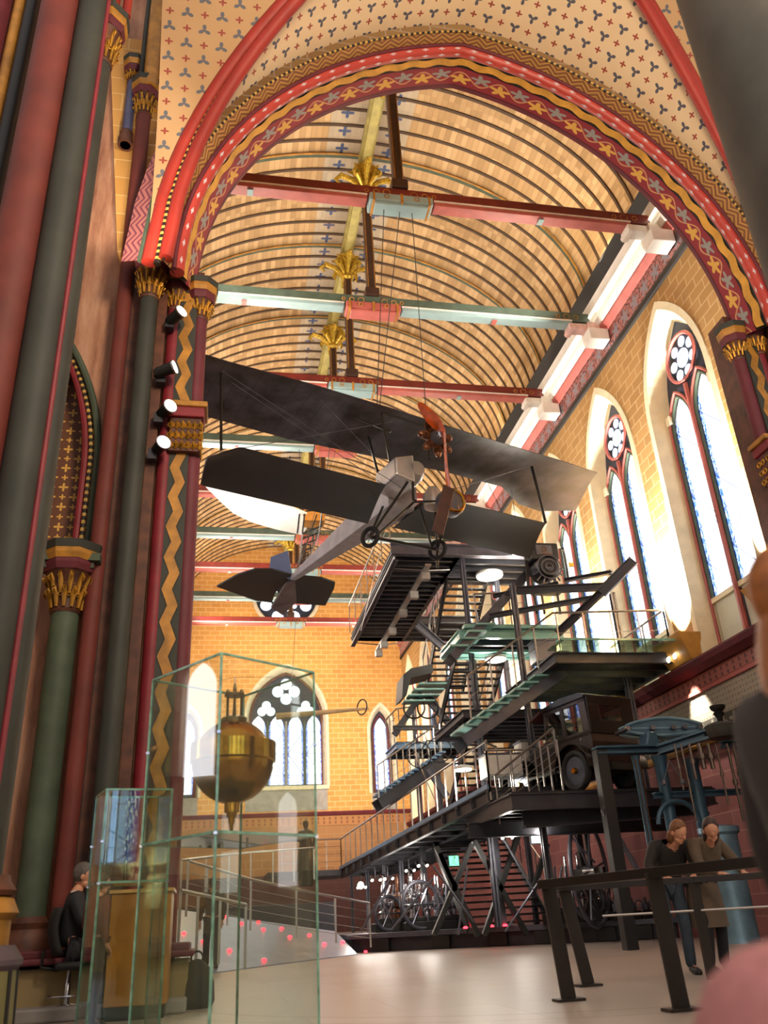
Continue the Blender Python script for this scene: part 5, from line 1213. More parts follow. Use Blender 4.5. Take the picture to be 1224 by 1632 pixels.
# exit signs
c = at(723, 1372, 25.5); rt = thing('exit_sign', 'small green lit exit sign left of the wide stairs', 'sign', c); w = MB(); w.box(c, (0.32, 0.06, 0.32)); w.build('casing', M['steel_light'], rt); w = MB(); w.box(c - V(0, 0.035, 0), (0.28, 0.01, 0.26)); w.build('face', M['green_light'], rt)
w = MB(); f0 = c - V(0, 0.045, 0); w.lathe([(0.025, -0.01), (0.025, 0.01)], f0 + V(0.02, 0, 0.09), 8, 'y'); w.bar(f0 + V(0.02, 0, 0.06), f0 + V(-0.01, 0, -0.03), 0.03, 0.01); w.bar(f0 + V(-0.01, 0, -0.03), f0 + V(0.05, 0, -0.1), 0.02, 0.01); w.bar(f0 + V(-0.01, 0, -0.03), f0 + V(-0.07, 0, -0.08), 0.02, 0.01); w.bar(f0 + V(0.01, 0, 0.04), f0 + V(-0.06, 0, 0.02), 0.015, 0.01); w.build('pictogram', M['white'], rt)
c = at(857, 1330, 21.6); rt = thing('lit_notice', 'small white lit notice beside the spotlight cluster under the car deck', 'sign', c); w = MB(); w.box(c, (0.44, 0.06, 0.46)); w.build('casing', M['steel_light'], rt); w = MB(); w.box(c - V(0, 0.035, 0), (0.38, 0.01, 0.40)); w.build('face', emit('white_sign_face', '#e8fff0', 2.0), rt)

# ------------------------------------------------------------------ vintage car on its deck
cy0 = 18.5
car = thing('vintage_car', 'black vintage saloon car with tall cabin parked on the steel deck', 'car', (8.6, 19.3, 3.37))
cp = paint('black_car_enamel', '#1a1512', 0.22, 0.2, var=0.2); cpb = paint('brown_car_panel', '#2c211c', 0.3, 0.1, var=0.15)
CX, CYF = 8.55, 18.35      # rear axle centre region; the car points left and away
fd = Vector((-0.33, 0.944, 0)).normalized(); sd = Vector((fd.y, -fd.x, 0))     # forward, right side (towards viewer right)
O = Vector((8.62, 18.62, 3.07))     # centre of the rear axle on the deck
CS = 1.12
def cw(f, s, z): return O + (fd * f * 0.74 + sd * s + Vector((0, 0, z))) * CS
def cbox(w, f0, f1, s0, s1, z0, z1, mi=0): return w.hexa([cw(f0, s0, z0), cw(f1, s0, z0), cw(f1, s1, z0), cw(f0, s1, z0), cw(f0, s0, z1), cw(f1, s0, z1), cw(f1, s1, z1), cw(f0, s1, z1)], mi)
def cprism(w, poly, s0, s1, mi=0): return w.prism(poly, lambda u, v, d: cw(u, d, v), s0, s1, mi)
w = MB(); cprism(w, [(-0.62, 0.50), (1.65, 0.50), (1.72, 0.62), (1.62, 1.10), (1.60, 1.02), (-0.66, 1.10), (-0.70, 0.9)], -0.62, 0.62); w.build('lower_body', cpb, car, bevel=0.04)
# upper cabin as pillars with window openings
w = MB()
for s in (-0.62, 0.56):
    cprism(w, [(-0.66, 1.08), (-0.40, 1.08), (-0.34, 1.76), (-0.60, 1.80)], s, s + 0.06); cprism(w, [(0.33, 1.08), (0.43, 1.08), (0.43, 1.76), (0.33, 1.76)], s, s + 0.06); cprism(w, [(1.12, 1.02), (1.20, 1.02), (1.14, 1.76), (1.06, 1.76)], s, s + 0.06)
    cprism(w, [(-0.60, 1.70), (1.15, 1.66), (1.12, 1.78), (-0.58, 1.82)], s, s + 0.06); cprism(w, [(-0.66, 1.02), (1.25, 1.02), (1.25, 1.12), (-0.66, 1.12)], s, s + 0.06)
w.build('cabin_frame', cpb, car, bevel=0.015)
w = MB(); cprism(w, [(-0.64, 1.78), (1.2, 1.74), (1.22, 1.80), (0.3, 1.90), (-0.5, 1.88), (-0.66, 1.82)], -0.66, 0.66); w.build('roof', cp, car, bevel=0.03)
w = MB(); cbox(w, -0.70, -0.64, -0.62, 0.62, 1.05, 1.34); cbox(w, -0.70, -0.64, -0.62, 0.62, 1.62, 1.84); cbox(w, -0.70, -0.64, -0.62, -0.30, 1.3, 1.65); cbox(w, -0.70, -0.64, 0.30, 0.62, 1.3, 1.65); w.build('rear_panel', cp, car, bevel=0.02)
w = MB(); cbox(w, -0.675, -0.665, -0.30, 0.30, 1.34, 1.62); w.build('rear_window', M['glass'], car)
for f0, f1, nm, mt in ((-0.33, 0.32, 'rear_side_window', emit('window_reflecting_gold', '#e0b850', 0.9)), (0.44, 1.05, 'front_side_window', emit('window_reflecting_blue', '#5a86c8', 0.7))):
    pass
t_ = m_glass('car_window_glass', '#c8c4b4', 3.0); M['car_glass'] = t_
for f0, f1, nm in ((-0.36, 0.33, 'rear_side_window'), (0.43, 1.10, 'front_side_window')):
    for s in (-0.59, 0.59):
        w = MB(); cbox(w, f0, f1, s - 0.005, s + 0.005, 1.12, 1.70); w.build(nm, M['car_glass'], car)
w = MB(); cprism(w, [(1.15, 1.76), (1.75, 1.62), (1.75, 1.66), (1.15, 1.82)], -0.64, 0.64); w.build('sun_visor_roof', paint('dark_red_hood', '#4a201c', 0.5), car)
w = MB(); cprism(w, [(1.6, 0.5), (2.75, 0.5), (2.8, 1.0), (2.7, 1.06), (1.6, 1.12)], -0.42, 0.42); w.build('bonnet', cp, car, bevel=0.06)
w = MB(); cbox(w, 2.78, 2.86, -0.36, 0.36, 0.45, 1.08); w.build('radiator', M['brass'], car, bevel=0.02)
w = MB(); cbox(w, -0.9, 2.9, -0.34, 0.34, 0.34, 0.48); w.build('chassis', M['black'], car)
w = MB(); cbox(w, 0.45, 1.9, -0.78, 0.78, 0.42, 0.47); w.build('running_board', M['black'], car)
for f, s, lab in ((0, -0.68, 1), (0, 0.68, 1), (2.45, -0.66, 0), (2.45, 0.66, 0)):
    c = cw(f, s, 0.40); wh = MB(); wh.ring(c, 0.375, 0.08, sd, 28, 10); o = wh.build('wheel', M['rubber'], car, True)
    q = sd.to_track_quat('Z', 'Y').to_matrix(); w = MB(); w.lathe([(0.32, -0.03), (0.34, 0.0), (0.32, 0.03), (0.10, 0.045)], c, 24, q); w.build('wheel_disc', paint('blue_grey_wheel', '#4c5566', 0.35, 0.4), o, True)
    w = MB(); w.lathe([(0.06, -0.10), (0.07, 0.0), (0.06, 0.10)], c, 12, q); w.build('hub_cap', M['brass'], o, True)
    pts = [cw(f + 0.50 / 0.74 * cos(a), s, 0.40 + 0.50 * sin(a)) for a in [radians(k_) for k_ in range(-15, 186, 15)]]
    w = MB(); hw = 0.13
    w.add([p + sd * hw for p in pts] + [p - sd * hw for p in pts] + [p + sd * hw + (p - c).normalized() * 0.025 for p in pts] + [p - sd * hw + (p - c).normalized() * 0.025 for p in pts],
          [(i, i + 1, len(pts) + i + 1, len(pts) + i) for i in range(len(pts) - 1)] + [(2 * len(pts) + i, 2 * len(pts) + i + 1, 3 * len(pts) + i + 1, 3 * len(pts) + i) for i in range(len(pts) - 1)] + [(i, i + 1, 2 * len(pts) + i + 1, 2 * len(pts) + i) for i in range(len(pts) - 1)] + [(len(pts) + i, len(pts) + i + 1, 3 * len(pts) + i + 1, 3 * len(pts) + i) for i in range(len(pts) - 1)])
    w.build('mudguard', cp, car, True)
for s in (-0.3, 0.3): c = cw(2.95, s, 0.85); MB().lathe([(0.03, -0.1), (0.1, 0.0), (0.11, 0.05)], c, 14, fd.to_track_quat('Z', 'Y').to_matrix()).build('headlamp', M['brass'], car, True)
w = MB(); cbox(w, -0.28, -0.26, -0.64, -0.60, 0.95, 1.0); w.build('door_handle', M['chrome'], car)

# ------------------------------------------------------------------ engine held on the cantilever arm
c0 = at(868, 905, 20.3)
en = thing('aero_engine', 'black cased engine with round guard and yellow grip resting on the cantilever arm', 'engine', c0)
w = MB(); w.box(c0 + V(-0.05, 0, 0.38), (0.8, 0.6, 0.5)); w.build('casing', M['black'], en, bevel=0.05)
w = MB(); w.box(c0 + V(-0.08, -0.31, 0.40), (0.46, 0.03, 0.28)); w.build('plate', M['steel_light'], en, bevel=0.01)
w = MB(); w.ring(c0 + V(-0.08, -0.33, 0.42), 0.07, 0.012, (0, 1, 0), 12, 5); w.bar(c0 + V(-0.16, -0.33, 0.28), c0 + V(0.1, -0.33, 0.28), 0.01, 0.02); w.build('plate_emblem', M['brass'], en)
w = MB(); w.lathe([(0.34, -0.3), (0.36, -0.1), (0.36, 0.2), (0.28, 0.3)], c0 + V(0, 0, -0.05), 18, 'y'); w.build('crankcase', M['black'], en, True)
w = MB()
for k in (0, 2, 4): w.ring(c0 + V(0.0, -0.32, -0.1), 0.10 + 0.06 * k, 0.018, (0, 1, 0), 18, 5)
for k in range(9): a = pi + pi * k / 8; w.tube([c0 + V(0.05 * cos(a), -0.3, -0.1), c0 + V(0.46 * cos(a), -0.15, -0.1 + 0.46 * sin(a))], 0.025, 5)
w.build('pipes', M['steel_light'], en)
MB().ring(c0 + V(0.62, 0, 0.1), 0.46, 0.04, (0.9, -0.45, 0), 24, 8, a0=-1.2, a1=1.9).build('round_guard', M['black'], en, True)
w = MB(); w.box(c0 + V(0.66, -0.25, 0.0), (0.14, 0.08, 0.10)); w.build('yellow_grip', paint('yellow_paint', '#e8c020', 0.4), en)
w = MB()
for dx in (-0.42, -0.2, 0.25): w.bar(c0 + V(dx, 0, -0.3), c0 + V(dx + 0.05, 0.1, -1.3), 0.05, 0.05)
w.bar(c0 + V(-0.5, 0, 0.2), c0 + V(-0.55, 0, -0.7), 0.08, 0.05); w.build('stand_leg', M['black'], en)
w = MB(); w.box(c0 + V(0.05, 0.1, -0.62), (0.8, 0.6, 0.10)); w.build('tray', M['steel_light'], en)

# ------------------------------------------------------------------ objects shown on decks
def crate(px, py, y, s, lab, mat, nm='exhibit_case'):
    c = at(px, py, y); rt = thing(nm, lab, 'case', c)
    w = MB(); w.box(c + V(0, 0, s[2] / 2), s); w.build('body', mat, rt, bevel=0.02); w = MB(); w.box(c + V(0, 0, s[2] + 0.02), (s[0] * 1.06, s[1] * 1.06, 0.04)); w.build('lid', M['steel_light'], rt)
crate(868, 1058, 20.4, (0.6, 0.5, 0.55), 'grey boxed exhibit on the left end of the glass deck', M['steel_light'])
crate(898, 1057, 20.4, (0.28, 0.26, 0.26), 'small blue grey exhibit box on the glass deck', M['blue_iron'])
crate(800, 1240, 20.2, (0.9, 0.6, 0.5), 'pale wedge shaped exhibit case behind the car deck railing', M['white'])
crate(845, 1235, 20.4, (0.5, 0.5, 0.75), 'white exhibit case left of the vintage car', M['bright_alu'])
# wagon with dark hood left of the gallery (carriage)
c = at(668, 1085, 26.4); rt = thing('carriage', 'black hooded carriage on the rear left landing', 'carriage', c)
hood = MB(); pts = [at(643, 1075, 26.4), at(655, 1065, 26.4), at(690, 1058, 26.4), at(690, 1072, 26.4), at(655, 1080, 26.4), at(648, 1108, 26.4), at(641, 1112, 26.4)]
k = len(pts); hood.add(pts + [p + V(0, 1.1, 0) for p in pts], [tuple(range(k)), tuple(range(k, 2 * k))[::-1]] + [(i, (i + 1) % k, k + (i + 1) % k, k + i) for i in range(k)]); hood.build('hood', M['black'], rt)
for px in (660, 682): c_ = at(px, 1128, 26.5); MB().ring(c_, 0.34, 0.03, (0.3, 1, 0), 24, 6).build('wheel', M['black'], rt, True)
c = at(690, 1190, 24.8); rt = thing('bicycle', 'dark early bicycle with thin wheels on the middle landing', 'bicycle', c)
for px, py in ((668, 1203), (700, 1195)): 
    c_ = at(px, py, 24.9); o = MB(); o.ring(c_, 0.36, 0.018, (0.2, 1, 0), 24, 5); oo = o.build('wheel', M['black'], rt, True); w = MB()
    for j in range(8): a = 2 * pi * j / 8; w.tube([c_, c_ + V(cos(a) * 0.35, -0.05 * cos(a), sin(a) * 0.35)], 0.005, 3)
    w.build('spokes', M['rail'], oo)
w = MB(); w.tube([at(668, 1203, 24.9), at(680, 1180, 24.9), at(697, 1182, 24.9), at(700, 1195, 24.9)], 0.02, 5); w.tube([at(680, 1180, 24.9), at(676, 1168, 24.9), at(668, 1170, 24.9)], 0.015, 5); w.build('frame', M['black'], rt)

# ------------------------------------------------------------------ blue beam engine at the right
M['rod'] = paint('dull_steel_rod', '#6a5c52', 0.45, 0.7, var=0.15)
be = thing('beam_engine', 'blue green cast iron beam engine model on tall dark posts at the right wall', 'steam engine', (9.5, 17, 0))
EY = 16.6
Z = lambda px, py, y=EY: at(px, py, y)
w = MB()
for a, b in (((955, 1196), (988, 1392)),): w.bar(Z(*a), V(Z(*a).x, EY, 0.0), 0.24, 0.24)
w.build('support_post', M['black'], be, bevel=0.01)
xr = 11.0
w = MB(); w.bar((xr, EY, 3.7), (xr, EY, 0.0), 0.22, 0.22); w.build('support_post', M['black'], be, bevel=0.01)
w = MB(); w.ibeam(Z(948, 1197), Z(1048, 1194), 0.3, 0.16, 0.04); w.build('crossbeam', M['blue_iron'], be)
w = MB(); w.ibeam(Z(1048, 1196), Z(1155, 1162, 15.9), 0.34, 0.2, 0.05); w.build('diagonal_beam', M['blue_iron'], be)
w = MB(); w.ibeam(Z(1150, 1186), V(xr + 0.15, EY, Z(1160, 1188).z), 0.25, 0.14, 0.04); w.build('crossbeam', M['blue_iron'], be)
# rocking beam: fish-bellied plate pair
A_ = Z(992, 1165, 17.2); B_ = Z(1112, 1162, 16.4)
for off in (-0.18, 0.18):
    w = MB(); N = 16; top = []; bot = []
    for i in range(N + 1):
        f = i / N; p = A_.lerp(B_, f) + V(0, off, 0); h = 0.06 + 0.15 * sin(pi * f) ** 0.8; top.append(p + V(0, 0, h)); bot.append(p - V(0, 0, h * 0.7))
    pp = top + bot + [p + V(0, 0.05, 0) for p in top + bot]; n = N + 1
    w.add(pp, [(i, i + 1, n + i + 1, n + i) for i in range(N)] + [(2 * n + i, 3 * n + i, 3 * n + i + 1, 2 * n + i + 1) for i in range(N)] + [(i, 2 * n + i, 2 * n + i + 1, i + 1) for i in range(N)] + [(n + i, n + i + 1, 3 * n + i + 1, 3 * n + i) for i in range(N)]); w.build('rocking_beam', M['blue_iron'], be)
    w = MB(); w.tube([p + V(0, -0.02, 0) for p in top], 0.035, 6); w.tube([p + V(0, -0.02, 0) for p in bot], 0.03, 6); w.tube([A_.lerp(B_, 0.08) + V(0, off, 0), A_.lerp(B_, 0.92) + V(0, off, 0)], 0.03, 6); w.build('beam_rim', M['blue_light'], be, True)
w = MB()
for f in (0.0, 0.33, 0.6, 0.75, 0.95): w.tube([A_.lerp(B_, f) + V(0, -0.3, 0), A_.lerp(B_, f) + V(0, 0.3, 0)], 0.05, 10)
w.build('bearing_pin', M['chrome'], be, True)
w = MB(); w.hexa([Z(1030, 1195), Z(1055, 1195), Z(1055, 1195) + V(0, .4, 0), Z(1030, 1195) + V(0, .4, 0), Z(1033, 1165), Z(1046, 1165), Z(1046, 1165) + V(0, .4, 0), Z(1033, 1165) + V(0, .4, 0)]); w.build('bearing_pedestal', M['blue_iron'], be, bevel=0.03)
w = MB(); w.lathe([(0.3, -0.14), (0.34, -0.05), (0.34, 0.10), (0.22, 0.16)], Z(1150, 1165, 15.9), 12); w.build('end_head', M['dark_green'], be, True)
w = MB(); w.lathe([(0.05, 0), (0.06, 0.12), (0.12, 0.2), (0.08, 0.24), (0.15, 0.30), (0.16, 0.36)], Z(1149, 1153, 15.9), 14); w.build('finial', M['black'], be, True)
for px, r, mt, zt, zb in ((1012, 0.07, M['blue_iron'], 1205, 1500), (1050, 0.12, M['blue_iron'], 1205, 1320), (1100, 0.14, M['blue_iron'], 1210, 1270)):
    p = Z(px, zt); w = MB(); w.lathe([(r * 1.4, p.z), (r, p.z - 0.15), (r, 0.5 if zb > 1400 else p.z - 1.9), (r * 1.5, (0.4 if zb > 1400 else p.z - 2.0))], (p.x, EY, 0), 16); w.build('column', mt, be, True)
p = Z(1012, 1205); w = MB()
for dx in (-0.04, 0.04): w.tube([(p.x + dx, EY - 0.07, p.z), (p.x + dx, EY - 0.07, 0.6)], 0.008, 4)
w.build('gold_line', M['brass'], be)
w = MB()
for px, l, r in ((1075, 0.9, 0.02), (1085, 1.5, 0.02), (1098, 0.7, 0.03), (1114, 0.5, 0.05), (1128, 0.5, 0.045), (1140, 1.2, 0.02), (1158, 1.5, 0.03), (1168, 1.2, 0.03)):
    p = Z(px, 1185, 16.0); w.tube([p, p - V(0, 0, l)], r, 8); w.lathe([(r * 1.8, -0.05), (r * 1.8, 0.05)], p - V(0, 0, l * 0.5), 8)
w.build('rods', M['rod'], be, True)
w = MB(); g0 = Z(1072, 1240, 16.0)
for s in (-1, 1): w.tube([g0 + V(0, 0, 0.35), g0 + V(s * 0.12, 0, 0.1), g0 + V(s * 0.2, 0, -0.05)], 0.012, 5); w.lathe([(0.01, -0.06), (0.05, -0.03), (0.05, 0.03), (0.01, 0.06)], g0 + V(s * 0.2, 0, -0.08), 10)
w.build('governor', M['steel_light'], be, True)
w = MB(); p = Z(1130, 1300, 16.2); w.lathe([(0.36, 0.0), (0.34, 0.1), (0.34, 1.9), (0.40, 1.95), (0.40, 2.05), (0.1, 2.1)], (p.x + 0.25, 16.4, 0), 20); w.build('cylinder', M['blue_light'], be, True)
MB().ring(Z(1083, 1312, 16.4), 0.42, 0.05, (0.1, 1, 0), 24, 6, a0=0, a1=pi).build('flywheel_arch', M['blue_iron'], be, True)
w = MB(); w.ibeam(Z(1042, 1268), Z(1180, 1262), 0.16, 0.12); w.build('crossbeam', M['blue_iron'], be)
w = MB(); w.tube([Z(960, 1290), Z(1015, 1385)], 0.05, 6); w.build('diagonal_stay', M['steel_light'], be)

# ------------------------------------------------------------------ flywheel and bright machines under the gallery
fw = thing('large_flywheel', 'tall thin rimmed flywheel standing against the pink wall under the car deck', 'wheel', (8.95, 21.6, 0.46))
c = at(940, 1388, 21.6); o = MB(); o.ring(c, 1.25, 0.055, (0.80, -0.75, 0.0), 48, 8); o.build('rim', M['steel_light'], fw, True)
q = Vector((0.80, -0.75, 0)).normalized().to_track_quat('Z', 'Y'); w = MB()
for k in range(6): a = 2 * pi * k / 6 + 0.2; w.tube([c, c + q @ Vector((cos(a), sin(a), 0)) * 1.25], 0.03, 6)
w.build('spoke', M['steel_light'], fw, True); w = MB(); w.lathe([(0.12, -0.15), (0.12, 0.15)], c, 14, q.to_matrix()); w.build('hub', M['chrome'], fw, True)
w = MB(); w.bar((c.x + 0.05, c.y + 0.5, 0.46), (c.x + 0.05, c.y + 0.5, 3.0), 0.14, 0.14); w.bar((c.x + 0.25, c.y + 0.5, 0.46), (c.x + 0.25, c.y + 0.5, 3.0), 0.1, 0.1); w.bar((c.x - 0.2, c.y + 0.5, c.z), (c.x + 0.3, c.y - 0.2, c.z), 0.14, 0.14); w.build('stand', M['black'], fw)
def machine(px, py, y, wd, ht, lab, seed, wheel=None, copper=False):
    """piston engine: bed, standards, cylinders, crank, pipes, flywheel"""
    rnd = random.Random(seed); c = at(px, py, y); z0 = 0.46; rt = thing('piston_engine', lab, 'engine', (c.x, y, z0)); H_ = ht
    w = MB(); w.box((c.x, y, z0 + 0.12), (wd, 0.9, 0.24)); w.box((c.x, y, z0 + 0.3), (wd * 0.85, 0.7, 0.12)); w.build('bed', M['black'], rt, bevel=0.02)
    for k in range(3):
        x = c.x + wd * (k - 1) * 0.27; hh = H_ * (0.55 + 0.1 * rnd.random()); w = MB(); w.lathe([(0.13, z0 + 0.36), (0.14, z0 + hh * 0.55), (0.10, z0 + hh * 0.6), (0.16, z0 + hh * 0.65), (0.16, z0 + hh * 0.9), (0.05, z0 + hh), (0.03, z0 + H_ * (0.8 + 0.2 * rnd.random()))], (x, y + rnd.uniform(-.15, .15), 0), 14); w.build('cylinder', M['chrome'] if (k != 1 or not copper) else M['copper'], rt, True)
    for s in (-1, 1):
        w = MB(); w.bar((c.x + s * wd * 0.40, y - 0.25, z0 + 0.3), (c.x + s * wd * 0.15, y - 0.25, z0 + H_ * 0.75), 0.07, 0.06); w.build('standard', M['chrome'], rt, bevel=0.01)
    w = MB()
    for k in range(8):
        a = V(c.x + rnd.uniform(-.45, .45) * wd, y - 0.3 - rnd.random() * 0.15, z0 + 0.35 + rnd.random() * H_ * 0.5); b = a + V(rnd.uniform(-.3, .3), 0, rnd.uniform(.1, .45)); w.tube([a, V(a.x, a.y, b.z), b], 0.018, 5)
        w.ring(b, 0.05 + 0.05 * rnd.random(), 0.012, (rnd.uniform(-.5, .5), 1, 0), 12, 4)
    w.build('pipes', M['chrome'], rt, True)
    w = MB(); w.tube([(c.x - wd * 0.5, y - 0.2, z0 + H_ * 0.42), (c.x + wd * 0.5, y - 0.2, z0 + H_ * 0.42)], 0.04, 8)
    for k in range(4): x = c.x + wd * (-0.35 + 0.23 * k); w.lathe([(0.10, -0.05), (0.10, 0.05)], (x, y - 0.2, z0 + H_ * 0.42), 12, 'x'); w.bar((x, y - 0.28, z0 + H_ * 0.42), (x + 0.05, y - 0.28, z0 + H_ * 0.75), 0.04, 0.04)
    w.build('crankshaft', M['steel_light'], rt, True)
    if wheel:
        dx, R = wheel; cc = V(c.x + dx, y - 0.45, z0 + R + 0.05); o = MB(); o.ring(cc, R, 0.05, (0.35, -1, 0), 30, 8); q = Vector((0.35, -1, 0)).to_track_quat('Z', 'Y')
        oo = o.build('flywheel', M['steel_light'], rt, True); w = MB()
        for k in range(6): a = 2 * pi * k / 6; w.tube([cc, cc + q @ Vector((cos(a), sin(a), 0)) * R], 0.022, 5)
        w.build('spoke', M['chrome'], oo, True)
    return rt
machine(632, 1430, 27.6, 1.5, 1.7, 'polished steam engine with copper boiler and spoked wheel, leftmost under the walkway', 3, (-0.35, 0.45), True)
machine(680, 1430, 26.8, 1.5, 1.6, 'polished steam engine with flywheel right of the copper one under the walkway', 5, (-0.3, 0.62))
machine(708, 1430, 27.6, 1.0, 1.5, 'slim polished engine just left of the crossed braces', 8)
machine(908, 1430, 20.9 + 1.6, 1.3, 1.75, 'shining polished engine in front of the large flywheel', 11, (0.3, 0.5))
machine(960, 1470, 22.6, 0.8, 0.9, 'small polished engine low at the foot of the large flywheel', 13)
# row of small dark machines at the right of the plinth
for i, px in enumerate((985, 1010, 1032)):
    c = at(px, 1462, 21.9); rt = thing('bench_machine', 'small dark machine on the plinth near the right wall, %s' % ('nearest the flywheel', 'middle of three', 'nearest the blue column')[i], 'machine', (c.x, 21.9, 0.46), 'small dark machines on the plinth')
    w = MB(); w.box((c.x, 21.9, 0.56), (0.34, 0.3, 0.2)); w.build('bed', M['black'], rt, bevel=0.02); w = MB(); w.lathe([(0.1, 0.66), (0.12, 0.8), (0.05, 0.85), (0.04, 0.95)], (c.x, 21.9, 0), 12); w.ring((c.x + 0.1, 21.7, 0.8), 0.09, 0.02, (0, 1, 0), 14, 5); w.build('head', M['steel_light'], rt, True)

# statue on a pedestal at the far landing
c = at(488, 1385, 33); st = thing('draped_statue', 'dark bronze statue of a draped standing figure behind the showcase edge', 'statue', (c.x, 33, 2.4))
z0 = 2.55; sc = 1.25
MB().lathe([(0.24, z0 - 0.5), (0.24, z0)], (c.x, 33, 0), 8).build('pedestal', M['black'], st)
br = paint('dark_bronze', '#4a4038', 0.35, 0.7, var=0.2)
MB().lathe([(0.26 * sc, z0), (0.24 * sc, z0 + 0.3 * sc), (0.19 * sc, z0 + 0.65 * sc), (0.15 * sc, z0 + 0.8 * sc), (0.19 * sc, z0 + 0.98 * sc), (0.17 * sc, z0 + 1.08 * sc), (0.06 * sc, z0 + 1.15 * sc), (0.055 * sc, z0 + 1.18 * sc), (0.09 * sc, z0 + 1.26 * sc), (0.08 * sc, z0 + 1.34 * sc), (0.02, z0 + 1.38 * sc)], (c.x, 33, 0), 18).build('figure', br, st, True)
w = MB()
for k in range(14): a = 2 * pi * k / 14; w.tube([(c.x + 0.25 * sc * cos(a), 33 + 0.25 * sc * sin(a), z0), (c.x + 0.2 * sc * cos(a + .1), 33 + 0.2 * sc * sin(a + .1), z0 + 0.6 * sc), (c.x + 0.15 * sc * cos(a + .3), 33 + 0.15 * sc * sin(a + .3), z0 + 0.85 * sc)], [0.035, 0.03, 0.015], 6)
w.tube([(c.x - 0.17 * sc, 33, z0 + 1.05 * sc), (c.x - 0.27 * sc, 32.9, z0 + 0.85 * sc), (c.x - 0.15 * sc, 32.75, z0 + 0.75 * sc)], [0.07, 0.055, 0.04], 8); w.tube([(c.x + 0.17 * sc, 33, z0 + 1.05 * sc), (c.x + 0.25 * sc, 32.9, z0 + 0.85 * sc), (c.x + 0.2 * sc, 32.8, z0 + 0.62 * sc)], [0.07, 0.055, 0.04], 8)
w.build('drapery', br, st, True)

# ------------------------------------------------------------------ floodlight boxes on the sill between the windows
for i, y in enumerate(win_y[:5]):
    yy = y + 2.0; lab = ['floodlight box on the sill right of the nearest window', 'floodlight box with two lamps between the two nearest windows', 'floodlight box on the sill beyond the second window', 'floodlight box beyond the third window', 'floodlight box farthest along the sill'][i]
for i, y in enumerate((14.25, 18.33, 22.4, 26.45, 30.5)):
    lab = ['ochre floodlight box on the sill right of the nearest window', 'ochre floodlight box with two lamps between the two nearest windows', 'ochre floodlight box on the sill beyond the second window', 'ochre floodlight box beyond the third window', 'ochre floodlight box farthest along the sill'][i]
    rt = thing('floodlight_box', lab, 'floodlight', (XR - 0.3, y, 5.9), 'floodlight boxes on the right wall sill')
    w = MB(); w.hexa([(XR - 0.28, y - 0.55, 5.92), (XR, y - 0.55, 5.92), (XR, y + 0.55, 5.92), (XR - 0.28, y + 0.55, 5.92), (XR - 0.62, y - 0.7, 6.55), (XR, y - 0.7, 6.55), (XR, y + 0.7, 6.55), (XR - 0.62, y + 0.7, 6.55)]); w.build('box', M['gold_box'] if 'gold_box' in M else paint('ochre_box_paint', '#c08a3c', 0.5), rt, bevel=0.02)
    w = MB()
    for dy in (-0.12, 0.2): w.lathe([(0.07, 0), (0.07, 0.04)], (XR - 0.45, y + dy, 6.12), 14, Matrix(((0, 0, -0.85), (0, 1, 0), (1, 0, -0.5))).to_3x3())
    w.build('lamp', M['lamp_white'], rt)
    light('sill_floodlight', 'SPOT', (XR - 0.42, y, 6.62), (XR + 0.3, y - 0.1, 8.0), 20000, (1, 0.95, 0.86), 0.12, spot=64, blend=0.8)
light('wall_washer', 'SPOT', (XR - 0.45, 18.45, 5.7), (XR + 0.1, 18.35, 4.5), 420, (1, 0.92, 0.78), 0.05, spot=60, blend=0.6)
# ------------------------------------------------------------------ ramp with red lights and rails
ramp = thing('ramp', 'pale blue grey ramp set with red lights rising to the left behind the showcases', 'ramp', (1.0, 20, 0))
# surface: low edge on the floor at the right, rising to the left
RA = [V(1.14, 20.3, 0.02), V(4.4, 25.3, 0.02), V(4.0, 27.6, 0.12), V(2.6, 26.0, 0.85), V(-0.6, 20.5, 1.35), V(-2.6, 17.5, 1.45), V(-1.6, 15.6, 0.95), V(-0.5, 16.6, 0.62)]
def ramp_z(x, y): 
    # height falls from the left towards the right edge
    e = V(3.26, 5.0).normalized(); n = V(-e.y, e.x); return max(0.02, 0.02 + 0.30 * ((x - 1.14) * n.x + (y - 20.3) * n.y))
rp = [(1.14, 20.3), (3.75, 24.3), (3.6, 27.4), (-1.9, 24.5), (-3.1, 21.0), (-3.1, 17.4), (-1.2, 16.0)]
w = MB(); G = 12
tri = tessellate_polygon([[Vector((p[0], p[1], 0)) for p in rp]]); n = len(rp)
w.add([(p[0], p[1], ramp_z(*p)) for p in rp] + [(p[0], p[1], 0) for p in rp], [tuple(t) for t in tri] + [tuple(k + n for k in t)[::-1] for t in tri] + [(i, (i + 1) % n, n + (i + 1) % n, n + i) for i in range(n)])
w.build('surface', paint('blue_grey_ramp', '#8c93a8', 0.35, var=0.06), ramp)
def rail_run(pts, h, n, lab, mids):
    rt = thing('ramp_railing', lab, 'railing', pts[0]); P_ = [Vector(p) for p in pts]; up = V(0, 0, h)
    w = MB(); w.tube([p + up for p in P_], 0.032, 8); w.build('handrail', M['rail'], rt, True); segs = len(P_) - 1
    for k in range(n + 1):
        s = k / n * segs; i = min(int(s), segs - 1); p = P_[i].lerp(P_[i + 1], s - i); w = MB(); w.bar(p, p + up, 0.05, 0.02); w.build('post', M['rail'], rt)
    for m_ in range(mids):
        w = MB(); w.tube([p + up * ((m_ + 1) / (mids + 1)) for p in P_], 0.009, 4); w.build('wire', M['rail'], rt)
def gp(px, py, y): return at(px, py, y)
a = at(588, 1436, 25.6); b = at(505, 1421, 24.2); c = at(400, 1405, 22.2); d = at(345, 1393, 21.2); e = at(300, 1380, 20.4)
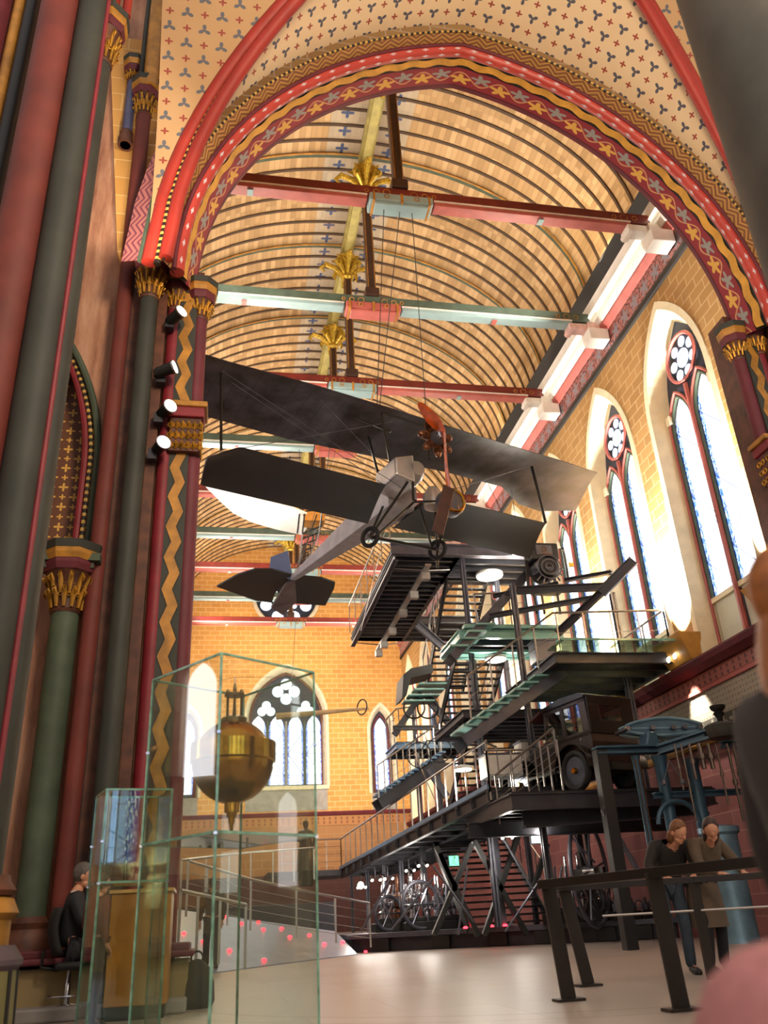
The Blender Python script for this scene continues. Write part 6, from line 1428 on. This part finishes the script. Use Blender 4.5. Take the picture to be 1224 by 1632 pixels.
rail_run([a - V(0, 0, 1.15), b - V(0, 0, 1.15), c - V(0, 0, 1.05), d - V(0, 0, 1.0), e - V(0, 0, 1.0)], 1.1, 6, 'long steel railing of the ramp with wires, ending at the right of the showcase', 4)
a = at(392, 1442, 17.6); b = at(330, 1428, 16.9); c = at(288, 1419, 16.4)
rail_run([a - V(0, 0, 1.05), b - V(0, 0, 1.05), c - V(0, 0, 1.05)], 1.05, 3, 'short near railing of the ramp seen through the large showcase', 0)
a = at(290, 1371, 27); b = at(400, 1358, 29); c = at(500, 1351, 31); rail_run([a - V(0, 0, 1.0), b - V(0, 0, 1.0), c - V(0, 0, 1.0)], 1.0, 6, 'far upper railing behind the ramp', 0)
w = MB(); w.box((1.2, 31.5, 0.7), (5.2, 5.0, 1.4)); tag(w.build('far_platform', M['steel'], bevel=0.03), 'dark raised platform behind the ramp', 'platform')
def in_poly(x, y, P_):
    c = False; n = len(P_)
    for i in range(n):
        (x1, y1), (x2, y2) = P_[i], P_[i - 1]
        if (y1 > y) != (y2 > y) and x < (x2 - x1) * (y - y1) / (y2 - y1) + x1: c = not c
    return c
ORD = ['rightmost', 'second from the right', 'third from the right', 'fourth from the right', 'fifth from the right', 'sixth from the right', 'seventh from the right', 'leftmost']
for row, lst in (('along the middle of the ramp', ((583, 1518), (517, 1505), (462, 1494), (420, 1482), (385, 1472), (360, 1461), (339, 1454), (327, 1446))),
                 ('along the far railing of the ramp', ((546, 1502), (528, 1474), (493, 1491), (449, 1480), (412, 1470), (348, 1446), (338, 1438), (316, 1433))),
                 ('along the near edge of the ramp', ((421, 1531), (366, 1515), (324, 1501), (293, 1488)))):
    for k, (px, py) in enumerate(lst):
        p = None
        for j in range(400):
            y = 15 + j * 0.04; q = at(px, py, y)
            if in_poly(q.x, q.y, rp) and q.z <= ramp_z(q.x, q.y) + 0.01: p = V(q.x, q.y, ramp_z(q.x, q.y)); break
        if p is None: q = atz(px, py, 0.0); p = V(q.x, min(q.y, 27), 0.0) if q.y > 0 else None
        if p is None or p.y > 28: continue
        o = MB().lathe([(0.05, 0), (0.055, 0.03), (0.03, 0.05)], p, 10).build('marker_light', M['red_light'], None, True)
        tag(o, 'small red marker light %s, %s' % (row, ORD[k]), 'light', 'red marker lights of the ramp')
for k, (px, py) in enumerate(((747, 1476), (789, 1476), (811, 1475))):
    p = at(px, py, 22.6); o = MB().lathe([(0.055, 0), (0.06, 0.03), (0.03, 0.05)], V(p.x, 22.9, 0.47), 10).build('marker_light', M['red_light'], None, True); tag(o, 'small red light on the gallery plinth edge, %s of three' % ('left', 'middle', 'right')[k], 'light', 'red marker lights of the plinth')

# ------------------------------------------------------------------ glass showcases
def showcase(C, L, R, top, shelf, lab, th=0.012):
    B = L + (R - C); rt = thing('glass_showcase', lab, 'showcase', C)
    def panel(a, b, nm='glass_panel'):
        w = MB(); u = (b - a).normalized(); n = V(-u.y, u.x, 0) * th; P_ = [a, b, b + n, a + n]; w.hexa(P_ + [p + V(0, 0, top) for p in P_]); o = w.build(nm, [M['glass'], M['glass_edge']], rt)
        for pl_ in o.data.polygons:
            if pl_.area < top * th * 3: pl_.material_index = 1
    panel(C, R); panel(R, B); panel(B, L); panel(L, C)
    w = MB(); r = 0.006
    for p in (C, R, B, L): w.bar(p, p + V(0, 0, top), 0.010, 0.010)
    for a, b in ((C, R), (R, B), (B, L), (L, C)): w.bar(a + V(0, 0, top), b + V(0, 0, top), 0.012, 0.014)
    w.build('green_edge', M['glass_edge'], rt)
    w = MB(); w.hexa([p + V(0, 0, shelf) for p in (C, R, B, L)] + [p + V(0, 0, shelf + 0.012) for p in (C, R, B, L)]); w.build('glass_shelf', M['glass_dark'], rt)
    w = MB()
    for a, b in ((C, R), (R, B), (B, L), (L, C)): w.bar(a + V(0, 0, shelf + .006), b + V(0, 0, shelf + .006), 0.012, 0.016)
    w.build('shelf_edge', M['glass_edge'], rt)
    w = MB(); w.hexa([p for p in (C, R, B, L)] + [p + V(0, 0, 0.05) for p in (C, R, B, L)]); w.build('plinth', M['steel'], rt)
    for p in (C, R, L):
        for z in (0.78 * top, shelf): w = MB(); w.box(p + V(0, 0, z), (0.022, 0.022, 0.016)); w.build('clip', M['chrome'], rt)
    return rt
D = 5.4
showcase(V(0.012, D, 0), V(-0.455, D + 0.66, 0), V(0.66, D + 0.46, 0), 2.28, 1.19, 'large clear glass showcase with green edges holding the brass pendulum bob')
D2 = 7.0
showcase(V(-0.81, D2, 0), V(-0.93, D2 + 0.40, 0), V(-0.325, D2 + 0.09, 0), 1.69, 1.03, 'smaller glass showcase left of and behind the large one')
# brass pendulum bob
bc = V(0.115, 5.98, 1.70)
bob = thing('pendulum_bob', 'polished brass pendulum bob with collar and pointed tip hanging in the large showcase', 'pendulum', bc)
R = 0.275
MB().lathe([(0.045, -R * 1.0)] + [(R * cos(a), R * sin(a)) for a in [radians(x) for x in range(-80, -4, 6)]] + [(R * 0.995, -0.015)], bc, 48).build('lower_hemisphere', M['brass'], bob, True)
MB().lathe([(R * 1.0, -0.015), (R * 1.045, -0.005), (R * 1.045, 0.115), (R * 1.0, 0.12), (R * 0.9, 0.12)], bc, 48).build('collar', paint('bright_brass_collar', '#c8922e', 0.16, 1.0, var=0.2, scale=10), bob, True)
MB().lathe([(R * cos(a) * 0.97, R * sin(a)) for a in [radians(x) for x in range(24, 84, 6)]] + [(0.03, R * 0.99)], bc, 48).build('upper_dome', M['brass'], bob, True)
w = MB(); w.lathe([(0.05, -0.33), (0.05, -0.27)], bc, 20); w.lathe([(0.032, -0.36), (0.036, -0.33)], bc, 16); w.lathe([(0.02, -0.40), (0.022, -0.36)], bc, 14); w.lathe([(0.003, -0.50), (0.012, -0.44), (0.014, -0.40)], bc, 14); w.build('tip', M['brass'], bob, True)
w = MB(); w.lathe([(0.09, 0.255), (0.09, 0.285), (0.06, 0.30)], bc, 20)
for k in range(3):
    a = 2 * pi * k / 3 + 0.5; p = bc + V(0.055 * cos(a), 0.055 * sin(a), 0); w.lathe([(0.009, 0.29), (0.009, 0.46), (0.014, 0.47), (0.014, 0.49), (0.006, 0.50)], p, 10); w.lathe([(0.012, 0.27), (0.012, 0.31)], p + V(0.02 * cos(a), 0.02 * sin(a), 0), 8)
w.lathe([(0.016, 0.29), (0.012, 0.34), (0.007, 0.44), (0.014, 0.50), (0.008, 0.535)], bc, 12); w.lathe([(0.07, 0.445), (0.07, 0.46)], bc, 20); w.build('suspension_head', paint('tarnished_brass', '#6e5a3c', 0.3, 0.9, var=0.2), bob, True)
w = MB(); w.tube([bc + V(0, 0, 0.53), bc + V(0, 0, 0.58)], 0.003, 5); w.tube([bc + V(0, 0, 0.58), V(bc.x - 0.46, bc.y + .35, 2.28)], 0.0015, 4); w.tube([bc + V(0, 0, 0.58), V(bc.x + 0.46, bc.y, 2.28)], 0.0015, 4); w.tube([bc - V(0, 0, 0.49), V(bc.x, bc.y, 1.20)], 0.0015, 4); w.build('thin_wire', M['chrome'], bob)
light('showcase_spot', 'SPOT', (-0.2, 3.6, 3.6), bc, 40, (1, 0.95, 0.85), 0.05, spot=25)

# wooden cabinet behind the small showcase
cb = thing('wooden_cabinet', 'orange brown wooden cabinet behind the small showcase', 'cabinet', (-0.7, 9.3, 0)); y0 = 9.1
x0 = at(172, 1500, y0).x; x1 = at(270, 1500, y0).x; x2 = at(283, 1500, y0 + 0.5).x
w = MB(); w.box(((x0 + x1) / 2, y0 + 0.3, 0.58), (x1 - x0, 0.6, 0.94)); w.build('body', M['wood'], cb, bevel=0.01)
w = MB(); w.box(((x0 + x1) / 2, y0 + 0.3, 0.055), (x1 - x0 - 0.04, 0.56, 0.11)); w.build('foot', M['black'], cb)
w = MB(); w.box(((x0 + x1) / 2, y0 + 0.3, 1.065), (x1 - x0 + 0.04, 0.64, 0.03)); w.build('top', paint('pale_wood_top', '#c89a5c', 0.35), cb)
w = MB(); w.box((x1 - 0.10, y0 - 0.005, 0.58), (0.012, 0.01, 0.92)); w.box((x0 + 0.25, y0 - 0.005, 0.58), (0.006, 0.01, 0.92)); w.build('door_gap', M['black_line'], cb)
# dark bundle beside the cabinet
bg = thing('dark_bag', 'dark lumpy bag on the floor right of the wooden cabinet', 'bag', (-0.05, 10.2, 0)); bp = V(-0.12, 10.0, 0)
MB().lathe([(0.16, 0.0), (0.19, 0.06), (0.18, 0.22), (0.13, 0.36), (0.07, 0.42), (0.02, 0.44)], bp, 16).build('bag_body', M['rubber'], bg, True); MB().ring(bp + V(0, 0, 0.45), 0.06, 0.012, (0, 1, 0), 14, 6).build('handle', M['black'], bg, True)

# ------------------------------------------------------------------ barrier at the right
br_ = thing('barrier', 'dark brown steel barrier with leaning flat posts in the right foreground', 'barrier', (3.3, 7.5, 0))
bm_ = paint('brown_black_steel', '#2a2320', 0.45, 0.3, var=0.15)
def leg(px, py, tx, ty, y):
    a = at(px, py, y); a.z = 0.01; a = V(at(px, py, y).x, y, 0.02); b = at(tx, ty, y); b = V(b.x, y, 0.90); w = MB(); w.bar(a, b, 0.125, 0.035, 0, (0, 1, 0)); w.build('leg', bm_, br_, bevel=0.004)
    w = MB(); w.box((a.x, y, 0.012), (0.24, 0.16, 0.02)); w.build('foot_plate', bm_, br_)
leg(907, 1596, 873, 1408, 7.75); leg(938, 1570, 897, 1405, 9.1); leg(1087, 1612, 1040, 1388, 6.4)
def hb(pts, zz, w_, h_, nm='top_bar'):
    for i in range(len(pts) - 1): w = MB(); w.bar(pts[i], pts[i + 1], w_, h_); w.build(nm, bm_, br_, bevel=0.004)
T1 = V(at(862, 1405, 7.75).x, 7.75, 0.90); T3 = V(at(1040, 1388, 6.4).x, 6.4, 0.90); T4 = V(3.62, 5.3, 0.90)
hb([T1, T3, T4], 0.9, 0.09, 0.07)
T2 = V(at(897, 1400, 9.1).x, 9.1, 0.90); T5 = V(4.75, 8.55, 0.90); T6 = V(6.4, 7.7, 0.90)
hb([T1, T2, T5, T6], 0.9, 0.07, 0.06, 'rear_bar')
w = MB(); w.bar(T5, V(T5.x, T5.y, 0.02), 0.1, 0.035, 0, (0, 1, 0)); w.build('leg', bm_, br_)
w = MB(); w.bar(T6, V(T6.x, T6.y, 0.02), 0.1, 0.035, 0, (0, 1, 0)); w.build('leg', bm_, br_)
w = MB(); w.tube([V(3.9, 8.95, 0.62), V(T5.x, T5.y, 0.62), V(T6.x, T6.y, 0.62)], 0.012, 6); w.build('thin_rail', M['rail'], br_)

# ------------------------------------------------------------------ people
SKIN = paint('skin', '#c48a6a', 0.5, var=0.05); SKIN2 = paint('skin_pale', '#c9936f', 0.5, var=0.05)
def skin_mesh(verts, edges, radii, root_i=0, sub=2):
    me = bpy.data.meshes.new('tmp'); me.from_pydata([Vector(v) for v in verts], edges, []); o = bpy.data.objects.new('tmp', me); COL.objects.link(o)
    s = o.modifiers.new('skin', 'SKIN'); s.use_smooth_shade = True
    lay = me.skin_vertices[0].data if me.skin_vertices else None
    if lay is None:
        me.skin_vertices.new() if hasattr(me.skin_vertices, 'new') else None; lay = me.skin_vertices[0].data
    for i, r in enumerate(radii): lay[i].radius = (r, r) if not isinstance(r, tuple) else r; lay[i].use_root = (i == root_i)
    ss = o.modifiers.new('sub', 'SUBSURF'); ss.levels = sub; ss.render_levels = sub
    dg = bpy.context.evaluated_depsgraph_get(); dg.update(); ev = o.evaluated_get(dg); m2 = ev.to_mesh()
    vs_ = [v.co.copy() for v in m2.vertices]; fs = [tuple(p.vertices) for p in m2.polygons]; ev.to_mesh_clear(); bpy.data.objects.remove(o); bpy.data.meshes.remove(me)
    return vs_, fs
def bodyparts(name, chain_sets, mat, parent, xf):
    """one mesh grown from joint chains; chain_sets = (verts, edges, radii)"""
    v, e, r = chain_sets; vs_, fs = skin_mesh(v, e, r); w = MB(); w.add([xf(p) for p in vs_], fs); return w, w
def person(lab, base, heading, J, cols, hair_len=0.0, scale=1.0, nm='person', coat=0.0, grey=False, look=0.0, tiltdown=0.2):
    """J: joint positions in a local frame (x right, y forward, z up), cols: jacket, trousers, shoes, hair"""
    ch, sh = cos(heading), sin(heading)
    def xf(p): p = Vector(p) * scale; return Vector((base[0] + p.x * ch - p.y * sh, base[1] + p.x * sh + p.y * ch, base[2] + p.z))
    rt = thing(nm, lab, 'person', base)
    vs_, ed, ra = [], [], []
    def add(p, r, link=None):
        vs_.append(p); ra.append(r); 
        if link is not None: ed.append((link, len(vs_) - 1))
        return len(vs_) - 1
    pel = add(J['pelvis'], 0.12); wa = add(lerp(Vector(J['pelvis']), Vector(J['chest']), 0.5), 0.09, pel); che = add(J['chest'], 0.10, wa); nb = add(J['neck'], 0.058, che)
    hd = Vector(J['head']); hb_ = add(tuple(hd + Vector((0, -0.01, -0.07))), 0.052, nb)
    for s, k in ((-1, 'L'), (1, 'R')):
        hp = add(J['hip' + k], 0.085, pel); kn = add(J['knee' + k], 0.056, hp); an = add(J['ankle' + k], 0.038, kn); add(J['toe' + k], 0.035, an)
        sp_ = add(J['shoulder' + k], 0.062, che); el = add(J['elbow' + k], 0.042, sp_); wr = add(J['wrist' + k], 0.026, el)
        d = (Vector(J['hand' + k]) - Vector(J['wrist' + k])); L = d.length; d.normalize(); side = d.cross(Vector((0, 0, 1))); side = side.normalized() if side.length > 0.1 else Vector((1, 0, 0))
        pm = add(tuple(Vector(J['wrist' + k]) + d * 0.05), 0.030, wr); upn = side.cross(d)
        for f, (o_, l_) in enumerate(((-0.03, 0.065), (-0.010, 0.08), (0.010, 0.075), (0.028, 0.06))):
            b0 = Vector(J['wrist' + k]) + d * 0.085 + side * o_; a1 = add(tuple(b0), 0.0095, pm); a2 = add(tuple(b0 + d * l_ * 0.5 - upn * 0.008), 0.0085, a1); add(tuple(b0 + d * l_ * 0.8 - upn * 0.035), 0.0075, a2)
        tb = add(tuple(Vector(J['wrist' + k]) + d * 0.04 - side * s * -0.035), 0.011, pm); add(tuple(Vector(J['wrist' + k]) + d * 0.085 - side * s * -0.055 - upn * 0.015), 0.009, tb)
    v2, f2 = skin_mesh(vs_, ed, ra); w = MB(); w.add([xf(p) for p in v2], f2)
    # head with face, part of the same body mesh
    hf = Vector((sin(look), cos(look), -tiltdown)).normalized(); hr = hf.cross(Vector((0, 0, 1))).normalized(); hu = hr.cross(hf)
    def hp_(x, y, z): return xf(hd + hr * x + hf * y + hu * z)
    def blob(c, rx, ry, rz, n=14, m_=10, fn=None):
        P_ = []; F_ = []
        for i in range(m_ + 1):
            a = -pi / 2 + pi * i / m_
            for j in range(n):
                b = 2 * pi * j / n; x, y, z = cos(a) * cos(b), cos(a) * sin(b), sin(a)
                if fn: x, y, z = fn(x, y, z)
                P_.append(hp_(c[0] + x * rx, c[1] + y * ry, c[2] + z * rz))
        for i in range(m_):
            for j in range(n): F_.append((i * n + j, i * n + (j + 1) % n, (i + 1) * n + (j + 1) % n, (i + 1) * n + j))
        return P_, F_
    def face(x, y, z):
        if z < 0: x *= 1 + 0.28 * z; y *= 1 + 0.12 * z
        if y > 0 and z < -0.2: y *= 1.05
        return x, y, z
    w.add(*blob((0, 0, 0.02), 0.077, 0.098, 0.118, 20, 14, face))
    w.add(*blob((0, 0.098, -0.005), 0.013, 0.022, 0.026, 8, 6)); w.add(*blob((0, 0.082, -0.045), 0.026, 0.010, 0.008, 8, 5)); w.add(*blob((0, 0.030, -0.058), 0.056, 0.054, 0.048, 14, 8)); w.add(*blob((0, 0.060, -0.082), 0.024, 0.024, 0.018, 8, 6))
    for s in (-1, 1): w.add(*blob((s * 0.078, -0.005, 0.0), 0.012, 0.022, 0.034, 8, 6))
    body = w.build('body', SKIN, rt, True)
    w = MB()
    for s in (-1, 1): w.add(*blob((s * 0.030, 0.084, 0.025), 0.009, 0.008, 0.005, 8, 6))
    w.build('eyes', M['black'], rt, True)
    # hair
    def hairf(x, y, z): return x, min(y, 0.35 + 0.9 * max(0, z)), (z if z > -0.2 or y < 0.1 else -0.2)
    w = MB(); w.add(*blob((0, -0.014, 0.042), 0.088, 0.104, 0.112, 20, 14, hairf))
    if hair_len: w.add(*blob((0, -0.05, -hair_len * 0.5), 0.095, 0.06, hair_len * 0.6 + 0.05, 14, 10))
    if not grey or True: w.build('hair', cols[3], rt, True)
    # jacket: torso and sleeves
    vs_, ed, ra = [], [], []
    pel = add(J['pelvis'], 0.14); wa = add(lerp(Vector(J['pelvis']), Vector(J['chest']), 0.5), 0.150, pel); che = add(J['chest'], 0.172, wa); add(tuple(lerp(Vector(J['chest']), Vector(J['neck']), 0.75)), 0.075, che)
    for k in 'LR':
        sp_ = add(J['shoulder' + k], 0.092, che); el = add(J['elbow' + k], 0.062, sp_); add(tuple(lerp(Vector(J['elbow' + k]), Vector(J['wrist' + k]), 0.92)), 0.043, el)
    v2, f2 = skin_mesh(vs_, ed, ra); w = MB(); w.add([xf(p) for p in v2], f2)
    if coat:
        pz_ = Vector(J['pelvis']); rows = ((1.06, 0.155, 0.125), (0.95, 0.185, 0.15), (0.8, 0.20, 0.165), (0.62, 0.215, 0.18), (0.46, 0.225, 0.19), (0.46, 0.21, 0.175)); n_ = 24
        w.add([xf((pz_.x + a_ * cos(2 * pi * k / n_) * (1 + 0.03 * sin(k * 2.1)), pz_.y + 0.03 + b_ * sin(2 * pi * k / n_), z_)) for z_, a_, b_ in rows for k in range(n_)],
              [(i * n_ + k, i * n_ + (k + 1) % n_, (i + 1) * n_ + (k + 1) % n_, (i + 1) * n_ + k) for i in range(len(rows) - 1) for k in range(n_)])
    w.build('jacket', cols[0], rt, True)
    vs_, ed, ra = [], [], []
    pel = add(J['pelvis'], 0.132)
    for k in 'LR':
        hp = add(J['hip' + k], 0.100, pel); kn = add(J['knee' + k], 0.074, hp); add(tuple(lerp(Vector(J['knee' + k]), Vector(J['ankle' + k]), 1.06)), 0.062, kn)
    v2, f2 = skin_mesh(vs_, ed, ra); w = MB(); w.add([xf(p) for p in v2], f2); w.build('trousers', cols[1], rt, True)
    for k in 'LR':
        a = Vector(J['ankle' + k]); t = Vector(J['toe' + k]); v2, f2 = skin_mesh([tuple(a + Vector((0, -0.02, -0.015))), tuple(lerp(a, t, 0.5) + Vector((0, 0, -0.012))), tuple(t + (t - a) * 0.25)], [(0, 1), (1, 2)], [0.050, 0.048, 0.040]); w = MB(); w.add([xf(p) for p in v2], f2); w.build('shoe', cols[2], rt, True)
    return rt, xf
def lean(dx=0.0, armr=0.0, bend=1.0, gap=0.0):
    return dict(pelvis=(0, -0.16, 0.93), chest=(dx * 0.3, 0.08, 1.21), neck=(dx * 0.6, 0.23, 1.35), head=(dx, 0.33, 1.44),
                hipL=(-0.09, -0.11, 0.88), hipR=(0.09, -0.11, 0.88), kneeL=(-0.10, -0.06, 0.49), kneeR=(0.11, -0.04, 0.49), ankleL=(-0.11, -0.14, 0.08), ankleR=(0.13, -0.10, 0.08), toeL=(-0.13, 0.02, 0.03), toeR=(0.16, 0.05, 0.03),
                shoulderL=(-0.19 + dx * 0.4, 0.12, 1.31), shoulderR=(0.19 + dx * 0.4, 0.12, 1.31), elbowL=(-0.27, 0.20, 1.10), elbowR=(0.27, 0.20, 1.10), wristL=(-0.16, 0.40, 0.985), wristR=(0.16, 0.40, 0.985), handL=(-0.10, 0.52, 0.96), handR=(0.10, 0.52, 0.96))
dkj = paint('black_brown_jacket', '#1f1814', 0.8); jeans = paint('blue_grey_jeans', '#38424e', 0.85, var=0.12, scale=12); blk = paint('black_cloth', '#16151a', 0.85)
coatm = paint('taupe_coat', '#5c4c3c', 0.85, var=0.1, scale=10); hair1 = paint('light_brown_hair', '#7a4c28', 0.6, var=0.2, scale=30); hair2 = paint('dark_brown_hair', '#3c261a', 0.6, var=0.2, scale=30); suit = paint('black_suit', '#14141a', 0.7); ghair = paint('grey_hair', '#5c5450', 0.7, var=0.2, scale=30)
b1 = at(1072, 1548, 9.6); person('person with light brown hair, dark jacket and jeans leaning on the barrier', (5.02, 9.55, 0.0), radians(168), lean(-0.10), (dkj, jeans, M['black'], hair1), 0.10, 0.97, look=-0.5, tiltdown=0.6)
person('person with dark hair, taupe coat and black trousers leaning on the barrier', (5.42, 9.42, 0.0), radians(192), lean(0.12), (coatm, blk, M['black'], hair2), 0.12, 0.97, coat=0.75, look=0.6, tiltdown=0.5)
# seated guard on an office chair
gx, gy = -1.33, 9.75
Jg = dict(pelvis=(0, -0.02, 0.58), chest=(0, -0.04, 0.94), neck=(0, 0.0, 1.13), head=(0, 0.05, 1.26), hipL=(-0.10, 0.05, 0.56), hipR=(0.10, 0.05, 0.56), kneeL=(-0.12, 0.46, 0.58), kneeR=(0.12, 0.44, 0.58), ankleL=(-0.12, 0.42, 0.14), ankleR=(0.13, 0.30, 0.14), toeL=(-0.13, 0.58, 0.09), toeR=(0.14, 0.46, 0.09),
          shoulderL=(-0.19, -0.01, 1.05), shoulderR=(0.19, -0.01, 1.05), elbowL=(-0.25, 0.06, 0.80), elbowR=(0.25, 0.06, 0.80), wristL=(-0.02, 0.26, 0.80), wristR=(0.06, 0.28, 0.84), handL=(0.10, 0.28, 0.80), handR=(-0.06, 0.30, 0.85))
gr, gxf = person('person with grey hair and black suit sitting with folded arms at the left', (gx, gy, 0.05), radians(-78), Jg, (suit, suit, M['black'], ghair), 0.0, 0.95, look=0.1, tiltdown=0.12)
w = MB(); v2, f2 = skin_mesh([(0, -0.055, 1.10), (0.05, -0.02, 1.115), (0.04, 0.05, 1.06), (0.0, 0.075, 1.0)], [(0, 1), (1, 2), (2, 3)], [0.03, 0.02, 0.018, 0.02]); w.add([gxf(p) for p in v2], f2); w.build('shirt_collar', M['white'], gr, True)
oc = thing('office_chair', 'black office chair with chrome base under the seated person', 'chair', (gx, gy, 0)); fwd = V(cos(radians(12)), sin(radians(12)), 0); fwd = V(sin(radians(78)), cos(radians(78)), 0); rgt = V(fwd.y, -fwd.x, 0); B0 = V(gx, gy, 0)
def sq(w, c, a, b, h, t): return w.hexa([c - rgt * a - fwd * b, c + rgt * a - fwd * b, c + rgt * a + fwd * b, c - rgt * a + fwd * b] + [p + V(0, 0, t) for p in (c - rgt * a - fwd * b, c + rgt * a - fwd * b, c + rgt * a + fwd * b, c - rgt * a + fwd * b)])
w = MB(); sq(w, B0 + fwd * 0.1 + V(0, 0, 0.42), 0.24, 0.24, 0, 0.07); w.build('seat', M['rubber'], oc, bevel=0.03)
bk = MB(); bk.grid(lambda a, b: B0 - fwd * (0.22 + 0.05 * (2 * b - 1) ** 2 * -1 + 0.04 * b) + rgt * (0.21 * (2 * a - 1)) + V(0, 0, 0.55 + 0.42 * b) + fwd * 0.06 * (2 * a - 1) ** 2, 8, 8); o = bk.build('backrest', M['rubber'], oc, True); s_ = o.modifiers.new('thick', 'SOLIDIFY'); s_.thickness = 0.04
w = MB(); w.tube([B0 - fwd * 0.1 + V(0, 0, 0.42), B0 - fwd * 0.26 + V(0, 0, 0.45), B0 - fwd * 0.25 + V(0, 0, 0.6)], 0.018, 6); w.build('back_support', M['black'], oc)
MB().lathe([(0.028, 0.12), (0.028, 0.30), (0.02, 0.31), (0.02, 0.42)], B0, 12).build('gas_column', M['chrome'], oc, True)
for k in range(5):
    a = 2 * pi * k / 5 + 0.3; d = V(cos(a), sin(a), 0); w = MB(); w.bar(B0 + V(0, 0, 0.12), B0 + d * 0.28 + V(0, 0, 0.085), 0.04, 0.03); w.build('base_arm', M['chrome'], oc, bevel=0.005)
    w = MB(); w.lathe([(0.03, -0.02), (0.03, 0.02)], B0 + d * 0.29 + V(0, 0, 0.03), 12, 'x'); w.build('castor', M['rubber'], oc, True)
MB().ring(B0 + V(0, 0, 0.2), 0.19, 0.010, (0, 0, 1), 28, 6).build('foot_ring', M['chrome'], oc, True)
# short visitor seen through the small showcase
stand = dict(pelvis=(0, 0, 0.93), chest=(0, 0.0, 1.25), neck=(0, 0.01, 1.45), head=(0, 0.03, 1.57), hipL=(-0.09, 0, 0.88), hipR=(0.09, 0, 0.88), kneeL=(-0.1, 0.03, 0.49), kneeR=(0.1, 0.02, 0.49), ankleL=(-0.10, 0, 0.08), ankleR=(0.11, -0.02, 0.08), toeL=(-0.12, 0.16, 0.03), toeR=(0.14, 0.14, 0.03),
             shoulderL=(-0.19, 0, 1.38), shoulderR=(0.19, 0, 1.38), elbowL=(-0.25, -0.02, 1.12), elbowR=(0.25, -0.02, 1.12), wristL=(-0.24, 0.06, 0.88), wristR=(0.24, 0.06, 0.88), handL=(-0.23, 0.12, 0.76), handR=(0.23, 0.12, 0.76))
person('short person in a rust red top and dark trousers standing behind the small showcase', (-0.98, 8.55, 0.0), radians(-60), stand, (paint('rust_top', '#6a2c1c', 0.8), blk, M['black'], hair2), 0.0, 0.70, tiltdown=0.1)
pz = at(338, 1470, 18.8); rz = ramp_z(pz.x, 18.8)
person('person in dark clothes walking on the ramp, seen through the large showcase', (pz.x, 18.8, rz), radians(20), stand, (paint('dark_brown_top', '#3a2a20', 0.8), blk, M['black'], hair2), 0.0, 0.95, tiltdown=0.1)
# visitor standing close at the right edge and a child in a pink hat below
hd_ = at(1266, 965, 1.35); hs = 0.93
rt, xf = person('person with orange brown hair and dark coat standing very close at the right edge', (hd_.x, hd_.y, hd_.z - 1.58 * hs), radians(-95), dict(stand), (paint('near_dark_coat', '#2c2624', 0.8), blk, M['black'], paint('orange_brown_hair', '#a8642c', 0.5, var=0.15, scale=25)), 0.24, hs, tiltdown=0.1)
hc = at(1312, 1745, 0.95); cs_ = 0.62; cb_ = (hc.x, hc.y, hc.z - 1.60 * cs_)
crt, cxf = person('child in a pink woollen hat standing close at the lower right corner', cb_, radians(-100), dict(stand), (paint('child_maroon_coat', '#5a2a30', 0.8), blk, M['black'], hair1), 0.0, cs_, tiltdown=0.0)
pk = paint('pink_wool', '#b87a78', 0.9, var=0.08, scale=40, bump=0.3)
MB().lathe([(0.118, -0.03), (0.130, -0.015), (0.130, 0.02), (0.122, 0.03), (0.118, 0.06), (0.095, 0.105), (0.055, 0.135), (0.012, 0.145)], hc, 28).build('woollen_hat', pk, crt, True)
